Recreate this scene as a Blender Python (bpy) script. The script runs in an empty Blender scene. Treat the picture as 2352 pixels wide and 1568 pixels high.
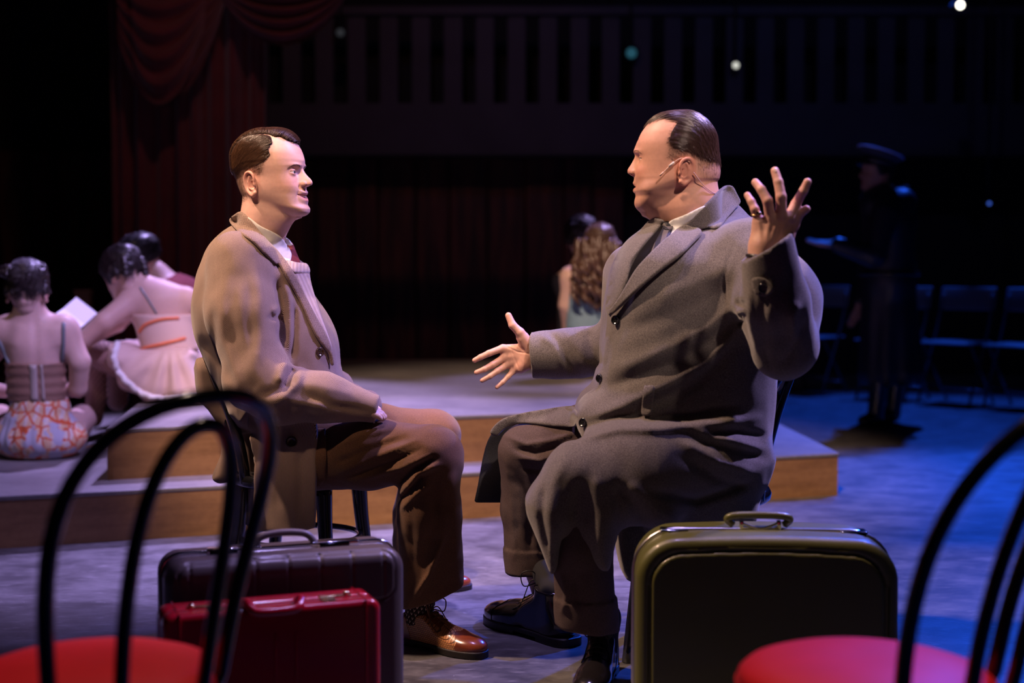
import bpy, bmesh, math, random
import numpy as np
from mathutils import Vector, Matrix
from mathutils.bvhtree import BVHTree
from mathutils.geometry import delaunay_2d_cdt

random.seed(7)
RNG = np.random.default_rng(7)
SC = bpy.context.scene
COL = SC.collection

# ------------------------------------------------------------------ camera
FPX = 3267.0                       # focal length in pixels of a 2352 px wide frame (50 mm)
PITCH = math.atan((784 - 610) / FPX)
EYE = Vector((0.0, 0.0, 1.0))
cam_data = bpy.data.cameras.new('camera')
cam = bpy.data.objects.new('camera', cam_data)
COL.objects.link(cam)
cam.location = EYE
cam.rotation_euler = (math.pi / 2 - PITCH, 0, 0)
cam_data.sensor_width = 36.0
cam_data.lens = 36.0 * FPX / 2352.0
cam_data.clip_end = 100
cam_data.dof.use_dof = True
cam_data.dof.focus_distance = 3.74
cam_data.dof.aperture_fstop = 1.9
cam_data.dof.aperture_blades = 9
SC.camera = cam

# ------------------------------------------------------------------ world, exposure
world = bpy.data.worlds.new('dark_hall')
SC.world = world
world.use_nodes = True
world.node_tree.nodes['Background'].inputs[0].default_value = (0.25, 0.22, 0.45, 1)
world.node_tree.nodes['Background'].inputs[1].default_value = 0.006
SC.view_settings.view_transform = 'Standard'
SC.view_settings.look = 'None'
SC.view_settings.exposure = 0.0
SC.view_settings.gamma = 1.0
SC.view_settings.use_curve_mapping = False
SC.cycles.use_denoising = True
SC.cycles.max_bounces = 6
SC.cycles.sample_clamp_indirect = 4.0

# ------------------------------------------------------------------ stage lighting (spotlights hung above the stage, plus added fills for the background)
def spot(name, loc, target, colour, watts, size_deg, blend=0.25, radius=0.09):
    ld = bpy.data.lights.new(name, 'SPOT')
    ld.color = colour
    ld.energy = watts
    ld.spot_size = math.radians(size_deg)
    ld.spot_blend = blend
    ld.shadow_soft_size = radius
    o = bpy.data.objects.new(name, ld)
    o.location = loc
    d = Vector(target) - Vector(loc)
    o.rotation_euler = d.to_track_quat('-Z', 'Y').to_euler()
    COL.objects.link(o)
    return o

WARM = (1.0, 0.64, 0.45)
PINK = (1.0, 0.72, 0.62)
LAV = (0.52, 0.39, 1.0)
BLUE = (0.018, 0.11, 1.0)
spot('stage_spotlight', (-2.7, 3.4, 4.6), (0.12, 3.72, 0.78), WARM, 1250, 27, 0.35)
spot('stage_spotlight', (-1.5, 0.7, 4.6), (-0.66, 3.85, 1.02), WARM, 560, 13, 0.6)
spot('stage_spotlight', (1.7, 0.8, 4.6), (0.37, 3.5, 1.14), PINK, 680, 9.5, 0.5)
spot('stage_spotlight', (2.9, 4.3, 4.6), (-0.3, 3.7, 0.75), LAV, 1500, 31, 0.3)
spot('stage_spotlight', (-0.1, 5.6, 5.5), (-0.2, 5.35, 0.0), LAV, 1800, 32, 0.5)
spot('stage_spotlight', (0.25, 3.5, 5.6), (0.15, 3.35, 0.0), LAV, 420, 23, 0.4)
spot('stage_spotlight', (-0.1, 3.1, 5.6), (-0.66, 2.02, 0.4), PINK, 420, 10, 0.5)
spot('stage_spotlight', (0.1, 3.1, 5.6), (0.62, 2.02, 0.4), WARM, 680, 10, 0.5)
spot('stage_spotlight', (4.2, 9.4, 5.6), (2.15, 5.2, 0.0), BLUE, 3700, 42, 0.5)
spot('stage_spotlight', (-0.6, 0.9, 5.5), (0.1, 6.3, 0.2), WARM, 2500, 29, 0.5)
spot('stage_spotlight', (-0.9, 8.8, 5.4), (-1.6, 6.3, 0.5), LAV, 2300, 36, 0.5)
spot('stage_spotlight', (-2.0, 1.6, 5.2), (-1.75, 6.3, 0.65), PINK, 170, 15, 0.5)
spot('stage_spotlight', (1.2, 2.6, 5.3), (-1.8, 6.2, 0.6), LAV, 1700, 15, 0.5)
spot('stage_spotlight', (2.4, 9.4, 5.2), (0.5, 7.75, 0.8), LAV, 1300, 16, 0.5)
spot('stage_spotlight', (3.5, 11.9, 5.4), (2.75, 9.4, 0.8), BLUE, 1500, 46, 0.5)
spot('stage_spotlight', (-0.6, 6.2, 5.8), (-1.4, 12.0, 1.2), (1.0, 0.40, 0.36), 85, 62, 0.8)  # added dim red fill to keep the curtain and back boards visible
spot('stage_spotlight', (2.0, 7.5, 5.8), (1.6, 12.4, 2.4), (0.30, 0.34, 1.0), 60, 70, 0.8)  # added faint blue fill for the balcony

# ------------------------------------------------------------------ small helpers
_cp, _sp = math.cos(PITCH), math.sin(PITCH)
def at(px, py, Y):
    """the point of the place that the photograph shows at pixel (px, py), at depth Y"""
    u, v = (px - 1176) / FPX, (784 - py) / FPX
    d = np.array((u, _cp + _sp * v, -_sp + _cp * v))
    t = Y / d[1]
    return np.array((0.0, 0.0, 1.0)) + d * t

def on_floor(px, py, z=0.0):
    u, v = (px - 1176) / FPX, (784 - py) / FPX
    d = np.array((u, _cp + _sp * v, -_sp + _cp * v))
    t = (z - 1.0) / d[2]
    return np.array((0.0, 0.0, 1.0)) + d * t

def to_px(P):
    x, y, z = P[:, 0], P[:, 1], P[:, 2] - 1.0
    fw = y * _cp - z * _sp
    up = y * _sp + z * _cp
    return np.stack((1176 + FPX * x / fw, 784 - FPX * up / fw), 1)

def tag(o, label=None, cat=None, group=None, kind=None):
    if label: o['label'] = label
    if cat: o['category'] = cat
    if group: o['group'] = group
    if kind: o['kind'] = kind
    return o

def thing(name, label, cat, loc=(0, 0, 0), rz=0.0, group=None):
    o = bpy.data.objects.new(name, None)
    o.empty_display_size = 0.05
    COL.objects.link(o)
    o.location = loc
    o.rotation_euler = (0, 0, rz)
    return tag(o, label, cat, group)

def new_mesh(name, V, faces, uv=None, col=None, smooth=True):
    """V (n,3); faces: list of (m,k) int arrays; uv: (loops,2); col: (n,3)"""
    me = bpy.data.meshes.new(name)
    V = np.asarray(V, np.float32)
    faces = [np.asarray(f, np.int32) for f in faces if len(f)]
    nl = sum(f.size for f in faces)
    npoly = sum(len(f) for f in faces)
    me.vertices.add(len(V))
    me.vertices.foreach_set('co', V.ravel())
    me.loops.add(nl)
    me.loops.foreach_set('vertex_index', np.concatenate([f.ravel() for f in faces]))
    me.polygons.add(npoly)
    tot = np.concatenate([np.full(len(f), f.shape[1], np.int32) for f in faces])
    start = np.concatenate(([0], np.cumsum(tot)[:-1])).astype(np.int32)
    me.polygons.foreach_set('loop_start', start)
    me.polygons.foreach_set('use_smooth', np.full(npoly, smooth))
    me.update(calc_edges=True)
    if uv is not None:
        ul = me.uv_layers.new(name='cloth')
        ul.data.foreach_set('uv', np.asarray(uv, np.float32).ravel())
    if col is not None:
        ca = me.color_attributes.new('tint', 'FLOAT_COLOR', 'POINT')
        c4 = np.ones((len(V), 4), np.float32)
        c4[:, :3] = col
        ca.data.foreach_set('color', c4.ravel())
    me.validate()
    return me

def add_obj(name, me, mat=None, parent=None):
    o = bpy.data.objects.new(name, me)
    COL.objects.link(o)
    if mat is not None:
        me.materials.append(mat)
    if parent is not None:
        o.parent = parent
    return o

def root_of(o):
    m = Matrix.Identity(4)
    c = o
    while c is not None:
        m = Matrix.LocRotScale(c.location, c.rotation_euler, c.scale) @ m
        c = c.parent
    return m

def add_world(name, V, faces, mat, parent=None, uv=None, col=None, smooth=True):
    """mesh given in world coordinates, hung under PARENT"""
    V = np.asarray(V, np.float64)
    if parent is not None:
        mi = np.array(root_of(parent).inverted())
        V = V @ mi[:3, :3].T + mi[:3, 3]
    return add_obj(name, new_mesh(name, V, faces, uv, col, smooth), mat, parent)

def bm_obj(name, bm, mat, parent=None, smooth=False, bevel=0.0, seg=2, world=False):
    me = bpy.data.meshes.new(name)
    if world and parent is not None:
        bm.transform(root_of(parent).inverted())
    bmesh.ops.recalc_face_normals(bm, faces=bm.faces)
    if bevel:
        ed = [e for e in bm.edges if len(e.link_faces) == 2 and e.calc_face_angle(0) > 0.6]
        bmesh.ops.bevel(bm, geom=ed, offset=bevel, segments=seg, affect='EDGES', profile=0.6)
    for f in bm.faces: f.smooth = smooth
    bm.to_mesh(me)
    bm.free()
    return add_obj(name, me, mat, parent)

def box(bm, lo, hi, M=None):
    r = bmesh.ops.create_cube(bm, size=1.0)
    lo, hi = Vector(lo), Vector(hi)
    for v in r['verts']:
        v.co = Vector([lo[i] + (v.co[i] + 0.5) * (hi[i] - lo[i]) for i in range(3)])
        if M is not None: v.co = M @ v.co
    return r['verts']

def smooth_path(pts, n=8, closed=False):
    P = np.asarray(pts, float)
    m = len(P)
    out = []
    rng = range(m if closed else m - 1)
    for i in rng:
        p0 = P[(i - 1) % m] if (closed or i > 0) else 2 * P[0] - P[1]
        p1, p2 = P[i], P[(i + 1) % m]
        p3 = P[(i + 2) % m] if (closed or i + 2 < m) else 2 * P[-1] - P[-2]
        for k in range(n):
            t = k / n
            out.append(0.5 * ((2 * p1) + (p2 - p0) * t + (2 * p0 - 5 * p1 + 4 * p2 - p3) * t * t + (3 * p1 - p0 - 3 * p2 + p3) * t ** 3))
    if not closed: out.append(P[-1])
    return np.array(out)

def tube_arrays(path, rad, sides=8, cap=True, closed=False, flat=None):
    """tube along PATH (n,3); RAD scalar or (n,); flat=(normal, ratio) squashes the section along normal"""
    P = np.asarray(path, float)
    n = len(P)
    R = np.full(n, rad) if np.isscalar(rad) else np.asarray(rad, float)
    if closed:
        T = np.roll(P, -1, 0) - np.roll(P, 1, 0)
    else:
        T = np.gradient(P, axis=0)
    T /= np.linalg.norm(T, axis=1)[:, None] + 1e-12
    ref = np.array((0, 0, 1.0)) if abs(T[0][2]) < 0.9 else np.array((1.0, 0, 0))
    N = np.zeros_like(P)
    a = np.cross(T[0], ref); a /= np.linalg.norm(a)
    N[0] = a
    for i in range(1, n):
        a = N[i - 1] - T[i] * np.dot(N[i - 1], T[i])
        N[i] = a / (np.linalg.norm(a) + 1e-12)
    B = np.cross(T, N)
    ang = np.arange(sides) * 2 * math.pi / sides
    ring = P[:, None] + R[:, None, None] * (np.cos(ang)[None, :, None] * N[:, None] + np.sin(ang)[None, :, None] * B[:, None])
    V = ring.reshape(-1, 3)
    q = []
    for i in range(n if closed else n - 1):
        j = (i + 1) % n
        for k in range(sides):
            l = (k + 1) % sides
            q.append((i * sides + k, i * sides + l, j * sides + l, j * sides + k))
    t = []
    if cap and not closed:
        V = np.vstack((V, P[0] - T[0] * R[0] * 0.4, P[-1] + T[-1] * R[-1] * 0.4))
        c0, c1 = len(V) - 2, len(V) - 1
        for k in range(sides):
            l = (k + 1) % sides
            t.append((c0, l, k))
            t.append((c1, (n - 1) * sides + k, (n - 1) * sides + l))
    return V, q, t

def tube_obj(name, path, rad, mat, parent=None, sides=8, closed=False, world=True):
    V, q, t = tube_arrays(path, rad, sides, True, closed)
    fs = [q] + ([t] if t else [])
    if world: return add_world(name, V, fs, mat, parent)
    return add_obj(name, new_mesh(name, V, fs), mat, parent)

def tubes_obj(name, paths, rad, mat, parent=None, sides=6):
    Vs, qs, ts, off = [], [], [], 0
    for i, p in enumerate(paths):
        V, q, t = tube_arrays(p, rad if np.isscalar(rad) else rad[i], sides)
        Vs.append(V); qs += [tuple(a + off for a in f) for f in q]; ts += [tuple(a + off for a in f) for f in t]
        off += len(V)
    return add_world(name, np.vstack(Vs), [qs, ts], mat, parent)

# ------------------------------------------------------------------ implicit surfaces -> meshes (surface nets)
def cap(a, b, ra, rb=None):
    a, b = np.asarray(a, float), np.asarray(b, float)
    rb = ra if rb is None else rb
    ab = b - a; L2 = ab @ ab + 1e-12
    def f(P):
        h = np.clip(((P - a) @ ab) / L2, 0, 1)
        d = P - a - h[:, None] * ab
        return np.sqrt(np.einsum('ij,ij->i', d, d)) - (ra + (rb - ra) * h)
    return f

def ell(c, r, R=None):
    c, r = np.asarray(c, float), np.asarray(r, float)
    def f(P):
        q = P - c
        if R is not None: q = q @ R
        k0 = np.linalg.norm(q / r, axis=1)
        k1 = np.linalg.norm(q / (r * r), axis=1) + 1e-9
        return k0 * (k0 - 1) / k1
    return f

def smin(a, b, k):
    if k <= 0: return np.minimum(a, b)
    h = np.maximum(k - np.abs(a - b), 0) / k
    return np.minimum(a, b) - h * h * k * 0.25

def smax(a, b, k): return -smin(-a, -b, k)

def union(k, *fs):
    def f(P):
        d = fs[0](P)
        for g in fs[1:]: d = smin(d, g(P), k)
        return d
    return f

def chain(pts, rs, k=0.01):
    return union(k, *[cap(pts[i], pts[i + 1], rs[i], rs[i + 1]) for i in range(len(pts) - 1)])

def rot(ax, deg):
    return np.array(Matrix.Rotation(math.radians(deg), 3, ax))

def poly_d(poly):
    """signed distance to a closed 2D polygon"""
    V = np.asarray(poly, float); n = len(V)
    def f(p):
        d = np.full(len(p), 1e18); s = np.ones(len(p))
        j = n - 1
        for i in range(n):
            e = V[j] - V[i]; w = p - V[i]
            t = np.clip((w @ e) / (e @ e + 1e-12), 0, 1)
            b = w - t[:, None] * e
            d = np.minimum(d, np.einsum('ij,ij->i', b, b))
            c1 = p[:, 1] >= V[i, 1]; c2 = p[:, 1] < V[j, 1]; c3 = e[0] * w[:, 1] > e[1] * w[:, 0]
            flip = (c1 & c2 & c3) | (~c1 & ~c2 & ~c3)
            s[flip] *= -1
            j = i
        return s * np.sqrt(d)
    return f

def slab(poly_xz, yc, T, r):
    """silhouette in the XZ plane given real depth: half thickness T (number or f(P)) and edge rounding r"""
    pd = poly_d(poly_xz)
    def f(P):
        d2 = pd(P[:, (0, 2)])
        t = T(P) if callable(T) else T
        y0 = yc(P) if callable(yc) else yc
        qx, qy = d2 + r, np.abs(P[:, 1] - y0) - t + r
        return np.minimum(np.maximum(qx, qy), 0) + np.sqrt(np.maximum(qx, 0) ** 2 + np.maximum(qy, 0) ** 2) - r
    return f

def grad(f, P, e):
    g = np.empty_like(P)
    for i in range(3):
        d = np.zeros(3); d[i] = e
        g[:, i] = (f(P + d) - f(P - d)) / (2 * e)
    return g

def surf(f, lo, hi, h, B=6, slack=1.6, newton=2):
    """mesh of f = 0 in the box lo..hi with cells of size h"""
    lo, hi = np.asarray(lo, float), np.asarray(hi, float)
    nb = np.maximum(1, np.ceil((hi - lo) / (h * B)).astype(int))
    n = nb * B + 1
    bi = np.stack(np.meshgrid(*[np.arange(k) for k in nb], indexing='ij'), -1).reshape(-1, 3)
    cen = lo + (bi + 0.5) * B * h
    vc = f(cen)
    keep = np.abs(vc) < B * h * 0.87 * slack + h
    val = np.empty(tuple(n), np.float32)
    big = np.where(vc < 0, -1.0, 1.0).reshape(tuple(nb))
    big = np.repeat(np.repeat(np.repeat(big, B, 0), B, 1), B, 2)
    val[:-1, :-1, :-1] = big
    val[-1], val[:, -1], val[:, :, -1] = 1, 1, 1
    kb = bi[keep]
    o = np.stack(np.meshgrid(*[np.arange(B + 1)] * 3, indexing='ij'), -1).reshape(-1, 3)
    mark = np.zeros(tuple(n), bool)
    for s in range(0, len(kb), 4000):
        idx = (kb[s:s + 4000, None] * B + o[None]).reshape(-1, 3)
        mark[idx[:, 0], idx[:, 1], idx[:, 2]] = True
    I = np.argwhere(mark)
    out = np.empty(len(I), np.float32)
    for s in range(0, len(I), 250000):
        out[s:s + 250000] = f(lo + I[s:s + 250000] * h)
    val[I[:, 0], I[:, 1], I[:, 2]] = out
    val[0], val[-1] = np.maximum(val[0], 1e-4), np.maximum(val[-1], 1e-4)
    val[:, 0], val[:, -1] = np.maximum(val[:, 0], 1e-4), np.maximum(val[:, -1], 1e-4)
    val[:, :, 0], val[:, :, -1] = np.maximum(val[:, :, 0], 1e-4), np.maximum(val[:, :, -1], 1e-4)
    ins = val < 0
    c = np.zeros(tuple(n - 1), np.int8)
    for dx in (0, 1):
        for dy in (0, 1):
            for dz in (0, 1):
                c += ins[dx:n[0] - 1 + dx, dy:n[1] - 1 + dy, dz:n[2] - 1 + dz]
    A = np.argwhere((c > 0) & (c < 8))
    vid = np.full(tuple(n - 1), -1, np.int32)
    vid[A[:, 0], A[:, 1], A[:, 2]] = np.arange(len(A))
    acc = np.zeros((len(A), 3)); cnt = np.zeros(len(A))
    cor = [(dx, dy, dz) for dx in (0, 1) for dy in (0, 1) for dz in (0, 1)]
    cv = {k: val[A[:, 0] + k[0], A[:, 1] + k[1], A[:, 2] + k[2]] for k in cor}
    for k in cor:
        for ax in range(3):
            if k[ax]: continue
            k2 = list(k); k2[ax] = 1; k2 = tuple(k2)
            a, b = cv[k], cv[k2]
            m = (a < 0) != (b < 0)
            t = np.where(m, a / np.where(m, a - b, 1), 0)
            p = np.tile(np.array(k, float), (len(A), 1)); p[:, ax] += t
            acc += p * m[:, None]; cnt += m
    V = lo + (A + acc / np.maximum(cnt, 1)[:, None]) * h
    quads = []
    for ax in range(3):
        u, w = [(1, 2), (2, 0), (0, 1)][ax]
        sl0 = [slice(None)] * 3; sl1 = [slice(None)] * 3
        sl0[ax] = slice(0, n[ax] - 1); sl1[ax] = slice(1, n[ax])
        a, b = ins[tuple(sl0)], ins[tuple(sl1)]
        E = np.argwhere(a != b)
        E = E[(E[:, u] > 0) & (E[:, w] > 0) & (E[:, u] < n[u] - 1) & (E[:, w] < n[w] - 1)]
        if not len(E): continue
        inside = a[E[:, 0], E[:, 1], E[:, 2]]
        q = np.empty((len(E), 4), np.int32)
        for j, (du, dw) in enumerate(((0, 0), (-1, 0), (-1, -1), (0, -1))):
            e = E.copy(); e[:, u] += du; e[:, w] += dw
            q[:, j] = vid[e[:, 0], e[:, 1], e[:, 2]]
        q[~inside] = q[~inside][:, ::-1]
        quads.append(q)
    Q = np.vstack(quads)
    Q = Q[(Q >= 0).all(1)]
    for _ in range(newton):
        g = grad(f, V, h * 0.25)
        d = f(V) / np.maximum(np.einsum('ij,ij->i', g, g), 0.05)
        V = V - np.clip(d, -h, h)[:, None] * g
    return V, Q

def xform(V, M):
    M = np.array(M)
    return V @ M[:3, :3].T + M[:3, 3]

def vnormals(V, Q):
    n = np.cross(V[Q[:, 2]] - V[Q[:, 0]], V[Q[:, 3 % Q.shape[1]]] - V[Q[:, 1]])
    N = np.zeros_like(V)
    for k in range(Q.shape[1]): np.add.at(N, Q[:, k], n)
    return N / (np.linalg.norm(N, axis=1)[:, None] + 1e-12)

def pchip(xs, ys):
    o = np.argsort(xs); x = np.asarray(xs, float)[o]; y = np.asarray(ys, float)[o]
    h = np.diff(x); d = np.diff(y) / h
    m = np.zeros(len(x))
    for i in range(1, len(x) - 1):
        if d[i - 1] * d[i] > 0:
            w1, w2 = 2 * h[i] + h[i - 1], h[i] + 2 * h[i - 1]
            m[i] = (w1 + w2) / (w1 / d[i - 1] + w2 / d[i])
    m[0], m[-1] = d[0], d[-1]
    def f(q):
        q = np.clip(q, x[0], x[-1])
        i = np.clip(np.searchsorted(x, q) - 1, 0, len(h) - 1)
        t = (q - x[i]) / h[i]
        return ((1 + 2 * t) * (1 - t) ** 2 * y[i] + t * (1 - t) ** 2 * h[i] * m[i] + t * t * (3 - 2 * t) * y[i + 1] + t * t * (t - 1) * h[i] * m[i + 1])
    return f

def noise3(P, scale, seed=0, octs=3):
    """cheap smooth noise: sum of rotated sines"""
    r = np.random.default_rng(seed)
    out = np.zeros(len(P)); amp = 1.0; tot = 0
    for o in range(octs):
        for _ in range(4):
            v = r.normal(size=3); v *= scale * 2 ** o * (0.7 + 0.6 * r.random()) / np.linalg.norm(v)
            out += amp * np.sin(P @ v * 2 * math.pi + r.random() * 6.28)
        tot += amp * 2
        amp *= 0.55
    return out / tot

class Shape:
    """a BVH of a world-space mesh, to lay patches, buttons and seams on"""
    def __init__(self, V, Q):
        self.V, self.Q = V, Q
        self.t = BVHTree.FromPolygons([tuple(v) for v in V], [tuple(int(i) for i in q) for q in Q])
    def ray(self, px, py):
        d = Vector(at(px, py, 1.0)) - EYE
        d.normalize()
        l, n, i, dist = self.t.ray_cast(EYE, d)
        if l is None: return None, None
        if n.dot(d) > 0: n = -n
        return np.array(l), np.array(n)

def inside_poly(p, poly):
    return poly_d(poly)(p) < 0

def patch(shapes, poly, off, thick, step=5.0, curve=True, ease=0.0, fallback=None, n=5, relax=2):
    """a piece of cloth of the outline POLY (pixels of the photograph) laid on the first of SHAPES met,
    OFF above it and THICK thick; returns V, faces(list), px"""
    B = smooth_path(poly, n, closed=True) if curve else np.asarray(poly, float)
    if not curve:
        out = []
        for i in range(len(B)):
            a, b = B[i], B[(i + 1) % len(B)]
            m = max(1, int(np.linalg.norm(b - a) / step))
            out += [a + (b - a) * k / m for k in range(m)]
        B = np.array(out)
    lo, hi = B.min(0), B.max(0)
    gx, gy = np.meshgrid(np.arange(lo[0] + step / 2, hi[0], step), np.arange(lo[1] + step / 2, hi[1], step))
    G = np.stack((gx.ravel(), gy.ravel()), 1)
    dd = poly_d(B)(G)
    G = G[dd < -step * 0.45]
    pts = [Vector(p) for p in np.vstack((B, G))]
    nb = len(B)
    ed = [(i, (i + 1) % nb) for i in range(nb)]
    v2, e2, f2, *_ = delaunay_2d_cdt(pts, ed, [], 1, 1e-5)
    p2 = np.array([tuple(v) for v in v2])
    tris = np.array([tuple(f) for f in f2 if len(f) == 3], int)
    hit = np.full((len(p2), 3), np.nan); nor = np.zeros((len(p2), 3))
    for i, p in enumerate(p2):
        best = None
        for S in shapes:
            l, nn = S.ray(p[0], p[1])
            if l is not None and (best is None or l[1] < best[0][1]): best = (l, nn)
        if best is not None: hit[i], nor[i] = best
    bad = np.isnan(hit[:, 0])
    if bad.any():
        good = np.where(~bad)[0]
        for i in np.where(bad)[0]:
            if len(good):
                j = good[np.argmin(((p2[good] - p2[i]) ** 2).sum(1))]
                hit[i] = at(p2[i, 0], p2[i, 1], hit[j, 1]); nor[i] = nor[j]
            else:
                hit[i] = at(p2[i, 0], p2[i, 1], fallback); nor[i] = (0, -1, 0)
    dep = hit[:, 1].copy(); 
    nbr = [[] for _ in p2]
    for t in tris:
        for k in range(3):
            nbr[t[k]] += [t[(k + 1) % 3], t[(k + 2) % 3]]
    for _ in range(relax):
        dep = np.array([0.5 * dep[i] + 0.5 * np.mean(dep[q]) if q else dep[i] for i, q in enumerate(nbr)])
        nor = np.array([0.5 * nor[i] + 0.5 * np.mean(nor[q], 0) if q else nor[i] for i, q in enumerate(nbr)])
    nor /= np.linalg.norm(nor, axis=1)[:, None] + 1e-9
    base = np.array([at(p2[i, 0], p2[i, 1], dep[i]) for i in range(len(p2))])
    edge = -poly_d(B)(p2)
    o = off(p2) if callable(off) else off
    o = np.asarray(o) * np.ones(len(p2))
    up = o + thick * np.clip(edge / (step * 0.8), 0, 1) ** 0.5 * 0.35
    eye = np.array(EYE) - base; eye /= np.linalg.norm(eye, axis=1)[:, None]
    nor = nor * 0.35 + eye * 0.65; nor /= np.linalg.norm(nor, axis=1)[:, None]
    top = base + nor * (up + thick)[:, None]
    bot = base + nor * (o - ease)[:, None]
    V = np.vstack((top, bot)); m = len(top)
    a = p2[tris]
    ar = (a[:, 1, 0] - a[:, 0, 0]) * (a[:, 2, 1] - a[:, 0, 1]) - (a[:, 1, 1] - a[:, 0, 1]) * (a[:, 2, 0] - a[:, 0, 0])
    tris[ar > 0] = tris[ar > 0][:, ::-1]
    F = np.vstack((tris, tris[:, ::-1] + m))
    es = {}
    for t in tris:
        for k in range(3):
            x, y = t[k], t[(k + 1) % 3]
            es[(x, y)] = es.get((x, y), 0) + 1
    side = [(y, x, x + m, y + m) for (x, y) in es if (y, x) not in es]
    return V, [F, np.array(side)], np.vstack((p2, p2))

def flow_uv(F, px, ang, scale):
    """cloth coordinates for a patch: the pixel plane turned by ANG degrees, SCALE metres per pixel"""
    c, s = math.cos(math.radians(ang)), math.sin(math.radians(ang))
    uv = np.stack((px[:, 0] * c + px[:, 1] * s, -px[:, 0] * s + px[:, 1] * c), 1) * scale
    return np.vstack([uv[np.asarray(f).ravel()] for f in F])

# ------------------------------------------------------------------ materials
MATS = {}
def mat(name, base=(0.5, 0.5, 0.5), rough=0.6, metal=0.0, spec=0.5, coat=0.0, sheen=0.0, build=None, sss=0.0, noise=0.0, nscale=40, bump=0.0, bscale=200, tint=False):
    if name in MATS: return MATS[name]
    m = bpy.data.materials.new(name)
    m.use_nodes = True
    nt = m.node_tree; N = nt.nodes; L = nt.links
    b = N['Principled BSDF']
    b.inputs['Base Color'].default_value = (*base, 1)
    b.inputs['Roughness'].default_value = rough
    b.inputs['Metallic'].default_value = metal
    b.inputs['Specular IOR Level'].default_value = spec
    b.inputs['Coat Weight'].default_value = coat
    b.inputs['Coat Roughness'].default_value = 0.1
    if sheen:
        b.inputs['Sheen Weight'].default_value = sheen
        b.inputs['Sheen Roughness'].default_value = 0.5
    if sss:
        b.inputs['Subsurface Weight'].default_value = sss
        b.inputs['Subsurface Radius'].default_value = (1.0, 0.35, 0.2)
        b.inputs['Subsurface Scale'].default_value = 0.006
    tc = N.new('ShaderNodeTexCoord')
    src = None
    if tint:
        a = N.new('ShaderNodeAttribute'); a.attribute_name = 'tint'
        src = a.outputs['Color']
    if noise:
        n = N.new('ShaderNodeTexNoise'); n.inputs['Scale'].default_value = nscale; n.inputs['Detail'].default_value = 5
        L.new(tc.outputs['Object'], n.inputs['Vector'])
        mr = N.new('ShaderNodeMapRange')
        mr.inputs['From Min'].default_value = 0.25; mr.inputs['From Max'].default_value = 0.75
        mr.inputs['To Min'].default_value = 1 - noise; mr.inputs['To Max'].default_value = 1 + noise
        L.new(n.outputs['Fac'], mr.inputs['Value'])
        mx = N.new('ShaderNodeVectorMath'); mx.operation = 'SCALE'
        if src is None: mx.inputs[0].default_value = base
        else: L.new(src, mx.inputs[0])
        L.new(mr.outputs['Result'], mx.inputs['Scale'])
        src = mx.outputs['Vector']
    if src is not None: L.new(src, b.inputs['Base Color'])
    if bump:
        n2 = N.new('ShaderNodeTexNoise'); n2.inputs['Scale'].default_value = bscale; n2.inputs['Detail'].default_value = 3
        L.new(tc.outputs['Object'], n2.inputs['Vector'])
        bp = N.new('ShaderNodeBump'); bp.inputs['Strength'].default_value = bump; bp.inputs['Distance'].default_value = 0.002
        L.new(n2.outputs['Fac'], bp.inputs['Height'])
        L.new(bp.outputs['Normal'], b.inputs['Normal'])
    if build: build(m, nt, N, L, b, tc)
    MATS[name] = m
    return m

def mnode(N, L, op, a, b=None, c=None):
    n = N.new('ShaderNodeMath'); n.operation = op
    for i, v in enumerate((a, b, c)):
        if v is None: continue
        if isinstance(v, (int, float)): n.inputs[i].default_value = v
        else: L.new(v, n.inputs[i])
    return n.outputs[0]

def mixc(N, L, fac, c1, c2):
    n = N.new('ShaderNodeMix'); n.data_type = 'RGBA'
    for s, v in ((0, fac), (6, c1), (7, c2)):
        if isinstance(v, (int, float)): n.inputs[s].default_value = v
        elif isinstance(v, tuple): n.inputs[s].default_value = (*v, 1) if len(v) == 3 else v
        else: L.new(v, n.inputs[s])
    return n.outputs[2]

def herringbone(c1, c2, stripe=0.011, period=0.0036):
    def build(m, nt, N, L, b, tc):
        uv = N.new('ShaderNodeUVMap'); uv.uv_map = 'cloth'
        sp = N.new('ShaderNodeSeparateXYZ'); L.new(uv.outputs[0], sp.inputs[0])
        pp = mnode(N, L, 'PINGPONG', sp.outputs[0], stripe)
        s = mnode(N, L, 'ADD', sp.outputs[1], mnode(N, L, 'MULTIPLY', pp, 1.15))
        fr = mnode(N, L, 'FRACT', mnode(N, L, 'DIVIDE', s, period))
        tri = mnode(N, L, 'PINGPONG', fr, 0.5)
        ln = N.new('ShaderNodeMapRange'); L.new(tri, ln.inputs['Value'])
        ln.inputs['From Min'].default_value = 0.17; ln.inputs['From Max'].default_value = 0.31
        n = N.new('ShaderNodeTexNoise'); n.inputs['Scale'].default_value = 650; n.inputs['Detail'].default_value = 3
        L.new(tc.outputs['Object'], n.inputs['Vector'])
        f = mnode(N, L, 'ADD', mnode(N, L, 'MULTIPLY', ln.outputs[0], 0.7), mnode(N, L, 'MULTIPLY', n.outputs['Fac'], 0.42))
        f = mnode(N, L, 'SUBTRACT', f, 0.06)
        L.new(mixc(N, L, f, c1, c2), b.inputs['Base Color'])
        bp = N.new('ShaderNodeBump'); bp.inputs['Strength'].default_value = 0.25; bp.inputs['Distance'].default_value = 0.001
        L.new(ln.outputs[0], bp.inputs['Height']); L.new(bp.outputs['Normal'], b.inputs['Normal'])
    return build

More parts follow.
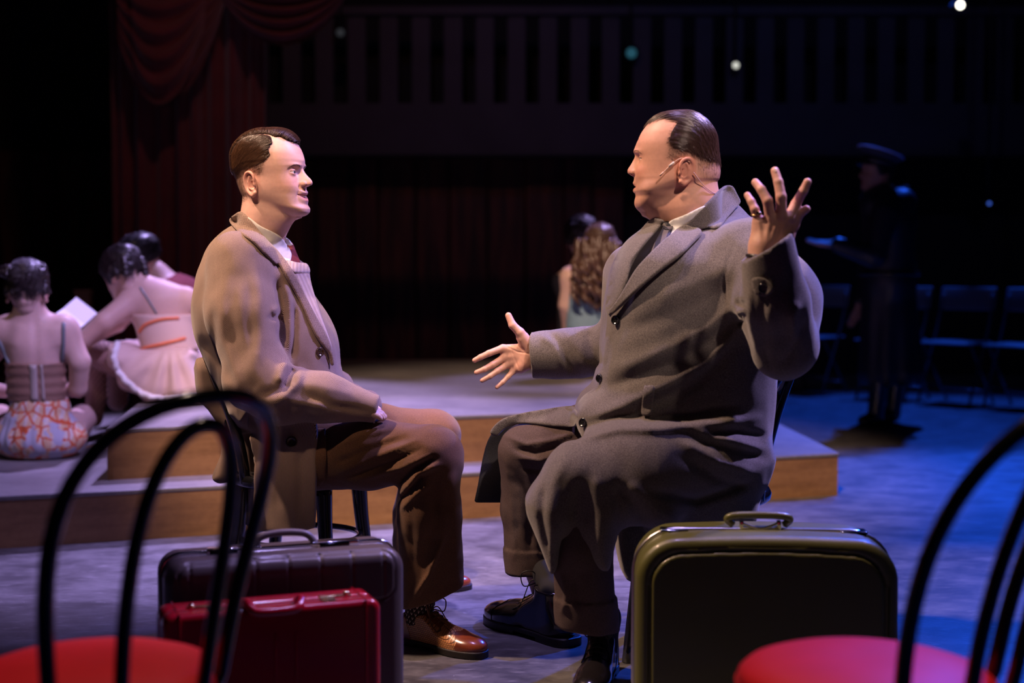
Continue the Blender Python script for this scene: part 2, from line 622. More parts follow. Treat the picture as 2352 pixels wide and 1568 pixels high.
def tweed(c1, c2, scale=420, lo=0.36, hi=0.64):
    def build(m, nt, N, L, b, tc):
        n = N.new('ShaderNodeTexNoise'); n.inputs['Scale'].default_value = scale; n.inputs['Detail'].default_value = 4; n.inputs['Roughness'].default_value = 0.7
        L.new(tc.outputs['Object'], n.inputs['Vector'])
        mr = N.new('ShaderNodeMapRange'); mr.inputs['From Min'].default_value = lo; mr.inputs['From Max'].default_value = hi
        L.new(n.outputs['Fac'], mr.inputs['Value'])
        L.new(mixc(N, L, mr.outputs[0], c1, c2), b.inputs['Base Color'])
        bp = N.new('ShaderNodeBump'); bp.inputs['Strength'].default_value = 0.35; bp.inputs['Distance'].default_value = 0.0012
        L.new(n.outputs['Fac'], bp.inputs['Height']); L.new(bp.outputs['Normal'], b.inputs['Normal'])
    return build
# ------------------------------------------------------------------ the setting
def floor_nodes(m, nt, N, L, b, tc):
    mp = N.new('ShaderNodeMapping'); mp.inputs['Scale'].default_value = (1.0, 1.5, 1.0); mp.inputs['Rotation'].default_value = (0, 0, 0.3)
    L.new(tc.outputs['Object'], mp.inputs[0])
    n1 = N.new('ShaderNodeTexNoise'); n1.inputs['Scale'].default_value = 5.5; n1.inputs['Detail'].default_value = 9; n1.inputs['Roughness'].default_value = 0.68
    L.new(mp.outputs[0], n1.inputs['Vector'])
    mr = N.new('ShaderNodeMapRange'); mr.inputs['From Min'].default_value = 0.40; mr.inputs['From Max'].default_value = 0.80
    L.new(n1.outputs['Fac'], mr.inputs['Value'])
    c = mixc(N, L, mr.outputs[0], (0.060, 0.057, 0.062), (0.21, 0.20, 0.205))
    # scuffs and flecks of paint
    n2 = N.new('ShaderNodeTexNoise'); n2.inputs['Scale'].default_value = 60; n2.inputs['Detail'].default_value = 4; n2.inputs['Distortion'].default_value = 1.5
    L.new(mp.outputs[0], n2.inputs['Vector'])
    f = N.new('ShaderNodeMapRange'); f.inputs['From Min'].default_value = 0.70; f.inputs['From Max'].default_value = 0.76
    L.new(n2.outputs['Fac'], f.inputs['Value'])
    c = mixc(N, L, mnode(N, L, 'MULTIPLY', f.outputs[0], 0.55), c, (0.55, 0.53, 0.52))
    mp2 = N.new('ShaderNodeMapping'); mp2.inputs['Scale'].default_value = (5, 16, 1); mp2.inputs['Rotation'].default_value = (0, 0, -0.5)
    L.new(tc.outputs['Object'], mp2.inputs[0])
    n3 = N.new('ShaderNodeTexNoise'); n3.inputs['Scale'].default_value = 3.0; n3.inputs['Detail'].default_value = 6
    L.new(mp2.outputs[0], n3.inputs['Vector'])
    g = N.new('ShaderNodeMapRange'); g.inputs['From Min'].default_value = 0.57; g.inputs['From Max'].default_value = 0.72
    L.new(n3.outputs['Fac'], g.inputs['Value'])
    c = mixc(N, L, mnode(N, L, 'MULTIPLY', g.outputs[0], 0.3), c, (0.40, 0.39, 0.40))
    L.new(c, b.inputs['Base Color'])
    r = N.new('ShaderNodeMapRange'); r.inputs['To Min'].default_value = 0.34; r.inputs['To Max'].default_value = 0.62
    L.new(n1.outputs['Fac'], r.inputs['Value']); L.new(r.outputs[0], b.inputs['Roughness'])
    bp = N.new('ShaderNodeBump'); bp.inputs['Strength'].default_value = 0.15; bp.inputs['Distance'].default_value = 0.004
    L.new(n1.outputs['Fac'], bp.inputs['Height']); L.new(bp.outputs['Normal'], b.inputs['Normal'])
FLOORM = mat('scuffed_black_stage_floor', build=floor_nodes)
bm = bmesh.new(); box(bm, (-6.5, -1.0, -0.12), (7.5, 13.2, 0.0))
tag(bm_obj('floor', bm, FLOORM), kind='structure')
BLACKW = mat('black_painted_wall', (0.012, 0.012, 0.014), 0.9)
for nm, lo, hi in (('wall_left', (-6.5, -1.0, 0), (-6.3, 13.2, 6.0)), ('wall_right', (7.3, -1.0, 0), (7.5, 13.2, 6.0)), ('wall_back', (-6.3, 13.0, 0), (7.3, 13.2, 6.0)), ('ceiling', (-6.5, -1.0, 6.0), (7.5, 13.2, 6.15))):
    bm = bmesh.new(); box(bm, lo, hi)
    tag(bm_obj(nm, bm, BLACKW), kind='structure')
# panelled wall under the balcony: upright red-brown boards of uneven width, some standing proud
def plank(m, nt, N, L, b, tc):
    mp = N.new('ShaderNodeMapping'); mp.inputs['Scale'].default_value = (9, 9, 0.9); L.new(tc.outputs['Object'], mp.inputs[0])
    n = N.new('ShaderNodeTexNoise'); n.inputs['Scale'].default_value = 1.6; n.inputs['Detail'].default_value = 7; L.new(mp.outputs[0], n.inputs['Vector'])
    mr = N.new('ShaderNodeMapRange'); mr.inputs['From Min'].default_value = 0.35; mr.inputs['From Max'].default_value = 0.68; L.new(n.outputs['Fac'], mr.inputs['Value'])
    L.new(mixc(N, L, mr.outputs[0], (0.020, 0.007, 0.006), (0.125, 0.036, 0.020)), b.inputs['Base Color'])
PLANK = mat('red_brown_boards', rough=0.6, build=plank)
bm = bmesh.new(); box(bm, (-4.6, 12.85, 0), (1.0, 12.99, 2.05))
pw = tag(bm_obj('trim_1', bm, mat('dark_board_backing', (0.015, 0.008, 0.007), 0.9)), kind='structure')
rr = random.Random(4)
x = -4.6
while x < 0.98:
    w = min(rr.choice((0.22, 0.30, 0.34, 0.26)), 1.0 - x)
    bm = bmesh.new(); box(bm, (x + 0.006, 12.80 - rr.choice((0, 0.012, 0.03)), 0.0), (x + w - 0.006, 12.86, 2.03))
    bm_obj('plank', bm, PLANK, pw, bevel=0.006, seg=1)
    x += w
# balcony with an upright-board railing
BALC = mat('blue_black_balcony_paint', (0.040, 0.038, 0.052), 0.65, noise=0.2, nscale=3)
YB = 12.4
def zb(py): return 1 + (610 - py) / FPX * YB
bm = bmesh.new(); box(bm, (-2.15, YB, zb(352)), (6.5, YB + 0.08, zb(240)))
balc = tag(bm_obj('wall_balcony', bm, BALC), kind='structure')
bm = bmesh.new(); box(bm, (-2.15, YB - 0.03, zb(358)), (6.5, YB + 0.4, zb(351)))
bm_obj('soffit_edge', bm, BALC, balc)
bm = bmesh.new(); box(bm, (-2.15, YB - 0.03, zb(42)), (6.5, YB + 0.11, zb(22)))
bm_obj('top_rail', bm, BALC, balc, bevel=0.01)
x = (620 - 1176) / FPX * YB - 0.16
pitch = 0.283
while x < 6.3:
    bm = bmesh.new(); box(bm, (x, YB + 0.012, zb(242)), (x + pitch * 0.58, YB + 0.05, zb(40)))
    bm_obj('board', bm, BALC, balc, bevel=0.004, seg=1)
    x += pitch
    pitch = max(0.238, pitch - 0.0012)
bm = bmesh.new(); box(bm, (-2.15, YB + 0.08, zb(352)), (6.5, 13.0, zb(340)))
bm_obj('balcony_floor', bm, BALC, balc)

# ---- red stage curtain with swags at the left
VELV = mat('dark_red_velvet', (0.125, 0.018, 0.020), 0.85, sheen=0.4, noise=0.25, nscale=6)
YC = 9.9
xa, xb = (262 - 1176) / FPX * YC, (615 - 1176) / FPX * YC
curt = thing('stage_curtain', 'tall dark red pleated curtain hanging behind the seated young man', 'curtain', ((xa + xb) / 2, YC, 0))
n = 150
xs = np.linspace(xa, xb, n); zs = np.linspace(0.02, 4.6, 14)
X, Z = np.meshgrid(xs, zs, indexing='ij')
ph = (X - xa) * 2 * math.pi / 0.125
Yc_ = YC + 0.045 * np.sin(ph + 0.8 * np.sin(ph * 0.23) + 0.15 * np.sin(Z * 1.3)) + 0.03 * np.sin(ph * 0.41)
def sheet(X, Y, Z, d=0.006):
    n, m = X.shape
    V = np.stack((X, Y, Z), -1).reshape(-1, 3)
    V = np.vstack((V, V + (0, d, 0)))
    q = []
    for i in range(n - 1):
        for j in range(m - 1):
            a = i * m + j
            q.append((a, a + m, a + m + 1, a + 1))
            b_ = a + n * m
            q.append((b_, b_ + 1, b_ + m + 1, b_ + m))
    return V, [q]
V, F = sheet(X, Yc_, Z)
add_world('curtain_panel', V, F, VELV, curt)
def swag(px0, px1, py0, py1, drop_l, drop_r, low, Y, k):
    """a draped swag between two hanging points, folds running along it"""
    us, ts = np.linspace(0, 1, 40), np.linspace(0, 1, 60)
    U, T = np.meshgrid(us, ts, indexing='ij')
    x0, z0 = at(px0, py0, Y)[[0, 2]]; x1, z1 = at(px1, py1, Y)[[0, 2]]
    Xs = x0 + (x1 - x0) * U
    top = z0 + (z1 - z0) * U
    sag = (4 * U * (1 - U)) ** 0.8
    dl = drop_l * (1 - U) + drop_r * U
    Zs = top - T * (low * sag + dl) * 1.0 - 0.02
    Ys = Y - 0.10 * sag * np.sin(math.pi * np.clip(T, 0, 1) * 0.7) - 0.030 * np.sin(T * k * 2 * math.pi) * (0.3 + sag)
    V, F = sheet(Xs, Ys, Zs)
    add_world('swag', V, F, VELV, curt)
swag(268, 520, -60, -60, 0.42, 0.10, 0.60, YC - 0.16, 6)
swag(300, 470, -60, -60, 0.55, 0.30, 0.42, YC - 0.24, 5)
swag(500, 810, -70, -70, 0.10, 0.06, 0.42, YC - 0.16, 6)
bm = bmesh.new(); box(bm, (xa - 2.4, YC - 0.06, 2.86), (xb + 1.9, YC + 0.08, 2.98))
bm_obj('curtain_rail', bm, BLACKW, curt, world=True)

# ---- stage platforms
def ply(c1, c2):
    def build(m, nt, N, L, b, tc):
        mp = N.new('ShaderNodeMapping'); mp.inputs['Scale'].default_value = (1.2, 1.2, 9); L.new(tc.outputs['Object'], mp.inputs[0])
        n = N.new('ShaderNodeTexNoise'); n.inputs['Scale'].default_value = 2.2; n.inputs['Detail'].default_value = 8; n.inputs['Roughness'].default_value = 0.7; L.new(mp.outputs[0], n.inputs['Vector'])
        n2 = N.new('ShaderNodeTexNoise'); n2.inputs['Scale'].default_value = 40; n2.inputs['Detail'].default_value = 3; L.new(tc.outputs['Object'], n2.inputs['Vector'])
        f = mnode(N, L, 'ADD', mnode(N, L, 'MULTIPLY', n.outputs['Fac'], 0.9), mnode(N, L, 'MULTIPLY', n2.outputs['Fac'], 0.25))
        mr = N.new('ShaderNodeMapRange'); mr.inputs['From Min'].default_value = 0.35; mr.inputs['From Max'].default_value = 0.8; L.new(f, mr.inputs['Value'])
        L.new(mixc(N, L, mr.outputs[0], c1, c2), b.inputs['Base Color'])
    return build
RISER = mat('painted_plywood_riser', rough=0.6, build=ply((0.17, 0.085, 0.035), (0.33, 0.18, 0.080)))
DECK = mat('worn_grey_deck_paint', rough=0.5, build=ply((0.10, 0.092, 0.095), (0.24, 0.225, 0.225)))
def platform(name, label, poly, z0, z1, nboards):
    """a deck on framed risers; POLY goes round from the front left corner, front edge first"""
    P = [Vector((p[0], p[1], 0)) for p in poly]
    c = sum(P, Vector()) / len(P)
    t = thing(name, label, 'platform', (c.x, c.y, z0))
    bm = bmesh.new()
    lo = [bm.verts.new((p.x, p.y, z1 - 0.018)) for p in P]; hi = [bm.verts.new((p.x, p.y, z1)) for p in P]
    bm.faces.new(hi); bm.faces.new(lo[::-1])
    for i in range(len(P)): bm.faces.new((lo[i], lo[(i + 1) % len(P)], hi[(i + 1) % len(P)], hi[i]))
    bm_obj('deck', bm, DECK, t, bevel=0.004, seg=1, world=True)
    for i in range(len(P)):
        a, b = P[i], P[(i + 1) % len(P)]
        d = (b - a); Ln = d.length; d.normalize(); nrm = Vector((-d.y, d.x, 0))
        nb = nboards if i == 0 else 1
        for k in range(nb):
            s0, s1 = Ln * k / nb + 0.003, Ln * (k + 1) / nb - 0.003
            bm = bmesh.new()
            cor = [a + d * s0 + nrm * 0.006, a + d * s1 + nrm * 0.006, a + d * s1 + nrm * 0.024, a + d * s0 + nrm * 0.024]
            lo = [bm.verts.new((p.x, p.y, z0)) for p in cor]; hi = [bm.verts.new((p.x, p.y, z1 - 0.018)) for p in cor]
            bm.faces.new(hi); bm.faces.new(lo[::-1])
            for q in range(4): bm.faces.new((lo[q], lo[(q + 1) % 4], hi[(q + 1) % 4], hi[q]))
            bm_obj('riser_board', bm, RISER, t, world=True)
    return t
ZL, ZU = 0.187, 0.385
platform('stage_platform', 'long low platform with brown riser standing on the stage floor', [(-3.6, 4.335), (1.426, 6.16), (1.30, 9.4), (-3.6, 9.4)], 0.0, ZL, 3)
platform('stage_platform', 'upper platform step set back on the lower one, reaching behind the men', [(-1.536, 5.36), (1.0, 6.28), (1.0, 9.35), (-2.1, 9.35)], ZL, ZU, 3)
# ------------------------------------------------------------------ people: heads, hands, hair, cloth
def pz(tab):
    return pchip([t[0] for t in tab], [t[1] for t in tab])

def head_fn(S):
    """implicit head in millimetres: x forward, y to its left, z up, ears near the origin"""
    Fb, B, W = pz(S['Fb']), pz(S['B']), pz(S['W'])
    nose, nw, lip = pz(S['nose']), pz(S['nw']), pz(S['lip'])
    ztop, zbot = S['Fb'][0][0], S['Fb'][-1][0]
    ey, ez, ex = S['eye']
    mz, mw, smile, mopen = S['mouth']
    cf = S.get('front', 2.3)
    earf = ear_fn(S) if 'ear' in S else None
    neckf = S['neck'] if callable(S['neck']) else chain(*S['neck'], 20)
    extra = S.get('extra')
    def base(P):
        x, y, z = P[:, 0], P[:, 1], P[:, 2]
        zc = np.clip(z, zbot + 0.3, ztop - 0.3)
        fb, b, w = Fb(zc), B(zc), np.maximum(W(zc), 1.0)
        c = 0.5 * (fb + b); a = np.maximum(0.5 * (fb - b), 2.0)
        u, ay = (x - c) / a, np.abs(y)
        n = np.where(u > 0, cf, 2.05)
        k = (np.abs(u) ** n + (ay / w) ** n + 1e-9) ** (1 / n)
        rr = np.sqrt((x - c) ** 2 + y * y)
        d = np.where(k > 0.25, rr * (1 - 1 / np.maximum(k, 0.25)), -0.75 * np.minimum(a, w))
        m = np.clip((u - 0.05) / 0.4, 0, 1); m = m * m * (3 - 2 * m)
        zl = zc - smile * np.clip(ay / mw, 0, 1.3) ** 2
        D = nose(zc) * np.exp(-(ay / nw(zc)) ** 2.6)
        D = D + lip(zl) * np.clip(1 - (ay / (mw * 1.02)) ** 2.2, 0, 1)
        D = D - S.get('socket', 8.0) * np.exp(-((ay - ey + 3) / 15) ** 2 - ((z - ez - 2) / 9.5) ** 2)
        D = D + S.get('brow', 2.5) * np.exp(-((ay - 24) / 20) ** 2 - ((z - S['bz']) / 6.0) ** 2)
        D = D + S.get('cheek', 3.0) * np.exp(-((ay - 44) / 16) ** 2 - ((z + 14) / 17) ** 2)
        # fold from the nose wing to the corner of the mouth
        t = np.clip((z + 14) / (mz + 14 - 6), 0, 1)
        yl = 18 + (mw + 3 - 18) * t
        inz = np.exp(-(np.clip(np.abs(z - (mz - 14) * 0.5) - 14, 0, 99) / 5) ** 2)
        D = D - S.get('fold', 1.6) * np.exp(-((ay - yl) / 3.2) ** 2) * inz
        d = d - D * m
        d = np.maximum(d, z - ztop); d = np.maximum(d, zbot - z)
        return d
    def f(P):
        d = base(P)
        if extra is not None: d = smin(d, extra(P), S.get('ek', 20))
        d = smin(d, neckf(P), S.get('nk', 22))
        y, z = P[:, 1], P[:, 2]
        # nostrils and nose wings
        al = S['ala']
        Pa = P.copy(); Pa[:, 1] = np.abs(y)
        d = smin(d, ell((al[0], al[1], al[2]), (9.5, 6.0, 7.5))(Pa), 4)
        d = smax(d, -ell((al[0] + 5, al[1] - 3.5, al[2] - 7.0), (7, 3.2, 4.5), rot('Y', -10))(Pa), 2)
        # eyelids round the eyeball
        q = Pa - np.array((ex, ey, ez))
        r = np.linalg.norm(q, axis=1)
        d = smin(d, r - S.get('lid', 13.6), 5)
        hu, hl = S.get('slit', (4.2, 3.4))
        cup = 1 - (q[:, 1] / 12.5) ** 2
        sl = np.maximum(q[:, 2] - hu * cup - 0.06 * q[:, 1], -hl * cup - q[:, 2])
        cut = np.maximum(np.maximum(sl, 4.0 - q[:, 0]), 11.4 - r)
        d = smax(d, -cut, 1.2)
        cr = np.abs(q[:, 2] - (hu + 3.6) * np.clip(cup, 0, 1) - 1.0)
        d = d + 0.9 * np.exp(-(cr / 1.3) ** 2) * (q[:, 0] > 3) * np.exp(-((r - 13) / 4) ** 2)
        # mouth
        zm = mz + smile * (np.clip(np.abs(y) / mw, 0, 1.1)) ** 2
        ho = mopen * np.clip(1 - (y / (mw * 0.93)) ** 2, -1, 1) + 0.35
        ms = np.maximum(np.abs(z - zm) - ho, np.abs(y) - mw * 0.98)
        dep = np.maximum(ms, S['mx'] - 14 - 0.008 * y * y - P[:, 0])
        d = smax(d, -dep, 1.6)
        if earf is not None: d = smin(d, earf(P), 2.5)
        return d
    f.base = base
    return f

def ear_fn(S):
    cx, cz, hw, hh, tilt, out = S['ear']
    R = rot('Y', tilt) @ rot('Z', S.get('flare', 24))
    c = np.array((cx, out, cz))
    def loc(P):
        Q = P.copy(); Q[:, 1] = np.abs(P[:, 1])
        return (Q - c) @ R
    k = hh / 31.0
    rim = []
    prof = [(0.62, -0.10), (0.85, 0.3), (0.72, 0.72), (0.25, 0.98), (-0.35, 0.97), (-0.85, 0.62), (-1.0, 0.12), (-0.88, -0.35), (-0.55, -0.72), (-0.05, -0.98), (0.42, -0.86)]
    rr = [2.4, 3.0, 3.4, 3.7, 3.9, 3.9, 3.6, 3.4, 4.2, 5.2, 4.2]
    pts = smooth_path([(p[0] * hw, 3.0, p[1] * hh) for p in prof], 3)
    rs = np.interp(np.linspace(0, 1, len(pts)), np.linspace(0, 1, len(rr)), rr) * k
    rimf = chain([p for p in pts], rs, 2.0)
    plate = ell((0, -1.0, 0), (hw * 0.92, 4.2 * k, hh * 0.92))
    dish = ell((0.5, 5.5, 5), (hw * 0.66, 5.2 * k, hh * 0.66))
    concha = ell((0.16 * hw, 1.5, -4 * k), (hw * 0.42, 7 * k, hh * 0.33))
    anti = chain([(0.0 * hw, 1.6, 0.62 * hh), (-0.38 * hw, 2.4, 0.22 * hh), (-0.38 * hw, 2.6, -0.28 * hh), (0.12 * hw, 2.6, -0.52 * hh)], [2.4 * k, 2.8 * k, 2.8 * k, 2.8 * k], 2)
    tra = ell((0.66 * hw, 3.0, -0.16 * hh), (4.2 * k, 3.0 * k, 6.0 * k))
    lobe = ell((0.10 * hw, 0.5, -0.80 * hh), (hw * 0.48, 4.4 * k, hh * 0.24))
    back = ell((3, -10, 0), (hw * 0.5, 12, hh * 0.6))
    def f(P):
        Q = loc(P)
        d = smin(plate(Q), back(Q), 5)
        d = smax(d, -dish(Q), 3)
        d = smin(d, rimf(Q), 2.5)
        d = smin(d, anti(Q), 3.0)
        d = smin(d, lobe(Q), 4)
        d = smax(d, -concha(Q), 2.5)
        d = smin(d, tra(Q), 2.5)
        return d
    return f

def build_head(S, M, h=1.8, zlow=-190):
    """vertices in world coordinates, quads, and millimetre coordinates"""
    f = head_fn(S)
    V, Q = surf(f, (-125, -100, zlow), (150, 100, 150), h)
    return f, xform(V * 0.001, M), Q, V

def ico_sphere(c, r, seg=20, rings=14, axis=(1, 0, 0)):
    """uv sphere with its pole along AXIS"""
    a = np.array(axis, float); a /= np.linalg.norm(a)
    t = np.array((0, 0, 1.0)) if abs(a[2]) < 0.9 else np.array((0, 1.0, 0))
    b = np.cross(a, t); b /= np.linalg.norm(b); c2 = np.cross(a, b)
    V = [a]
    for i in range(1, rings):
        th = math.pi * i / rings
        for k in range(seg):
            ph = 2 * math.pi * k / seg
            V.append(a * math.cos(th) + (b * math.cos(ph) + c2 * math.sin(ph)) * math.sin(th))
    V.append(-a)
    T, Qd = [], []
    for k in range(seg):
        T.append((0, 1 + k, 1 + (k + 1) % seg))
        o = 1 + (rings - 2) * seg
        T.append((o + seg, o - 0 + (k + 1) % seg, o + k))
    for i in range(rings - 2):
        for k in range(seg):
            p = 1 + i * seg
            Qd.append((p + k, p + seg + k, p + seg + (k + 1) % seg, p + (k + 1) % seg))
    return np.asarray(c) + r * np.array(V), [T, Qd], np.array(V) @ a

def eyes(S, M, gaze, parent, iris=(0.10, 0.16, 0.24)):
    ey, ez, ex = S['eye']
    R = np.array(M)[:3, :3]
    for s in (-1, 1):
        g = R @ np.array(gaze)
        c = xform(np.array([[ex, s * ey, ez]]) * 0.001, M)[0]
        V, F, co = ico_sphere(c, 0.0116, 28, 40, g)
        col = np.tile(np.array((0.72, 0.66, 0.64)), (len(V), 1))
        ang = np.degrees(np.arccos(np.clip(co, -1, 1)))
        col[ang < 35] = np.array(iris) * 0.3
        col[ang < 31] = iris
        col[ang < 15] = (0.005, 0.005, 0.006)
        add_world('eye', V, F, mat('eyeball', tint=True, rough=0.08, coat=0.6), parent, col=col)

def strand_mesh(paths, nrm, rad, taper=0.25):
    """paths (n,s,3), nrm (n,s,3): flat three sided tubes"""
    n, s, _ = paths.shape
    T = np.gradient(paths, axis=1); T /= np.linalg.norm(T, axis=2, keepdims=True) + 1e-12
    side = np.cross(T, nrm); side /= np.linalg.norm(side, axis=2, keepdims=True) + 1e-12
    up = np.cross(side, T)
    t = np.linspace(0, 1, s)
    w = (1 - (1 - taper) * t ** 2)[None, :, None] * (rad if np.isscalar(rad) else np.asarray(rad)[:, None, None])
    ring = np.stack((paths - side * w, paths + side * w, paths + up * w), 2)     # n,s,3,3
    V = ring.reshape(-1, 3)
    base = (np.arange(n)[:, None, None] * s + np.arange(s - 1)[None, :, None]) * 3
    k = np.arange(3)[None, None, :]
    l = (k + 1) % 3
    q = np.stack((base + k, base + l, base + 3 + l, base + 3 + k), -1).reshape(-1, 4)
    return V, q

def grow(f, roots, flow, nseg, seg, lift, rng, spread=0.08):
    """strands that follow FLOW over the surface f = lift"""
    P = roots.copy(); n = len(P)
    out, nor = [], []
    jit = rng.normal(size=(n, 3)) * spread
    segs = seg * (0.75 + 0.5 * rng.random(n)) if np.isscalar(seg) else seg
    for i in range(nseg + 1):
        for _ in range(2):
            g = grad(f, P, 0.6)
            gg = np.maximum(np.einsum('ij,ij->i', g, g), 0.15)
            P = P - np.clip(f(P) / gg, -4, 4)[:, None] * g
        gn = g / (np.linalg.norm(g, axis=1)[:, None] + 1e-9)
        l = lift(P, i / nseg) if callable(lift) else lift
        out.append(P + gn * (l if np.isscalar(l) else l[:, None])); nor.append(gn)
        v = flow(P) + jit
        v = v - gn * np.einsum('ij,ij->i', v, gn)[:, None]
        v /= np.linalg.norm(v, axis=1)[:, None] + 1e-9
        P = P + v * segs[:, None]
    return np.stack(out, 1), np.stack(nor, 1)

def sample_faces(V, Q, keep, n, rng):
    F = Q[keep]
    a = np.linalg.norm(np.cross(V[F[:, 2]] - V[F[:, 0]], V[F[:, 3]] - V[F[:, 1]]), axis=1)
    i = rng.choice(len(F), n, p=a / a.sum())
    u, v = rng.random((n, 1)), rng.random((n, 1))
    A, Bq, C, D = (V[F[i, k]] for k in range(4))
    return (A * (1 - u) + Bq * u) * (1 - v) + (D * (1 - u) + C * u) * v

def sub_mesh(V, Q, keepv):
    k = keepv[Q].all(1)
    Q2 = Q[k]
    used = np.unique(Q2)
    m = np.full(len(V), -1); m[used] = np.arange(len(used))
    return V[used], m[Q2], used

def hair_cap(f, Vmm, Q, maskf, thick):
    """a closed-looking cap of hair grown off the scalp: displaced copy of the scalp faces inside the hairline"""
    m = maskf(Vmm)
    V2, Q2, used = sub_mesh(Vmm, Q, m > 0.02)
    g = grad(f, V2, 1.0); g /= np.linalg.norm(g, axis=1)[:, None] + 1e-9
    t = thick(V2) if callable(thick) else thick
    mm = m[used]; mm = mm * mm * (3 - 2 * mm)
    V2 = V2 + g * (t * mm - 0.4)[:, None]
    return V2, Q2

def brow_strands(S, f, M, parent, colour, pts, n, rng, ln=7.0, rad=0.16, name='eyebrow', spread=1.6):
    for s in (-1, 1):
        C = smooth_path([(p[0] * s, p[1]) for p in pts], 8)
        i = rng.random(n) * (len(C) - 1.001)
        k = i.astype(int); t = (i - k)[:, None]
        c = C[k] * (1 - t) + C[k + 1] * t
        d = C[k + 1] - C[k]; d /= np.linalg.norm(d, axis=1)[:, None]
        off = rng.normal(size=n) * spread * (1 - 0.6 * (i / len(C)))
        R = np.zeros((n, 3)); R[:, 1] = c[:, 0]; R[:, 2] = c[:, 1] + off; R[:, 0] = S['eye'][2] + 22
        for _ in range(8):
            R[:, 0] -= np.clip(f(R), -4, 4) * 0.8
        v = np.zeros((n, 3)); v[:, 1] = d[:, 0]; v[:, 2] = d[:, 1] - off * 0.12
        P, N = grow(f, R, lambda p: v, 3, ln / 3, lambda p, t: 0.3 + 0.8 * t, rng, 0.15)
        V, q = strand_mesh(P, N, rad)
        add_world(name, xform(V * 0.001, M), [q], mat('hair_' + name + '_%02d' % int(colour[0] * 100), colour, 0.5), parent)

def hand_fn(J, wr, palm, fr=(0.0085, 0.0078, 0.0068), tr=(0.0125, 0.0100, 0.0085), kp=0.010):
    """J: dict thumb/index/middle/ring/pinky -> joints from knuckle to tip (world); wr: wrist point(s) (point, radius);
    palm: list of (a, b, ra, rb) that fill the palm"""
    pal = union(kp, *[cap(*p) for p in palm], cap(*wr))
    fing = []
    for k, s in (('index', 1.0), ('middle', 1.03), ('ring', 0.97), ('pinky', 0.84)):
        p = J[k]
        r = [fr[0] * s * 1.06, fr[1] * s * 1.04, fr[1] * s * 0.92, fr[2] * s * 0.88]
        fing.append(chain(p, r[:len(p)], 0.003))
    th = chain(J['thumb'], [tr[0] * 1.25, tr[0], tr[1], tr[2] * 0.9][:len(J['thumb'])], 0.004)
    def f(P):
        d = pal(P)
        d = smin(d, th(P), kp)
        g = fing[0](P)
        for o in fing[1:]: g = smin(g, o(P), 0.0015)
        return smin(d, g, 0.007)
    return f

def cloth_uv(V, Q, limbs):
    """per-corner cloth coordinates from the nearest limb frame; limbs: (a, b, radius, offset)"""
    c = V[Q].mean(1)
    best = np.full(len(Q), 1e9); bi = np.zeros(len(Q), int)
    for i, L in enumerate(limbs):
        d = cap(L[0], L[1], L[2])(c) + (L[3] if len(L) > 3 else 0)
        m = d < best; best[m] = d[m]; bi[m] = i
    uv = np.zeros((len(Q), 4, 2))
    for i, L in enumerate(limbs):
        m = bi == i
        if not m.any(): continue
        a, b = np.asarray(L[0], float), np.asarray(L[1], float)
        ax = (b - a) / np.linalg.norm(b - a)
        ref = np.array((0.0, 1.0, 0.0)) if abs(ax[1]) < 0.9 else np.array((1.0, 0, 0))
        e1 = np.cross(ax, ref); e1 /= np.linalg.norm(e1); e2 = np.cross(ax, e1)
        p = V[Q[m]] - a
        cc = c[m] - a
        ang0 = np.arctan2(cc @ e2, cc @ e1)
        ang = np.arctan2(p @ e2, p @ e1)
        ang = ang0[:, None] + (ang - ang0[:, None] + math.pi) % (2 * math.pi) - math.pi
        uv[m, :, 0] = ang * max(L[2], 0.02)
        uv[m, :, 1] = p @ ax
    return uv.reshape(-1, 2)

def creases(lines, ymax=None):
    """folds of cloth: (polyline in photo pixels, width px, depth in m); + raises a ridge, - sinks a crease"""
    segs = [(np.asarray(l, float), w, a) for l, w, a in lines]
    def f(P):
        px = to_px(P)
        out = np.zeros(len(P))
        for l, w, a in segs:
            lo, hi = l.min(0) - 3 * w, l.max(0) + 3 * w
            m = (px > lo).all(1) & (px < hi).all(1)
            if ymax is not None: m &= P[:, 1] < ymax
            if not m.any(): continue
            p = px[m]
            d = np.full(len(p), 1e9); tt = np.zeros(len(p))
            nl = len(l) - 1
            for i in range(nl):
                e = l[i + 1] - l[i]
                t = np.clip(((p - l[i]) @ e) / (e @ e), 0, 1)
                q = np.linalg.norm(p - l[i] - t[:, None] * e, axis=1)
                k = q < d; d[k] = q[k]; tt[k] = (i + t[k]) / nl
            fade = np.clip(np.minimum(tt, 1 - tt) * 5 + 0.25, 0, 1)
            out[m] += a * np.exp(-(d / w) ** 2) * fade
        return out
    return f

